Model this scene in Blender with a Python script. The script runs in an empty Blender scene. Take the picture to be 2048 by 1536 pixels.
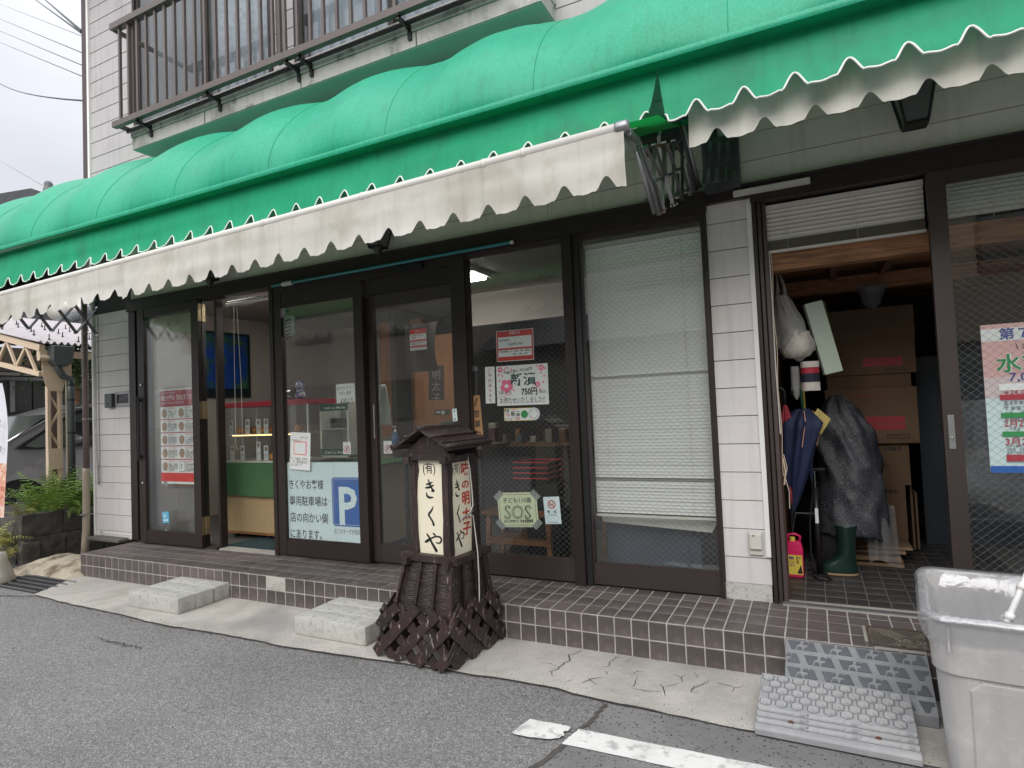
import bpy, bmesh, math, random
from mathutils import Vector, Matrix, noise
random.seed(7)
PI = math.pi
S = bpy.context.scene
COL = S.collection
# ---------------------------------------------------------------- camera
CAM = Vector((6.3955, -3.9613, 1.2235)); YAW, PIT, ROL, FPX = 0.45938, 0.03970, -0.04190, 1212.0
_f = Vector((-math.sin(YAW)*math.cos(PIT), math.cos(YAW)*math.cos(PIT), math.sin(PIT)))
_r = Vector((math.cos(YAW), math.sin(YAW), 0)); _u = _r.cross(_f)
RT = _r*math.cos(ROL)+_u*math.sin(ROL); UP = -_r*math.sin(ROL)+_u*math.cos(ROL)
cd = bpy.data.cameras.new('camera'); cam = bpy.data.objects.new('camera', cd); COL.objects.link(cam)
cd.sensor_width = 36; cd.lens = FPX/2048*36; cd.clip_start = 0.05; cd.clip_end = 600
cam.matrix_world = Matrix(((RT.x, UP.x, -_f.x, CAM.x), (RT.y, UP.y, -_f.y, CAM.y), (RT.z, UP.z, -_f.z, CAM.z), (0, 0, 0, 1)))
S.camera = cam
def W(px, py, ax, v):
    """point of the place on the plane (axis ax = v) that a measured photo position belongs to"""
    d = _f+RT*((px-1024)/FPX)-UP*((py-768)/FPX)
    return CAM+d*((v-CAM[ax])/d[ax])
# ---------------------------------------------------------------- world: overcast sky
w = bpy.data.worlds.new('World'); S.world = w; w.use_nodes = True
nt = w.node_tree; nt.nodes.clear()
def N(t, k, **kw):
    n = t.nodes.new(k)
    for a, b in kw.items(): setattr(n, a, b)
    return n
out = N(nt, 'ShaderNodeOutputWorld'); bg = N(nt, 'ShaderNodeBackground'); bg.inputs[1].default_value = 0.1
sky = N(nt, 'ShaderNodeTexSky'); sky.sky_type = 'NISHITA'; sky.sun_disc = False
SUN_EL, SUN_AZ = math.radians(32), math.radians(172)
sky.sun_elevation = SUN_EL; sky.sun_rotation = SUN_AZ
tc = N(nt, 'ShaderNodeTexCoord'); sep = N(nt, 'ShaderNodeSeparateXYZ'); nt.links.new(tc.outputs['Generated'], sep.inputs[0])
mr = N(nt, 'ShaderNodeMapRange'); pw = N(nt, 'ShaderNodeMath', operation='POWER'); pw.use_clamp = True; nt.links.new(sep.outputs[2], pw.inputs[0]); pw.inputs[1].default_value = 2.6; nt.links.new(pw.outputs[0], mr.inputs[0])
mr.inputs[1].default_value = 0; mr.inputs[2].default_value = 1; mr.inputs[3].default_value = 0.41; mr.inputs[4].default_value = 1.75
nz = N(nt, 'ShaderNodeTexNoise'); nz.inputs['Scale'].default_value = 2.2; nz.inputs['Detail'].default_value = 5; nz.inputs['Roughness'].default_value = .55
mp = N(nt, 'ShaderNodeMapping'); mp.inputs['Scale'].default_value = (1, 1, 3.2); nt.links.new(tc.outputs['Generated'], mp.inputs[0]); nt.links.new(mp.outputs[0], nz.inputs[0])
mr2 = N(nt, 'ShaderNodeMapRange'); nt.links.new(nz.outputs[0], mr2.inputs[0]); mr2.inputs[1].default_value = .3; mr2.inputs[2].default_value = .7; mr2.inputs[3].default_value = .90; mr2.inputs[4].default_value = 1.06
mu = N(nt, 'ShaderNodeMath', operation='MULTIPLY'); nt.links.new(mr.outputs[0], mu.inputs[0]); nt.links.new(mr2.outputs[0], mu.inputs[1])
vm = N(nt, 'ShaderNodeVectorMath', operation='SCALE'); vm.inputs[0].default_value = (9.7, 9.85, 10.45); nt.links.new(mu.outputs[0], vm.inputs['Scale'])
mx = N(nt, 'ShaderNodeMix', data_type='RGBA'); mx.inputs[0].default_value = .93
nt.links.new(sky.outputs[0], mx.inputs[6]); nt.links.new(vm.outputs[0], mx.inputs[7])
nt.links.new(mx.outputs[2], bg.inputs[0]); nt.links.new(bg.outputs[0], out.inputs[0])
ld = bpy.data.lights.new('sun', 'SUN'); ld.energy = 1.5; ld.angle = math.radians(55); ld.color = (1, .97, .93)
sun = bpy.data.objects.new('sun', ld); COL.objects.link(sun)
_sd = Vector((math.sin(SUN_AZ)*math.cos(SUN_EL), math.cos(SUN_AZ)*math.cos(SUN_EL), math.sin(SUN_EL)))
sun.rotation_euler = _sd.to_track_quat('Z', 'Y').to_euler()
S.view_settings.view_transform = 'Standard'; S.view_settings.look = 'None'; S.view_settings.exposure = 0.85; S.view_settings.gamma = 1
S.view_settings.use_curve_mapping = False
S.render.engine = 'CYCLES'
S.cycles.max_bounces = 10; S.cycles.diffuse_bounces = 5; S.cycles.glossy_bounces = 4; S.cycles.transmission_bounces = 6; S.cycles.transparent_max_bounces = 16
S.cycles.sample_clamp_indirect = 6; S.cycles.use_denoising = True
# ---------------------------------------------------------------- materials
def M(name, col, rough=.6, var=.12, vs=6, bump=0., bs=60, metal=0, col2=None, c2s=(.5, .65), c2scale=3, stretch=(1, 1, 1), spec=.5, emit=0, streak=0, speck=None, alpha=None, sheen=0, coat=0, edge=None, trans=0, fade=None):
    m = bpy.data.materials.new(name); m.use_nodes = True; t = m.node_tree; L = t.links.new
    b = t.nodes['Principled BSDF']; b.inputs['Roughness'].default_value = rough; b.inputs['Metallic'].default_value = metal
    b.inputs['Specular IOR Level'].default_value = spec; b.inputs['Coat Weight'].default_value = coat; b.inputs['Coat Roughness'].default_value = .15
    tcn = N(t, 'ShaderNodeTexCoord'); mpn = N(t, 'ShaderNodeMapping'); mpn.inputs['Scale'].default_value = stretch; L(tcn.outputs['Object'], mpn.inputs[0])
    c = N(t, 'ShaderNodeRGB'); c.outputs[0].default_value = (*col, 1); cur = c.outputs[0]
    if col2:
        n2 = N(t, 'ShaderNodeTexNoise'); n2.inputs['Scale'].default_value = c2scale; n2.inputs['Detail'].default_value = 6; n2.inputs['Roughness'].default_value = .62; L(mpn.outputs[0], n2.inputs[0])
        r = N(t, 'ShaderNodeMapRange'); r.inputs[1].default_value, r.inputs[2].default_value = c2s; L(n2.outputs[0], r.inputs[0])
        x = N(t, 'ShaderNodeMix', data_type='RGBA'); L(r.outputs[0], x.inputs[0]); L(cur, x.inputs[6]); x.inputs[7].default_value = (*col2, 1); cur = x.outputs[2]
    if fade:  # (colour, scale, lo, hi): broad faded or stained areas
        nf = N(t, 'ShaderNodeTexNoise'); nf.inputs['Scale'].default_value = fade[1]; nf.inputs['Detail'].default_value = 5; nf.inputs['Distortion'].default_value = .6; L(tcn.outputs['Object'], nf.inputs[0])
        r = N(t, 'ShaderNodeMapRange'); r.inputs[1].default_value, r.inputs[2].default_value = fade[2], fade[3]; r.inputs[4].default_value = .75; L(nf.outputs[0], r.inputs[0])
        x = N(t, 'ShaderNodeMix', data_type='RGBA'); L(r.outputs[0], x.inputs[0]); L(cur, x.inputs[6]); x.inputs[7].default_value = (*fade[0], 1); cur = x.outputs[2]
    if speck:  # (colour, scale, lo, hi): small grains
        n3 = N(t, 'ShaderNodeTexVoronoi'); n3.inputs['Scale'].default_value = speck[1]; L(tcn.outputs['Object'], n3.inputs[0])
        sp = N(t, 'ShaderNodeSeparateColor'); L(n3.outputs['Color'], sp.inputs[0])
        r = N(t, 'ShaderNodeMapRange'); r.inputs[1].default_value, r.inputs[2].default_value = speck[2], speck[3]; L(sp.outputs[0], r.inputs[0])
        x = N(t, 'ShaderNodeMix', data_type='RGBA'); L(r.outputs[0], x.inputs[0]); L(cur, x.inputs[6]); x.inputs[7].default_value = (*speck[0], 1); cur = x.outputs[2]
    if edge:  # thin worn scratches along the grain: (colour, lo, hi)
        me_ = N(t, 'ShaderNodeMapping'); me_.inputs['Scale'].default_value = (38, 38, 9); me_.inputs['Rotation'].default_value = (0, .8, 0); L(tcn.outputs['Object'], me_.inputs[0])
        ne = N(t, 'ShaderNodeTexNoise'); ne.inputs['Scale'].default_value = 1.6; ne.inputs['Detail'].default_value = 6; ne.inputs['Roughness'].default_value = .7; L(me_.outputs[0], ne.inputs[0])
        r = N(t, 'ShaderNodeMapRange'); r.inputs[1].default_value, r.inputs[2].default_value = edge[1]-.02, edge[1]+.03; L(ne.outputs[0], r.inputs[0])
        x = N(t, 'ShaderNodeMix', data_type='RGBA'); L(r.outputs[0], x.inputs[0]); L(cur, x.inputs[6]); x.inputs[7].default_value = (*edge[0], 1); cur = x.outputs[2]
    if streak:
        ms = N(t, 'ShaderNodeMapping'); ms.inputs['Scale'].default_value = (14, 14, .8); L(tcn.outputs['Object'], ms.inputs[0])
        n4 = N(t, 'ShaderNodeTexNoise'); n4.inputs['Scale'].default_value = 1.6; n4.inputs['Detail'].default_value = 5; L(ms.outputs[0], n4.inputs[0])
        r = N(t, 'ShaderNodeMapRange'); r.inputs[1].default_value = .5; r.inputs[2].default_value = .78; r.inputs[3].default_value = 1; r.inputs[4].default_value = 1-streak; L(n4.outputs[0], r.inputs[0])
        h = N(t, 'ShaderNodeVectorMath', operation='SCALE'); L(cur, h.inputs[0]); L(r.outputs[0], h.inputs['Scale']); cur = h.outputs[0]
    if var:
        n1 = N(t, 'ShaderNodeTexNoise'); n1.inputs['Scale'].default_value = vs; n1.inputs['Detail'].default_value = 7; n1.inputs['Roughness'].default_value = .6; L(mpn.outputs[0], n1.inputs[0])
        r = N(t, 'ShaderNodeMapRange'); r.inputs[1].default_value = .25; r.inputs[2].default_value = .75; r.inputs[3].default_value = 1-var; r.inputs[4].default_value = 1+var; L(n1.outputs[0], r.inputs[0])
        oi = N(t, 'ShaderNodeObjectInfo'); r2 = N(t, 'ShaderNodeMapRange'); r2.inputs[3].default_value = 1-var*.5; r2.inputs[4].default_value = 1+var*.5; L(oi.outputs['Random'], r2.inputs[0])
        mm = N(t, 'ShaderNodeMath', operation='MULTIPLY'); L(r.outputs[0], mm.inputs[0]); L(r2.outputs[0], mm.inputs[1])
        h = N(t, 'ShaderNodeVectorMath', operation='SCALE'); L(cur, h.inputs[0]); L(mm.outputs[0], h.inputs['Scale']); cur = h.outputs[0]
    L(cur, b.inputs['Base Color'])
    if bump:
        n5 = N(t, 'ShaderNodeTexNoise'); n5.inputs['Scale'].default_value = bs; n5.inputs['Detail'].default_value = 4; L(mpn.outputs[0], n5.inputs[0])
        bp = N(t, 'ShaderNodeBump'); bp.inputs['Distance'].default_value = .01; bp.inputs['Strength'].default_value = bump; L(n5.outputs[0], bp.inputs['Height']); L(bp.outputs[0], b.inputs['Normal'])
    if emit: b.inputs['Emission Strength'].default_value = emit; L(cur, b.inputs['Emission Color'])
    if alpha is not None: b.inputs['Alpha'].default_value = alpha
    if trans:  # thin cloth that lets light through
        tl = N(t, 'ShaderNodeBsdfTranslucent'); L(cur, tl.inputs[0]); ms_ = N(t, 'ShaderNodeMixShader'); ms_.inputs[0].default_value = trans
        L(b.outputs[0], ms_.inputs[1]); L(tl.outputs[0], ms_.inputs[2]); L(ms_.outputs[0], t.nodes['Material Output'].inputs[0])
    m.diffuse_color = (*col, 1)
    return m
def glass_mat(name, tint=(.975, .985, .98), wire=True, refl=1.0, period=.036, wcol=(.18, .19, .20), wwid=.024, haze=0.0):
    m = bpy.data.materials.new(name); m.use_nodes = True; t = m.node_tree; L = t.links.new; t.nodes.clear()
    o = N(t, 'ShaderNodeOutputMaterial'); tr = N(t, 'ShaderNodeBsdfTransparent'); tr.inputs[0].default_value = (*tint, 1)
    gl = N(t, 'ShaderNodeBsdfGlossy'); gl.inputs['Roughness'].default_value = .006; gl.inputs[0].default_value = (refl, refl, refl, 1)
    fr = N(t, 'ShaderNodeFresnel'); geo = N(t, 'ShaderNodeNewGeometry'); io = N(t, 'ShaderNodeMapRange'); L(geo.outputs['Backfacing'], io.inputs[0])
    io.inputs[3].default_value = 1.5; io.inputs[4].default_value = 1/1.5; L(io.outputs[0], fr.inputs[0])
    # faint waviness of the pane
    tcn = N(t, 'ShaderNodeTexCoord'); nz = N(t, 'ShaderNodeTexNoise'); nz.inputs['Scale'].default_value = 2.3; L(tcn.outputs['Object'], nz.inputs[0])
    bp = N(t, 'ShaderNodeBump'); bp.inputs['Strength'].default_value = .18; bp.inputs['Distance'].default_value = .004; L(nz.outputs[0], bp.inputs['Height']); L(bp.outputs[0], gl.inputs['Normal'])
    mx = N(t, 'ShaderNodeMixShader'); L(fr.outputs[0], mx.inputs[0]); L(tr.outputs[0], mx.inputs[1]); L(gl.outputs[0], mx.inputs[2]); cur = mx.outputs[0]
    df = N(t, 'ShaderNodeBsdfDiffuse'); df.inputs[0].default_value = (*wcol, 1)
    # thin film of dust
    nd = N(t, 'ShaderNodeTexNoise'); nd.inputs['Scale'].default_value = 3.1; nd.inputs['Detail'].default_value = 6; L(tcn.outputs['Object'], nd.inputs[0])
    rd = N(t, 'ShaderNodeMapRange'); rd.inputs[1].default_value = .35; rd.inputs[2].default_value = .8; rd.inputs[3].default_value = haze*.3; rd.inputs[4].default_value = haze+.012; L(nd.outputs[0], rd.inputs[0])
    d2 = N(t, 'ShaderNodeBsdfDiffuse'); d2.inputs[0].default_value = (.5, .5, .5, 1)
    mxd = N(t, 'ShaderNodeMixShader'); L(rd.outputs[0], mxd.inputs[0]); L(cur, mxd.inputs[1]); L(d2.outputs[0], mxd.inputs[2]); cur = mxd.outputs[0]
    if wire:
        sp = N(t, 'ShaderNodeSeparateXYZ'); L(tcn.outputs['Object'], sp.inputs[0]); outs = []
        for sg in (1, -1):
            a = N(t, 'ShaderNodeMath', operation='MULTIPLY_ADD'); a.inputs[1].default_value = sg*1.15; L(sp.outputs[2], a.inputs[0]); L(sp.outputs[0], a.inputs[2])
            dv = N(t, 'ShaderNodeMath', operation='DIVIDE'); L(a.outputs[0], dv.inputs[0]); dv.inputs[1].default_value = period
            fc = N(t, 'ShaderNodeMath', operation='FRACT'); L(dv.outputs[0], fc.inputs[0])
            lt = N(t, 'ShaderNodeMath', operation='LESS_THAN'); L(fc.outputs[0], lt.inputs[0]); lt.inputs[1].default_value = wwid; outs.append(lt.outputs[0])
        ma = N(t, 'ShaderNodeMath', operation='MAXIMUM'); L(outs[0], ma.inputs[0]); L(outs[1], ma.inputs[1])
        m2 = N(t, 'ShaderNodeMixShader'); L(ma.outputs[0], m2.inputs[0]); L(cur, m2.inputs[1]); L(df.outputs[0], m2.inputs[2]); cur = m2.outputs[0]
    L(cur, o.inputs[0]); return m
mt = {}
mt['asphalt'] = M('asphalt', (.262, .255, .247), .88, .16, .9, 1.0, 260, col2=(.185, .18, .175), c2s=(.40, .62), c2scale=40, speck=((.52, .51, .50), 210, .62, 1.0), fade=((.19, .185, .18), 1.1, .50, .72))
mt['patch'] = M('asphalt_patch', (.205, .202, .20), .9, .12, 2.5, .8, 200, col2=(.26, .255, .25), c2scale=2, speck=((.06, .06, .06), 125, .90, .97))
mt['concrete'] = M('concrete', (.46, .435, .395), .85, .14, 1.8, .4, 80, col2=(.33, .31, .28), c2s=(.42, .70), c2scale=3.4, speck=((.26, .24, .22), 220, .88, 1), fade=((.27, .26, .25), 1.5, .52, .66))
mt['concrete_light'] = M('pale_concrete', (.50, .49, .455), .85, .10, 5, .6, 60, col2=(.33, .325, .30), c2s=(.52, .66), c2scale=28, fade=((.36, .35, .32), 5, .55, .7))
mt['grout'] = M('grout', (.43, .40, .365), .9, .25, 9, .3, 120, col2=(.36, .33, .30), c2s=(.5, .7), c2scale=5)
mt['tile'] = M('brown_tile', (.092, .076, .071), .42, .34, 5, .25, 140, col2=(.13, .11, .105), c2s=(.5, .8), c2scale=7, speck=((.2, .16, .14), 420, .9, 1))
mt['tile_dusty'] = M('dusty_tile', (.13, .105, .10), .6, .22, 5, .2, 140, col2=(.075, .058, .054), c2s=(.5, .75), c2scale=6, speck=((.2, .17, .15), 400, .9, 1))
mt['tile_dark'] = M('dark_floor_tile', (.05, .046, .045), .5, .25, 4, .15, 120, col2=(.08, .075, .07), c2s=(.5, .8), c2scale=4)
mt['siding'] = M('painted_siding', (.66, .63, .62), .6, .06, 2, .12, 70, streak=.14, col2=(.60, .555, .52), c2s=(.55, .78), c2scale=2)
mt['siding_up'] = M('darkened_upper_siding', (.44, .415, .42), .65, .07, 2, .12, 70, streak=.16, col2=(.36, .34, .34), c2s=(.55, .75), c2scale=2.5)  # same boards as below, base colour darkened to offset the stronger light up there
mt['fascia'] = M('beige_fascia', (.72, .69, .61), .65, .07, 2.5, .1, 80, streak=.12, col2=(.60, .57, .49), c2s=(.55, .78), c2scale=2.2)
mt['seam'] = M('dark_seam', (.05, .045, .045), .8, .1)
mt['balcony'] = M('weathered_balcony_board', (.50, .48, .45), .8, .1, 4, .2, 60, col2=(.17, .165, .155), c2s=(.56, .70), c2scale=8, streak=.3, fade=((.25, .24, .22), 3, .52, .66))
mt['soffit'] = M('grey_soffit', (.42, .43, .42), .75, .08, 3)
mt['bronze'] = M('dark_bronze_aluminium', (.028, .0195, .0175), .42, .12, 8, .04, 200, spec=.35)
mt['bronze2'] = M('brown_bronze_aluminium', (.040, .028, .026), .45, .1, 8, .04, 200)
mt['rail'] = M('bronze_railing', (.115, .092, .085), .4, .1, 8)
mt['black'] = M('black_metal', (.012, .012, .013), .4, .1)
mt['rubber'] = M('black_rubber', (.015, .015, .016), .7, .1)
mt['white'] = M('white_paint', (.75, .74, .72), .5, .05, 5)
mt['offwhite'] = M('aged_white_plastic', (.60, .58, .53), .5, .08, 5)
mt['paint'] = M('road_paint', (.72, .71, .68), .75, .06, 14, .25, 150, col2=(.42, .41, .40), c2s=(.55, .66), c2scale=16, fade=((.50, .49, .47), 4, .52, .66))
mt['steel'] = M('worn_steel', (.33, .33, .34), .42, .18, 12, .05, 100, metal=.8)
mt['dsteel'] = M('dull_dark_steel', (.10, .10, .105), .5, .2, 10, .05, 100, metal=.5)
mt['rust'] = M('rusty_bolt', (.13, .05, .03), .8, .2, 30)
mt['brass'] = M('aged_brass', (.36, .29, .17), .4, .15, 20, metal=.7)
mt['valance'] = M('white_valance_cloth', (.80, .775, .71), .8, .05, 3, .1, 50, streak=.16, col2=(.60, .55, .45), c2s=(.58, .80), c2scale=3.5, trans=.34, fade=((.62, .58, .49), 2.2, .52, .68))
mt['tube'] = M('white_roller_tube', (.66, .64, .59), .45, .06, 6, col2=(.45, .42, .36), c2s=(.62, .75), c2scale=6)
mt['trim'] = M('white_piping', (.85, .85, .82), .7, .03)
mt['fern'] = M('fern_leaf', (.17, .29, .045), .55, .3, 6)
mt['fern2'] = M('fern_leaf_yellow', (.32, .31, .08), .6, .3, 6)
mt['cream'] = M('cream_painted_steel', (.60, .47, .34), .55, .06, 5, .05, 60, col2=(.3, .2, .13), c2s=(.70, .76), c2scale=8)
mt['greenpipe'] = M('dark_grey_green_pipe', (.055, .068, .066), .4, .08, 6)
mt['brownpipe'] = M('faded_brown_pipe', (.17, .125, .12), .5, .12, 3, col2=(.24, .19, .18), c2s=(.5, .7), c2scale=2)
mt['beigepipe'] = M('beige_pipe', (.42, .35, .27), .55, .1, 3)
mt['darkbrown'] = M('dark_brown_trim', (.065, .045, .043), .5, .1, 5)
mt['block'] = M('mossy_block', (.105, .098, .088), .9, .3, 5, .5, 60, col2=(.05, .047, .04), c2s=(.45, .65), c2scale=6)
mt['mortar'] = M('rough_cement', (.42, .37, .28), .9, .25, 6, .6, 40, col2=(.15, .11, .08), c2s=(.5, .66), c2scale=5)
mt['grout_dark'] = M('grey_floor_joint', (.17, .165, .155), .9, .2, 9)
mt['roofsheet'] = M('corrugated_sheet', (.42, .39, .40), .8, .08, 20, .3, 120, col2=(.30, .28, .28), c2s=(.5, .75), c2scale=14)
mt['rooftile'] = M('grey_roof_tile', (.105, .11, .115), .5, .2, 8, .1, 60)
mt['carpaint'] = M('dark_grey_car_paint', (.36, .355, .36), .3, .04, 5, metal=.35, coat=.6)
mt['chrome'] = M('bright_metal', (.62, .62, .63), .18, .05, metal=.95)
mt['carglass'] = M('tinted_car_glass', (.09, .11, .10), .05, .05, spec=.9)
mt['alloy'] = M('grey_alloy', (.22, .22, .225), .35, .08, metal=.7)
mt['wood_dark'] = None
mt['housewall'] = M('cream_house_wall', (.50, .43, .33), .85, .06, 3)
mt['shutter'] = M('grey_shutter_board', (.14, .14, .135), .8, .2, 5, .2, 60, stretch=(1, 8, 1))
mt['leaf'] = M('hedge_leaf', (.05, .12, .02), .6, .3, 9)
mt['paper'] = M('white_paper', (.78, .80, .79), .7, .03, 4)
mt['bluepaper'] = M('pale_blue_paper', (.66, .79, .80), .7, .03, 4)
mt['ink'] = M('black_ink', (.015, .015, .017), .6, 0)
mt['red'] = M('red_print', (.55, .035, .03), .55, .03)
mt['crimson'] = M('crimson_print', (.42, .03, .05), .5, .03)
mt['pink'] = M('pink_print', (.85, .16, .30), .6, .03)
mt['palepink'] = M('pale_pink_print', (.72, .44, .42), .6, .05)
mt['blue'] = M('blue_print', (.012, .11, .42), .5, .03)
mt['navyink'] = M('navy_ink', (.04, .07, .30), .5, 0)
mt['greenink'] = M('green_ink', (.03, .28, .08), .55, .03)
mt['dkgreenink'] = M('dark_green_ink', (.01, .06, .045), .55, .03)
mt['yellow'] = M('yellow_print', (.80, .62, .10), .55, .05)
mt['orange'] = M('orange_print', (.80, .22, .05), .55, .05)
mt['greyink'] = M('grey_ink', (.25, .25, .26), .6, 0)
mt['brownprint'] = M('brown_food_print', (.34, .23, .16), .6, .35, 40)
mt['tape'] = M('clear_tape', (.42, .44, .43), .35, .05, alpha=.55)
mt['cardboard'] = M('cardboard', (.175, .108, .064), .85, .06, 4, .05, 90)
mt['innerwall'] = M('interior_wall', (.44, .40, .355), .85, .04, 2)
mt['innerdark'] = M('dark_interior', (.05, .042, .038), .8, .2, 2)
mt['ceiling'] = M('interior_ceiling', (.36, .34, .31), .85, .06, 3)
mt['floor_in'] = M('interior_floor', (.10, .095, .09), .5, .1, 3)
mt['glass'] = glass_mat('plain_glass', wire=False)
mt['wired'] = glass_mat('wired_glass')
mt['wired2'] = glass_mat('wired_glass_wide', period=.046, wcol=(.22, .23, .24), wwid=.019)
mt['upglass'] = glass_mat('upper_window_glass', wire=False, tint=(.75, .78, .8), haze=.12)
mt['acrylic'] = glass_mat('acrylic_sheet', wire=False, tint=(.93, .95, .95), refl=.8)
# ---------------------------------------------------------------- mesh builder
class MB:
    def __init__(s): s.v = []; s.f = []
    def add(s, V, F):
        o = len(s.v); s.v += [Vector(p) for p in V]; s.f += [tuple(i+o for i in f) for f in F]; return s
    def box(s, a, b, rot=None):
        (x0, y0, z0), (x1, y1, z1) = a, b
        V = [Vector(p) for p in ((x0, y0, z0), (x1, y0, z0), (x1, y1, z0), (x0, y1, z0), (x0, y0, z1), (x1, y0, z1), (x1, y1, z1), (x0, y1, z1))]
        if rot is not None: V = [rot @ p for p in V]
        return s.add(V, [(0, 3, 2, 1), (4, 5, 6, 7), (0, 1, 5, 4), (1, 2, 6, 5), (2, 3, 7, 6), (3, 0, 4, 7)])
    def cbox(s, a, b, c=.01, rot=None):
        """box with chamfered vertical and top edges"""
        bm = bmesh.new(); (x0, y0, z0), (x1, y1, z1) = a, b
        bmesh.ops.create_cube(bm, size=1)
        for v in bm.verts: v.co = Vector(((x0+x1)/2+v.co.x*(x1-x0), (y0+y1)/2+v.co.y*(y1-y0), (z0+z1)/2+v.co.z*(z1-z0)))
        bmesh.ops.bevel(bm, geom=list(bm.edges), offset=c, segments=2, affect='EDGES', profile=.6)
        bm.verts.ensure_lookup_table(); bm.verts.index_update()
        V = [v.co.copy() for v in bm.verts]; F = [tuple(v.index for v in f.verts) for f in bm.faces]; bm.free()
        if rot is not None: V = [rot @ p for p in V]
        return s.add(V, F)
    def bar(s, p, q, wd, th, up=(0, 0, 1)):
        p, q = Vector(p), Vector(q); d = (q-p).normalized(); u = Vector(up)
        if abs(d.dot(u)) > .99: u = Vector((1, 0, 0))
        sd = d.cross(u).normalized()*wd/2; uu = sd.cross(d).normalized()*th/2
        V = [p-sd-uu, p+sd-uu, p+sd+uu, p-sd+uu, q-sd-uu, q+sd-uu, q+sd+uu, q-sd+uu]
        return s.add(V, [(0, 1, 2, 3), (7, 6, 5, 4), (0, 4, 5, 1), (1, 5, 6, 2), (2, 6, 7, 3), (3, 7, 4, 0)])
    def tube(s, pts, r, n=8, caps=True):
        pts = [Vector(p) for p in pts]; rr = r if isinstance(r, (list, tuple)) else [r]*len(pts)
        V = []; F = []; pu = None
        for i, p in enumerate(pts):
            d = ((pts[min(i+1, len(pts)-1)]-pts[max(i-1, 0)])).normalized()
            u = pu if pu is not None else (Vector((0, 0, 1)) if abs(d.z) < .9 else Vector((1, 0, 0)))
            a = d.cross(u).normalized(); b = a.cross(d).normalized(); pu = b
            for k in range(n): t = 2*PI*k/n; V.append(p+(a*math.cos(t)+b*math.sin(t))*rr[i])
        for i in range(len(pts)-1):
            for k in range(n): F.append((i*n+k, i*n+(k+1) % n, (i+1)*n+(k+1) % n, (i+1)*n+k))
        if caps: F.append(tuple(range(n-1, -1, -1))); F.append(tuple((len(pts)-1)*n+k for k in range(n)))
        return s.add(V, F)
    def lathe(s, prof, c=(0, 0, 0), n=20, ax=2):
        V = []; F = []
        for (r, h) in prof:
            for k in range(n):
                t = 2*PI*k/n; q = [r*math.cos(t), r*math.sin(t), h]
                if ax == 0: q = [h, q[0], q[1]]
                if ax == 1: q = [q[0], h, q[1]]
                V.append(Vector(c)+Vector(q))
        m = len(prof)
        for i in range(m-1):
            for k in range(n): F.append((i*n+k, i*n+(k+1) % n, (i+1)*n+(k+1) % n, (i+1)*n+k))
        F.append(tuple(range(n-1, -1, -1))); F.append(tuple((m-1)*n+k for k in range(n)))
        return s.add(V, F)
    def prism(s, poly, vec):
        """poly: list of 3D points in a plane, extruded by vec"""
        n = len(poly); P = [Vector(p) for p in poly]; vec = Vector(vec)
        return s.add(P+[p+vec for p in P], [tuple(range(n-1, -1, -1)), tuple(range(n, 2*n))]+[(i, (i+1) % n, n+(i+1) % n, n+i) for i in range(n)])
    def grid(s, fn, nu, nv, thick=None):
        V = [Vector(fn(i/nu, j/nv)) for i in range(nu+1) for j in range(nv+1)]
        F = [(i*(nv+1)+j, (i+1)*(nv+1)+j, (i+1)*(nv+1)+j+1, i*(nv+1)+j+1) for i in range(nu) for j in range(nv)]
        return s.add(V, F)
    def build(s, name, mat, parent=None, smooth=False, local=False, recalc=True, solid=0, bevel=0):
        off = Vector((0, 0, 0)); q = parent
        while q is not None: off += q.location if not q.get('_local') else Vector((0, 0, 0)); q = q.parent
        me = bpy.data.meshes.new(name)
        me.from_pydata([tuple(p if local else p-off) for p in s.v], [], s.f)
        if recalc or solid or bevel:
            bm = bmesh.new(); bm.from_mesh(me)
            if recalc: bmesh.ops.recalc_face_normals(bm, faces=bm.faces)
            if bevel: bmesh.ops.bevel(bm, geom=list(bm.edges), offset=bevel, segments=1, affect='EDGES')
            if solid: bmesh.ops.solidify(bm, geom=list(bm.faces), thickness=solid)
            bm.to_mesh(me); bm.free()
        if smooth: me.polygons.foreach_set('use_smooth', [True]*len(me.polygons))
        me.materials.append(mt[mat] if isinstance(mat, str) else mat)
        o = bpy.data.objects.new(name, me); COL.objects.link(o)
        if parent is not None: o.parent = parent
        return o
def tag(o, label=None, cat=None, group=None, kind=None):
    if label: o['label'] = label
    if cat: o['category'] = cat
    if group: o['group'] = group
    if kind: o['kind'] = kind
    return o
def thing(name, label, cat, loc=(0, 0, 0), rz=0, group=None, kind=None):
    o = bpy.data.objects.new(name, None); COL.objects.link(o); o.empty_display_size = .1
    o.location = loc; o.rotation_euler = (0, 0, rz)
    return tag(o, label, cat, group, kind)
def box(name, a, b, mat, parent=None, bevel=0, **k): return MB().box(a, b).build(name, mat, parent, bevel=bevel, **k)
def inst(src, name, loc, parent, rot=None, mat=None):
    o = src.copy(); o.name = name; COL.objects.link(o); o.parent = parent; o.location = loc
    if rot: o.rotation_euler = rot
    return o
def copy_tree(o, parent=None):
    c = o.copy(); COL.objects.link(c); c.parent = parent
    for ch in list(o.children): copy_tree(ch, c)
    return c
def smooth_by(o, a=35):
    me = o.data; me.polygons.foreach_set('use_smooth', [True]*len(me.polygons))
    bm = bmesh.new(); bm.from_mesh(me)
    for e in bm.edges:
        if len(e.link_faces) == 2 and e.calc_face_angle(0) > math.radians(a): e.smooth = False
    bm.to_mesh(me); bm.free(); return o
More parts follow.
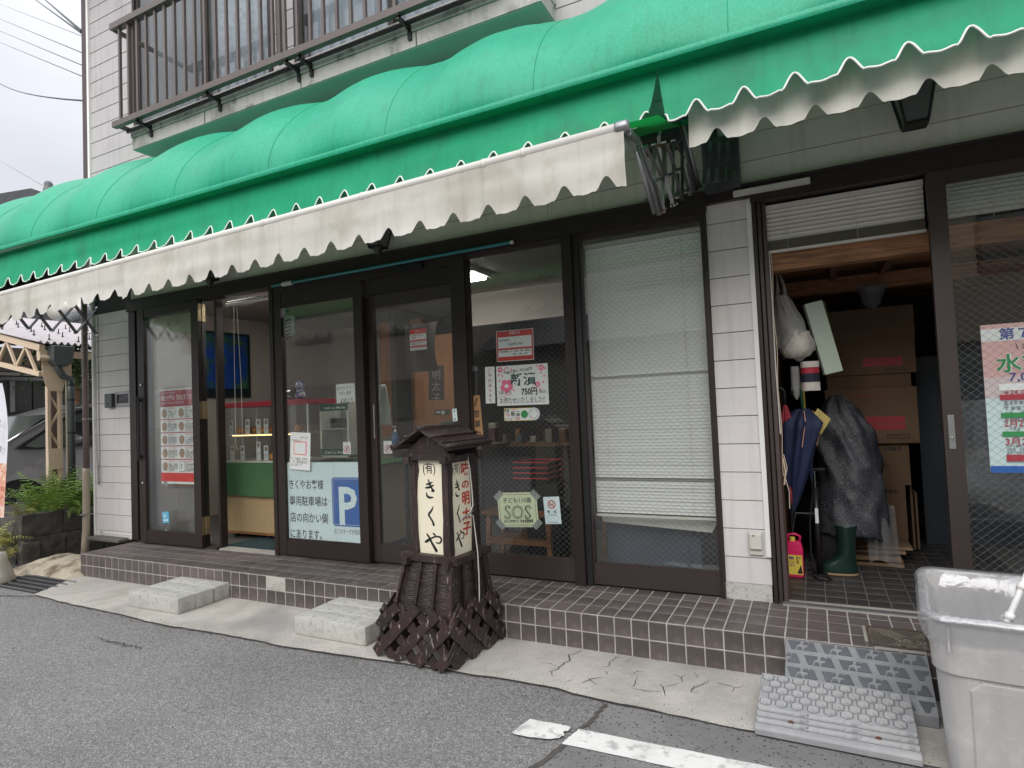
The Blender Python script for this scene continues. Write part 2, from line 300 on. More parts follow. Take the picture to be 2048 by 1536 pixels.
# ---------------------------------------------------------------- lettering
_tcache = {}
def glyphs(txt, bold=0.0):
    k = (txt, bold)
    if k not in _tcache:
        c = bpy.data.curves.new('t', 'FONT'); c.body = txt; c.size = 1; c.resolution_u = 2; c.offset = bold; c.fill_mode = 'FRONT'
        c.dimensions = '2D'
        o = bpy.data.objects.new('t', c); me = bpy.data.meshes.new_from_object(o)
        V = [(v.co.x, v.co.y) for v in me.vertices]; F = [tuple(p.vertices) for p in me.polygons]
        bpy.data.objects.remove(o); bpy.data.curves.remove(c); bpy.data.meshes.remove(me)
        _tcache[k] = (V, F)
    return _tcache[k]
class Sign:
    """a flat sheet with print; x runs right from its top-left corner, y runs down, both in metres"""
    def __init__(s, name, label, cat, tl, U, wd, ht, mat='paper', th=.0012, nrm=None, V=None, group=None, parent=None, poly=None, panel='sheet'):
        s.U = Vector(U).normalized(); s.Vd = Vector(V).normalized() if V else Vector((0, 0, -1)); s.Vd = (s.Vd-s.U*s.Vd.dot(s.U)).normalized()
        s.n = Vector(nrm) if nrm else s.Vd.cross(s.U).normalized()
        s.tl = Vector(tl); s.w = wd; s.h = ht; s.parts = {}; s.lay = {}; s.th = th
        s.root = parent if parent is not None else thing(name, label, cat, s.P(wd/2, ht), group=group)
        P = poly or [(0, 0), (wd, 0), (wd, ht), (0, ht)]
        MB().prism([s.P(*p) for p in P], -s.n*th).build(panel, mat, s.root)
    def P(s, x, y, l=0): return s.tl+s.U*x+s.Vd*y+s.n*l
    def _mb(s, mat, name):
        k = (mat, name)
        if k not in s.parts: s.parts[k] = MB(); s.lay[k] = .0005*(len(s.parts)+0)
        return s.parts[k], s.lay[k]
    def poly(s, P, mat, name='print', l=None):
        mb, ly = s._mb(mat, name); mb.add([s.P(x, y, l or ly) for x, y in P], [tuple(range(len(P)))]); return s
    def rect(s, x, y, wd, ht, mat, name='print', rad=0):
        if rad:
            P = []
            for cx, cy, a0 in ((x+wd-rad, y+rad, -90), (x+wd-rad, y+ht-rad, 0), (x+rad, y+ht-rad, 90), (x+rad, y+rad, 180)):
                P += [(cx+rad*math.cos(math.radians(a0+t)), cy+rad*math.sin(math.radians(a0+t))) for t in (0, 30, 60, 90)]
            return s.poly(P, mat, name)
        return s.poly([(x, y), (x+wd, y), (x+wd, y+ht), (x, y+ht)], mat, name)
    def disc(s, x, y, r, mat, name='print', r2=None, n=20, ry=None):
        ry = ry or r
        if r2:
            mb, ly = s._mb(mat, name); V = []
            for k in range(n): t = 2*PI*k/n; V += [s.P(x+r*math.cos(t), y+ry*math.sin(t), ly), s.P(x+r2*math.cos(t), y+r2*ry/r*math.sin(t), ly)]
            mb.add(V, [(2*k, 2*((k+1) % n), 2*((k+1) % n)+1, 2*k+1) for k in range(n)]); return s
        return s.poly([(x+r*math.cos(2*PI*k/n), y+ry*math.sin(2*PI*k/n)) for k in range(n)], mat, name)
    def line(s, x0, y0, x1, y1, wd, mat, name='print'):
        d = Vector((x1-x0, y1-y0)).normalized(); q = Vector((-d.y, d.x))*wd/2
        return s.poly([(x0+q.x, y0+q.y), (x1+q.x, y1+q.y), (x1-q.x, y1-q.y), (x0-q.x, y0-q.y)], mat, name)
    def text(s, t, x, y, hgt, mat='ink', wd=None, bold=0.0, vert=False, slant=0, name='lettering', cx=False, rot=0, pitch=None, hand=0):
        """hgt = character box height; (x,y) = top-left; wd = fit to width; vert = stacked characters"""
        mb, ly = s._mb(mat, name); rr = random.Random(len(t)*31+int(x*1e4))
        if vert:
            for i, ch in enumerate(t):
                if ch in ' ': continue
                V, F = glyphs(ch, bold)
                if not V: continue
                x0 = min(p[0] for p in V); x1 = max(p[0] for p in V); kx = (wd/hgt if wd else 1)
                if ch in 'ー～-': V2 = [((p[1]-.38)*hgt*kx*1+x, y+i*(pitch or hgt*1.08)+hgt*.5+(p[0]-(x0+x1)/2)*hgt*.9) for p in V]
                else: V2 = [(x+(p[0]-(x0+x1)/2)*hgt*kx, y+i*(pitch or hgt*1.08)+hgt*.86-p[1]*hgt) for p in V]
                mb.add([s.P(a, b, ly) for a, b in V2], F)
            return s
        V, F = glyphs(t, bold)
        if not V: return s
        x0 = min(p[0] for p in V); x1 = max(p[0] for p in V)
        k = (wd/((x1-x0)*hgt)) if wd else 1
        ox = x-(x1-x0)*hgt*k/2 if cx else x
        c, sn = math.cos(rot), math.sin(rot)
        for_v = []
        for p in V:
            a = (p[0]-x0)*hgt*k+slant*p[1]*hgt; b = hgt*.86-p[1]*hgt
            if hand: b += hand*hgt*math.sin(a/hgt*2.3+x*70)
            for_v.append(s.P(ox+a*c-b*sn, y+b*c+a*sn, ly))
        mb.add(for_v, F); return s
    def done(s):
        for (mat, name), mb in s.parts.items(): mb.build(name, mat, s.root, recalc=False)
        return s.root
def sheet(name, label, cat, tl, tr, bl, y, mat='paper', group=None, **k):
    """sheet on a plane y = const from three measured corners"""
    a, b, c = W(*tl, 1, y), W(*tr, 1, y), W(*bl, 1, y)
    return Sign(name, label, cat, a, b-a, (b-a).length, (c-a).length, mat, V=c-a, nrm=(0, -1, 0), group=group, **k)
G = -0.21; SD_ = -.554
# ================================================================ ground
def sheet_poly(name, P, z, mat, kind='structure', parent=None):
    o = MB().add([(x, y, z) for x, y in P], [tuple(range(len(P)))]).build(name, mat, parent, recalc=False)
    if parent is None: tag(o, kind=kind)
    return o
road = sheet_poly('road', [(-150, -150), (150, -150), (150, 150), (-150, 150)], G-.012, 'asphalt')
rj = random.Random(3)
def _ey(x, K=((.2, -1.08), (2.02, -1.165), (3.29, -1.15), (4.0, -1.12), (4.8, -1.065), (5.2, -1.065), (5.9, -1.09), (9, -1.2))):
    for a_, b_ in zip(K, K[1:]):
        if x <= b_[0]: return a_[1]+(b_[1]-a_[1])*(x-a_[0])/(b_[0]-a_[0])
    return K[-1][1]
edge = [(x, _ey(x)+rj.uniform(-.006, .006)+.006*math.sin(x*5)) for x in [0.28+i*.08 for i in range(0, 78)]]
edge = [(x, y+(.0 if x < 5.2 else -.03)) for x, y in edge]
apron = sheet_poly('concrete_apron', edge+[(9.5, -1.2), (9.5, -.5), (0.05, -.5), (.0, -.58)], G, 'concrete')
patch_edge = [(5.43, -1.12), (5.415, -1.25), (5.39, -1.4), (5.36, -1.55), (5.3, -1.8), (5.22, -2.2), (5.1, -3), (4.9, -6)]
sheet_poly('road_patch', [(11, -1.10)]+[(5.43+.3*i, -1.13+.012*math.sin(i*2)) for i in range(18, 0, -1)]+patch_edge+[(11, -6)], G-.006, 'patch')
# dark joint between old and new asphalt and along the concrete edge
mt['crack'] = M('dark_crack', (.095, .085, .078), .9, .3, 20)  # dark tone of the cracks and joints
def ribbon(P, wd, z, mb, taper=True):
    n = len(P); L = []; R = []
    for i, (x, y) in enumerate(P):
        a = Vector(P[max(i-1, 0)]); b = Vector(P[min(i+1, n-1)]); d = (b-a).normalized(); q = Vector((-d.y, d.x))
        ww = wd*(1-.8*abs(2*i/(n-1)-1)**2 if taper else 1)*(.7+.6*rj.random())/2
        L.append((x+q.x*ww, y+q.y*ww, z)); R.append((x-q.x*ww, y-q.y*ww, z))
    mb.add(L+R, [(i, i+1, n+i+1, n+i) for i in range(n-1)])
cr = MB()
def jag(P, amp=.012, k=5):
    out = []
    for a, b in zip(P[:-1], P[1:]):
        for i in range(k):
            t = i/k; out.append((a[0]+(b[0]-a[0])*t+rj.uniform(-amp, amp), a[1]+(b[1]-a[1])*t+rj.uniform(-amp, amp)))
    return out+[P[-1]]
def px2(L, z=G): return [tuple(W(1000+x/5.12, 1100+y/5.12, 2, z)[:2]) for x, y in L]
for L, wdt in (([(850, 1015), (790, 1055), (700, 1080), (715, 1130), (640, 1170), (600, 1215), (520, 1245), (545, 1300)], .014),
             ([(400, 1150), (520, 1165), (600, 1200)], .006), ([(1225, 1075), (1135, 1140), (1110, 1190), (1050, 1205)], .008),
             ([(1360, 1095), (1320, 1130), (1280, 1150)], .006), ([(840, 1365), (930, 1325), (1060, 1300)], .008), ([(880, 1300), (1000, 1385)], .006),
             ([(1340, 1415), (1480, 1445), (1665, 1450)], .009), ([(1395, 1290), (1390, 1370), (1345, 1415)], .008), ([(1645, 1365), (1675, 1440), (1690, 1500)], .009),
             ([(1340, 1285), (1400, 1240), (1470, 1245)], .005), ([(1690, 1405), (1820, 1370)], .006), ([(1870, 1360), (1855, 1290), (1940, 1275)], .005), ([(1080, 1240), (1105, 1280)], .006),
             ([(640, 1355), (700, 1340), (760, 1330)], .004), ([(1760, 1270), (1850, 1300), (1870, 1355)], .006), ([(2045, 1390), (1970, 1420), (1950, 1470)], .008)):
    ribbon(jag(px2(L), .006, 4), wdt*.7, G+.0012, cr)
def px3(L, z=G): return [tuple(W(1350+x/5.12, 1100+y/5.12, 2, z)[:2]) for x, y in L]
for L, wdt in (([(345, 1330), (290, 1375), (200, 1400), (170, 1455)], .008), ([(170, 1455), (260, 1465)], .005), ([(400, 1350), (500, 1375), (620, 1410), (750, 1400)], .008), ([(620, 1410), (590, 1455)], .007), ([(210, 1255), (235, 1310)], .006)):
    ribbon(jag(px3(L), .006, 4), wdt*.7, G+.0012, cr)
ce = cr.build('crack', 'crack', apron, recalc=False); tag(ce, kind='stuff')
cr = MB(); ribbon([(x, y-.002) for x, y in edge], .005, G-.002, cr, False); ribbon(jag(patch_edge[:6], .01, 5), .02, G-.002, cr, False)
ribbon(jag([(.3, -1.1), (-.2, -1.25), (-.9, -1.42), (-1.7, -1.6)], .008, 6), .012, G-.004, cr, False)
ribbon(jag([tuple(W(120+x/5.12, 1050+y/5.12, 2, G)[:2]) for x, y in ((380, 1120), (480, 1180), (600, 1200), (700, 1230), (800, 1240), (850, 1260))], .02, 5), .012, G-.004, cr)
cj = cr.build('asphalt_joint', 'crack', road, recalc=False); tag(cj, kind='stuff')
gt = MB()
for k in range(900):
    x_ = rj.uniform(.3, 7.0); y_ = _ey(x_)+rj.gauss(.0, .05) if k % 3 else SD_+rj.uniform(-.06, -.005) if k % 2 else rj.uniform(-2.2, -.6); r_ = rj.uniform(.0015, .0045); a_ = rj.uniform(0, 6.28); z_ = G-.004
    P = [(x_+r_*math.cos(a_+t), y_+r_*math.sin(a_+t), z_) for t in (0, 1.7, 3.2, 4.9)]+[(x_, y_, z_+.006+r_*.8)]
    gt.add(P, [(0, 1, 4), (1, 2, 4), (2, 3, 4), (3, 0, 4)])
gto = gt.build('grit', 'block', road, recalc=False); tag(gto, kind='stuff')
# painted line
def paint(name, label, P):
    o = MB().add([(x, y, G-.0015) for x, y in P], [tuple(range(len(P)))]).build(name, 'paint', recalc=False)
    return tag(o, label, 'road marking')
def rough(P, k=9, a=.004):
    out = []
    for i in range(len(P)):
        p0, p1 = P[i], P[(i+1) % len(P)]
        for j in range(k): t = j/k; out.append((p0[0]+(p1[0]-p0[0])*t+rj.uniform(-a, a), p0[1]+(p1[1]-p0[1])*t+rj.uniform(-a, a)))
    return out
def g4(L): return [tuple(W(1000+x/4.096, 1350+y/4.096, 2, G)[:2]) for x, y in L]
paint('road_marking', 'short chipped white paint patch on the asphalt left of the long line', rough(g4([(240, 355), (400, 385), (560, 412), (578, 432), (560, 450), (520, 460), (525, 490), (480, 515), (390, 520), (240, 505), (130, 480), (92, 465), (165, 415)]), 3, .003))
e0, e1 = W(1500, 1527, 2, G), W(1160, 1457, 2, G)
pl = rough([(5.385, -1.39), (7.6, -1.36), (7.6, -1.50), (5.355, -1.53)], 24, .0025)
paint('road_marking', 'long white painted edge line running towards the grey bin', pl)
# ================================================================ tiled step
step = thing('tiled_step', None, None, (3, -.3, 0))
tag(step, kind='structure')
SE = 9.0; SD = -.554
MB().box((.003, SD+.0015, G-.05), (SE, -.0, -.0015)).build('step_core', 'grout', step)
def tile_mesh(nm, w_, d_, h_, ribs=0, mat='tile'):
    mb = MB(); c = .0022
    V = [(-w_/2, -d_/2, 0), (w_/2, -d_/2, 0), (w_/2, d_/2, 0), (-w_/2, d_/2, 0)]
    T = [(x+(c if x < 0 else -c), y+(c if y < 0 else -c), h_) for x, y, z in V]; V2 = [(x, y, h_-c) for x, y, z in V]
    mb.add(V+V2+T, [(0, 1, 5, 4), (1, 2, 6, 5), (2, 3, 7, 6), (3, 0, 4, 7), (4, 5, 9, 8), (5, 6, 10, 9), (6, 7, 11, 10), (7, 4, 8, 11), (8, 9, 10, 11)])
    for r in range(ribs):
        y = -d_/2+.012+r*.011; mb.box((-w_/2+.004, y, h_-.001), (w_/2-.004, y+.005, h_+.0016))
    o = mb.build(nm, mat, None, local=True); return o
rows = [(.0, .145), (.145, .293), (.293, .422), (.422, .554)]
protos = {}
def get_tile(key):
    if key not in protos:
        kind, mat = key
        if kind == 'front': o = tile_mesh('tile', .0930, .0985, .006, 0, mat)
        elif kind == 'nose': o = tile_mesh('tile', .0930, .138, .006, 5, mat)
        else: o = tile_mesh('tile', .0930, rows[kind][1]-rows[kind][0]-.0072, .006, 0, mat)
        protos[key] = o
    return protos[key]
todo = []
for i in range(int(SE/.1)):
    x = i*.1+.05
    for r in range(4):
        if 6.56 < x < 6.84 and r in (0, 1): continue
        a, b = rows[r]; nz_ = noise.noise(Vector((x*1.3, r*.9, 3.3)))
        dusty = (x < 2.3 and nz_ > -.15) or (3.55 < x < 3.95) or (x > 6.05 and r < 4) or nz_ > .28
        todo.append((math.hypot(x-6.2, 3), 'nose' if r == 0 else r, 'tile_dusty' if dusty else 'tile', (x, SD+(a+b)/2, -.005), None))
    for r in range(2):
        if r == 0 and i in (25, 26): continue
        todo.append((math.hypot(x-6.2, 3)-.001, 'front', 'tile_dusty' if noise.noise(Vector((x*.9, r*2.1, 9.))) > .35 else 'tile', (x, SD+.005, -.0545-.1055*r), (PI/2, 0, 0)))
todo = [t for t in todo if t[3][0] < 7.3 or t[1] != 'x']
vis = [t for t in todo if not (t[3][0] > 6.95)]
vis.sort(key=lambda t: t[0]); rest = vis[300:]+[t for t in todo if t[3][0] > 6.95]
used = set()
for dd, k, mat, loc, rot in vis[:300]:
    src = get_tile((k, mat)); L = Vector(loc)-step.location
    tilt = (rj.uniform(-.006, .006), rj.uniform(-.006, .006), rj.uniform(-.004, .004))
    r3 = ((rot[0] if rot else 0)+tilt[0], tilt[1], tilt[2])
    L.z += rj.uniform(-.0008, .0008)
    if (k, mat) in used: inst(src, 'tile', L, step, r3)
    else: src.parent = step; src.location = L; src.rotation_euler = r3; used.add((k, mat))
for mat in ('tile', 'tile_dusty'):
    mb = MB()
    for dd, k, m_, loc, rot in rest:
        if m_ != mat: continue
        src = get_tile((k, m_)); R = Matrix.Rotation(rot[0], 3, 'X') if rot else Matrix.Identity(3)
        mb.add([R @ v.co + Vector(loc) for v in src.data.vertices], [tuple(p.vertices) for p in src.data.polygons])
    tag(mb.build('far_tiles', mat, step), kind='stuff')
for k, o in protos.items():
    if k not in used: bpy.data.objects.remove(o)
# broken out tiles: rough mortar bed
mb = MB(); mb.grid(lambda u, v: (2.503+.194*u, SD+.004-.006*abs(noise.noise(Vector((u*6, v*5, 1))))-.001, -.105+.098*v), 22, 12)
mb.build('mortar_bed', 'concrete_light', step)
# far left end: cement mound, grating, planter
mb = MB()
def mound(u, v):
    x = .02-1.05*u; y = -.72+.62*v
    return (x+.05*math.sin(v*3), y-.03*u, G+.004+.135*(math.sin(PI*min(1, max(0, v*1.0)))**.6)*(1-abs(2*u-1)**4*.9)*(.92+.2*noise.noise(Vector((u*7, v*5, 0))))-.02*(1-v))
mb.grid(mound, 40, 20); tag(mb.build('cement_mound', 'mortar', None, smooth=True), kind='structure')
gr = thing('drain_grating', 'steel drain grating set in the ground at the left end of the step', 'grating', (-.1, -.88, G))
MB().box((-.62, -1.06, G-.06), (.24, -.70, G-.03)).build('gutter_bed', 'seam', gr)
bar = None
for i in range(5):
    y = -1.03+i*.078
    q = Vector((-.19, y, G+.004))-gr.location
    if bar is None: bar = MB().box((-.42, -.006, -.03), (.42, .006, .004)).build('grating_bar', 'steel', gr, local=True); bar.location = q
    else: inst(bar, 'grating_bar', q, gr)
crs = MB()
for k in range(64): x = -.60+k*.0132; crs.box((x, -1.04, G-.02), (x+.005, -.71, G-.001))
tag(crs.build('cross_bars', 'dsteel', gr), kind='stuff')
# kerb stones laid as a step
def kerb(x0, yf, first, lab):
    for k in range(3):
        y0 = yf+k*.153; r = thing('kerb_stone', lab[k], 'kerb stone', (x0+.3+rj.uniform(-.004, .004), y0+.075, G+.001), rj.uniform(-.008, .008), 'pale concrete kerb stones laid as steps')
        r['_local'] = True
        mb = MB().cbox((-.3, -.0745, 0), (.3, .0745, .118), .012)
        o = mb.build('stone', 'concrete_light', r, local=True); smooth_by(o, 30)
W3 = ('front stone of the {} concrete step, nearest the road', 'middle stone of the {} concrete step', 'rear stone of the {} concrete step, against the tiled step')
kerb(1.483, -1.0, True, [t.format('left, farther') for t in W3])
kerb(3.240, -.985, False, [t.format('right, lantern-side') for t in W3])
# ================================================================ shop building
B = thing('shop_building', 'two-storey shop with grey clapboard walls and dark bronze glazed front', 'building', (2.5, 0, 0))
PIT_ = .1721
def boards(x0, x1, z0, z1, y, mat, nm='siding_board', z_ref=.0857, par=B):
    k = math.floor((z0-z_ref)/PIT_+1e-6)
    z = z_ref+k*PIT_
    while z < z1-.005:
        a = max(z, z0)+.0025; b = min(z+PIT_, z1)-.0025
        if b-a > .01:
            MB().add([(x0, y-.010, a), (x1, y-.010, a), (x1, y-.006, b), (x0, y-.006, b), (x0, y+.008, a), (x1, y+.008, a), (x1, y+.008, b), (x0, y+.008, b)],
                     [(0, 1, 2, 3), (7, 6, 5, 4), (0, 4, 5, 1), (1, 5, 6, 2), (2, 6, 7, 3), (3, 7, 4, 0)]).build(nm, mat, par)
        z += PIT_
def backing(x0, x1, z0, z1, y=.008, d=.1): MB().box((x0, y, z0), (x1, y+d, z1)).build('wall', 'seam', B)
backing(-.72, -.06, 0, 2.5); boards(-.71, -.055, .05, 2.45, 0, 'siding')
box('corner_trim', (-.735, -.022, .03), (-.708, .04, 2.6), 'white', B); box('base_board', (-.72, -.03, .02), (-.05, -.004, .05), 'offwhite', B)
backing(5.86, 6.115, 0, 2.45); boards(5.855, 6.118, .1, 2.45, 0, 'siding')
box('plinth', (5.85, -.012, -.002), (6.115, .05, .1), 'concrete_light', B)
box('corner_trim', (6.095, -.024, .27), (6.122, -.009, 2.44), 'white', B)
# upper wall
backing(-.72, 9, 2.5, 4.14, .012, .10)
for a_, b_ in ((-.72, .11), (2.13, 2.43), (4.59, 9)): backing(a_, b_, 4.14, 6.6, .012, .10)
segs = [(-.71, .10), (2.14, 2.42), (4.6, 9.0)]
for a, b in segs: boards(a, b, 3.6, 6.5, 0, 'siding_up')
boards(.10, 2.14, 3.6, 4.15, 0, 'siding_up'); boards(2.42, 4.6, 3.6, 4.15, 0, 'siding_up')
box('corner_trim', (-.74, -.03, 2.6), (-.705, .05, 6.6), 'white', B)
box('corner_trim', (-.845, -.02, 2.6), (-.745, .05, 6.6), 'darkbrown', B)
MB().box((-.84, .13, 2.5), (-.7, 9, 6.6)).build('side_wall', 'siding', B)
# fascia under the awning
for x0, x1 in ((-.03, 1.3), (1.304, 4.78), (4.784, 8.9)):
    boards(x0, x1, 2.525, 3.6, .0, 'fascia', 'fascia_board', 2.505)
box('head_beam', (-.04, -.06, 2.405), (5.86, .07, 2.522), 'bronze', B); box('head_beam', (5.86, -.05, 2.445), (6.12, .07, 2.522), 'bronze', B)
box('head_beam', (6.12, -.055, 2.405), (9, .07, 2.53), 'bronze', B); box('drip_cap', (-.04, -.072, 2.512), (9, -.058, 2.524), 'bronze2', B)
box('drip_cap', (6.03, -.09, 2.452), (6.45, -.056, 2.482), 'offwhite', B)
# posts
def post(x0, x1, z0=0, z1=2.41, y0=-.035, y1=.07, mat='bronze'): return box('post', (x0, y0, z0), (x1, y1, z1), mat, B, bevel=.003)
post(-.045, .065, mat='bronze'); post(.07, .16, y0=-.02, mat='black'); post(1.262, 1.292, y0=-.01); post(2.03, 2.075, y0=-.04, y1=.02)
post(3.96, 4.085, y0=-.035); post(4.882, 4.955, y0=-.055); post(4.957, 5.0, y0=-.03, mat='black'); post(5.828, 5.852); post(6.124, 6.146, y0=-.03); post(6.15, 6.172, y0=-.012, mat='bronze2')
post(6.176, 6.20, y0=.01, z0=.0, mat='darkbrown')
box('sill', (-.04, -.035, 0), (1.262, .075, .018), 'bronze2', B); box('sill', (1.292, -.03, 0), (2.03, .075, .012), 'concrete', B)
box('track', (6.17, -.035, -.004), (9, -.022, .012), 'steel', B); box('track', (6.17, -.01, -.004), (9, .003, .012), 'steel', B); box('sill', (6.17, -.05, -.004), (9, .07, .004), 'concrete', B)
def leaf(x0, x1, z0, z1, y0, y1, sl, sr, tr, br, mat='bronze', gm='wired', name='door', par=B, loc=None):
    mb = MB().box((x0, y0, z0), (x0+sl, y1, z1)).box((x1-sr, y0, z0), (x1, y1, z1)).box((x0+sl, y0+.004, z1-tr), (x1-sr, y1-.004, z1)).box((x0+sl, y0+.004, z0), (x1-sr, y1-.004, z0+br))
    gy = (y0+y1)/2
    for a, b, c, d in ((x0+sl, z0+br, x1-sr, z0+br+.012), (x0+sl, z1-tr-.010, x1-sr, z1-tr)): mb.box((a, gy-.014, b), (c, gy+.014, d))
    o = mb.build(name, mat, par)
    MB().box((x0+sl-.005, gy-.0025, z0+br-.005), (x1-sr+.005, gy+.0025, z1-tr+.005)).build('pane', gm, o)
    return o
# folding leaf pair at the far left, bronze hinges on its edge
fl = leaf(.17, 1.11, .015, 2.40, -.075, -.035, .10, .10, .08, .12, 'bronze', 'wired', 'folding_door')
mb = MB()
leafb = leaf(.20, 1.11, .015, 2.40, -.028, .012, .10, .10, .08, .12, 'black', 'glass', 'folding_door')
for zc in (2.28, 1.33, .22):
    MB().box((1.108, -.072, zc-.085), (1.113, -.030, zc+.085)).box((1.108, -.026, zc-.085), (1.113, .010, zc+.085)).tube([(1.113, -.028, zc-.085), (1.113, -.028, zc+.085)], .005, 8).build('hinge', 'brass', fl)
MB().tube([(.205, -.10, .85), (.205, -.10, 1.5)], .012).box((.19, -.10, .87), (.22, -.07, .9)).box((.19, -.10, 1.45), (.22, -.07, 1.48)).build('door_handle', 'black', fl)
MB().lathe([(.013, 0), (.013, -.012), (.009, -.018)], (.235, -.075, .62), 12, 1).build('lock', 'chrome', fl); MB().lathe([(.013, 0), (.013, -.012), (.009, -.018)], (.235, -.075, 1.62), 12, 1).build('lock', 'chrome', fl)
# entrance doors
box('transom', (2.075, -.03, 2.335), (3.96, .07, 2.408), 'bronze', B)
d1 = leaf(2.07, 3.09, .012, 2.335, -.03, .02, .098, .09, .115, .135, 'bronze')
d2 = leaf(3.07, 3.96, .012, 2.21, .035, .075, .085, .045, .09, .135, 'bronze2')
box('lintel', (3.10, .0, 2.21), (3.96, .07, 2.335), 'bronze', B)
box('door_sensor', (3.45, -.06, 2.345), (3.72, -.03, 2.385), 'black', B)
MB().tube([(3.135, .03, 1.02), (3.135, .03, 1.30)], .006).build('door_handle', 'steel', d2)
# fixed lights
g3 = leaf(4.085, 4.882, .01, 2.405, -.01, .045, .01, .01, .022, .14, 'bronze2', 'wired2', 'window')
g4 = leaf(5.0, 5.828, .01, 2.405, -.01, .045, .01, .012, .03, .135, 'bronze2', 'wired2', 'window')
# store door
sd = leaf(7.012, 7.95, .01, 2.42, -.03, .018, .085, .085, .075, .20, 'bronze2', 'wired2', 'sliding_door')
sd2 = leaf(7.86, 8.85, .01, 2.42, .024, .066, .085, .085, .075, .20, 'bronze2', 'wired2', 'sliding_door')
lk = box('lock_plate', (7.032, -.034, .91), (7.060, -.030, 1.09), 'steel', sd); MB().lathe([(.010, 0), (.010, -.004), (.005, -.005)], (7.046, -.034, .965), 14, 1).build('lock', 'chrome', sd)
# upper windows with curtains
mt['lace'] = M('lace_curtain', (.74, .76, .77), .8, .06, 6, col2=(.55, .57, .58), c2s=(.45, .6), c2scale=16)
mt['curtain'] = M('white_curtain', (.82, .84, .86), .8, .04, 6)
mt['boarddark'] = M('greyed_inner_screen', (.30, .30, .30), .8, .1, 3)
def upwin(x0, x1, sash, cur):
    o = MB().box((x0, -.03, 4.15), (x0+.04, .05, 6.4)).box((x1-.04, -.03, 4.15), (x1, .05, 6.4)).box((x0, -.035, 4.15), (x1, .05, 4.20)).box((x0, -.03, 6.1), (x1, .05, 6.15)).build('window', 'bronze', B)
    for i, (a, b) in enumerate(sash):
        yy = .0+.03*(i % 2)
        sh = MB().box((a, yy-.015, 4.2), (a+.05, yy+.015, 6.1)).box((b-.05, yy-.015, 4.2), (b, yy+.015, 6.1)).box((a+.05, yy-.015, 4.2), (b-.05, yy+.015, 4.27)).build('sash', 'bronze', o)
        MB().box((a+.045, yy-.002, 4.265), (b-.045, yy+.002, 6.1)).build('pane', 'upglass', o)
    for (a, b, m_) in cur:
        MB().grid(lambda u, v: (a+(b-a)*u, .12+.022*math.sin(u*(b-a)*62)+.01*math.sin(u*31+1), 4.16+1.95*v), int((b-a)*90), 1).build('curtain', m_, o, smooth=True)
upwin(.10, 2.14, [(.14, 1.22), (1.18, 2.10)], [(.14, 1.18, 'boarddark'), (1.24, 2.1, 'lace')])
upwin(2.42, 4.6, [(2.46, 3.5), (3.46, 4.56)], [(2.46, 4.56, 'curtain')])
# hole behind the windows is a shallow dark room
mb = MB()
# balcony shelf
mb = MB(); mb.box((.475, -.28, 3.945), (4.91, -.006, 4.055)); bs_ = mb.build('balcony_shelf', 'balcony', B)
MB().box((.47, -.292, 4.062), (4.915, -.006, 4.17)).build('balcony_shelf', 'balcony', B)
MB().box((.485, -.27, 3.939), (4.90, -.006, 3.944)).build('soffit', 'soffit', B)
for x in (1.55, 2.74, 3.9): MB().box((x-.004, -.2825, 3.946), (x+.004, -.2795, 4.054)).build('joint_strip', 'seam', B)
# railing
R_ = thing('balcony_railing', 'dark bronze balcony railing with vertical bars in front of the upper windows', 'railing', (2.4, -.42, 4.13))
MB().box((.42, -.455, 5.09), (4.7, -.385, 5.15)).build('top_rail', 'rail', R_); MB().box((.42, -.445, 4.12), (4.7, -.395, 4.175)).build('bottom_rail', 'rail', R_)
MB().box((.46, -.33, 4.10), (4.6, -.31, 4.13)).build('under_rail', 'black', R_)
b0 = None; x = .53; k = 0
while x < 4.65:
    q = Vector((x, -.42, 4.63))-R_.location
    if b0 is None: b0 = MB().box((-.012, -.012, -.46), (.012, .012, .46)).build('baluster', 'rail', R_, local=True); b0.location = q
    else: inst(b0, 'baluster', q, R_)
    x += .137; k += 1
for x in (.68, 2.62): MB().box((x-.022, -.40, 4.13), (x+.022, -.37, 5.1)).build('post', 'rail', R_)
for z in (5.10, 4.15): MB().box((.43, -.42, z-.02), (.455, -.0, z+.02)).build('side_rail', 'rail', R_)
for x in (.789, 1.77, 2.73, 2.87, 3.85):
    MB().box((x-.012, -.44, 4.075), (x+.012, -.28, 4.105)).box((x-.015, -.30, 4.0), (x+.015, -.281, 4.11)).box((x-.012, -.44, 4.09), (x+.012, -.415, 4.13)).build('bracket', 'black', R_)
MB().box((.5, -.35, 4.085), (4.6, -.335, 4.10)).build('under_rail', 'black', R_)
# ================================================================ dome awning
mt['green'] = M('green_awning_cloth', (.006, .37, .195), .45, .08, 1.6, .15, 90, col2=(.022, .42, .25), c2s=(.40, .64), c2scale=60, stretch=(1.6, 1, .8), spec=.45, streak=.16, trans=.14, fade=((.03, .36, .22), 1.3, .50, .72))
mt['green_v'] = M('green_valance_cloth', (.006, .40, .19), .55, .09, 1.8, .1, 60, col2=(.010, .32, .155), c2s=(.5, .75), c2scale=3, spec=.4, streak=.16, trans=.24, fade=((.02, .25, .13), 1.8, .5, .7))
mt['green_d'] = M('dark_green_cloth', (.005, .26, .05), .7, .05, 3, trans=.4)
A = thing('dome_awning', 'long bulging green fabric awning along the whole shop front', 'awning', (3, -.5, 2.8))
PER = .9495; AX0, AX1 = -.9, 9.2; Z0 = 2.84; DD, HH, NN, AA = 1.155, .905, 1.23, .054
def zed(x):  # slight sag of the front bar
    return Z0+.0+.02*((x-4)/4)**2*(1 if x < 4 else .3)
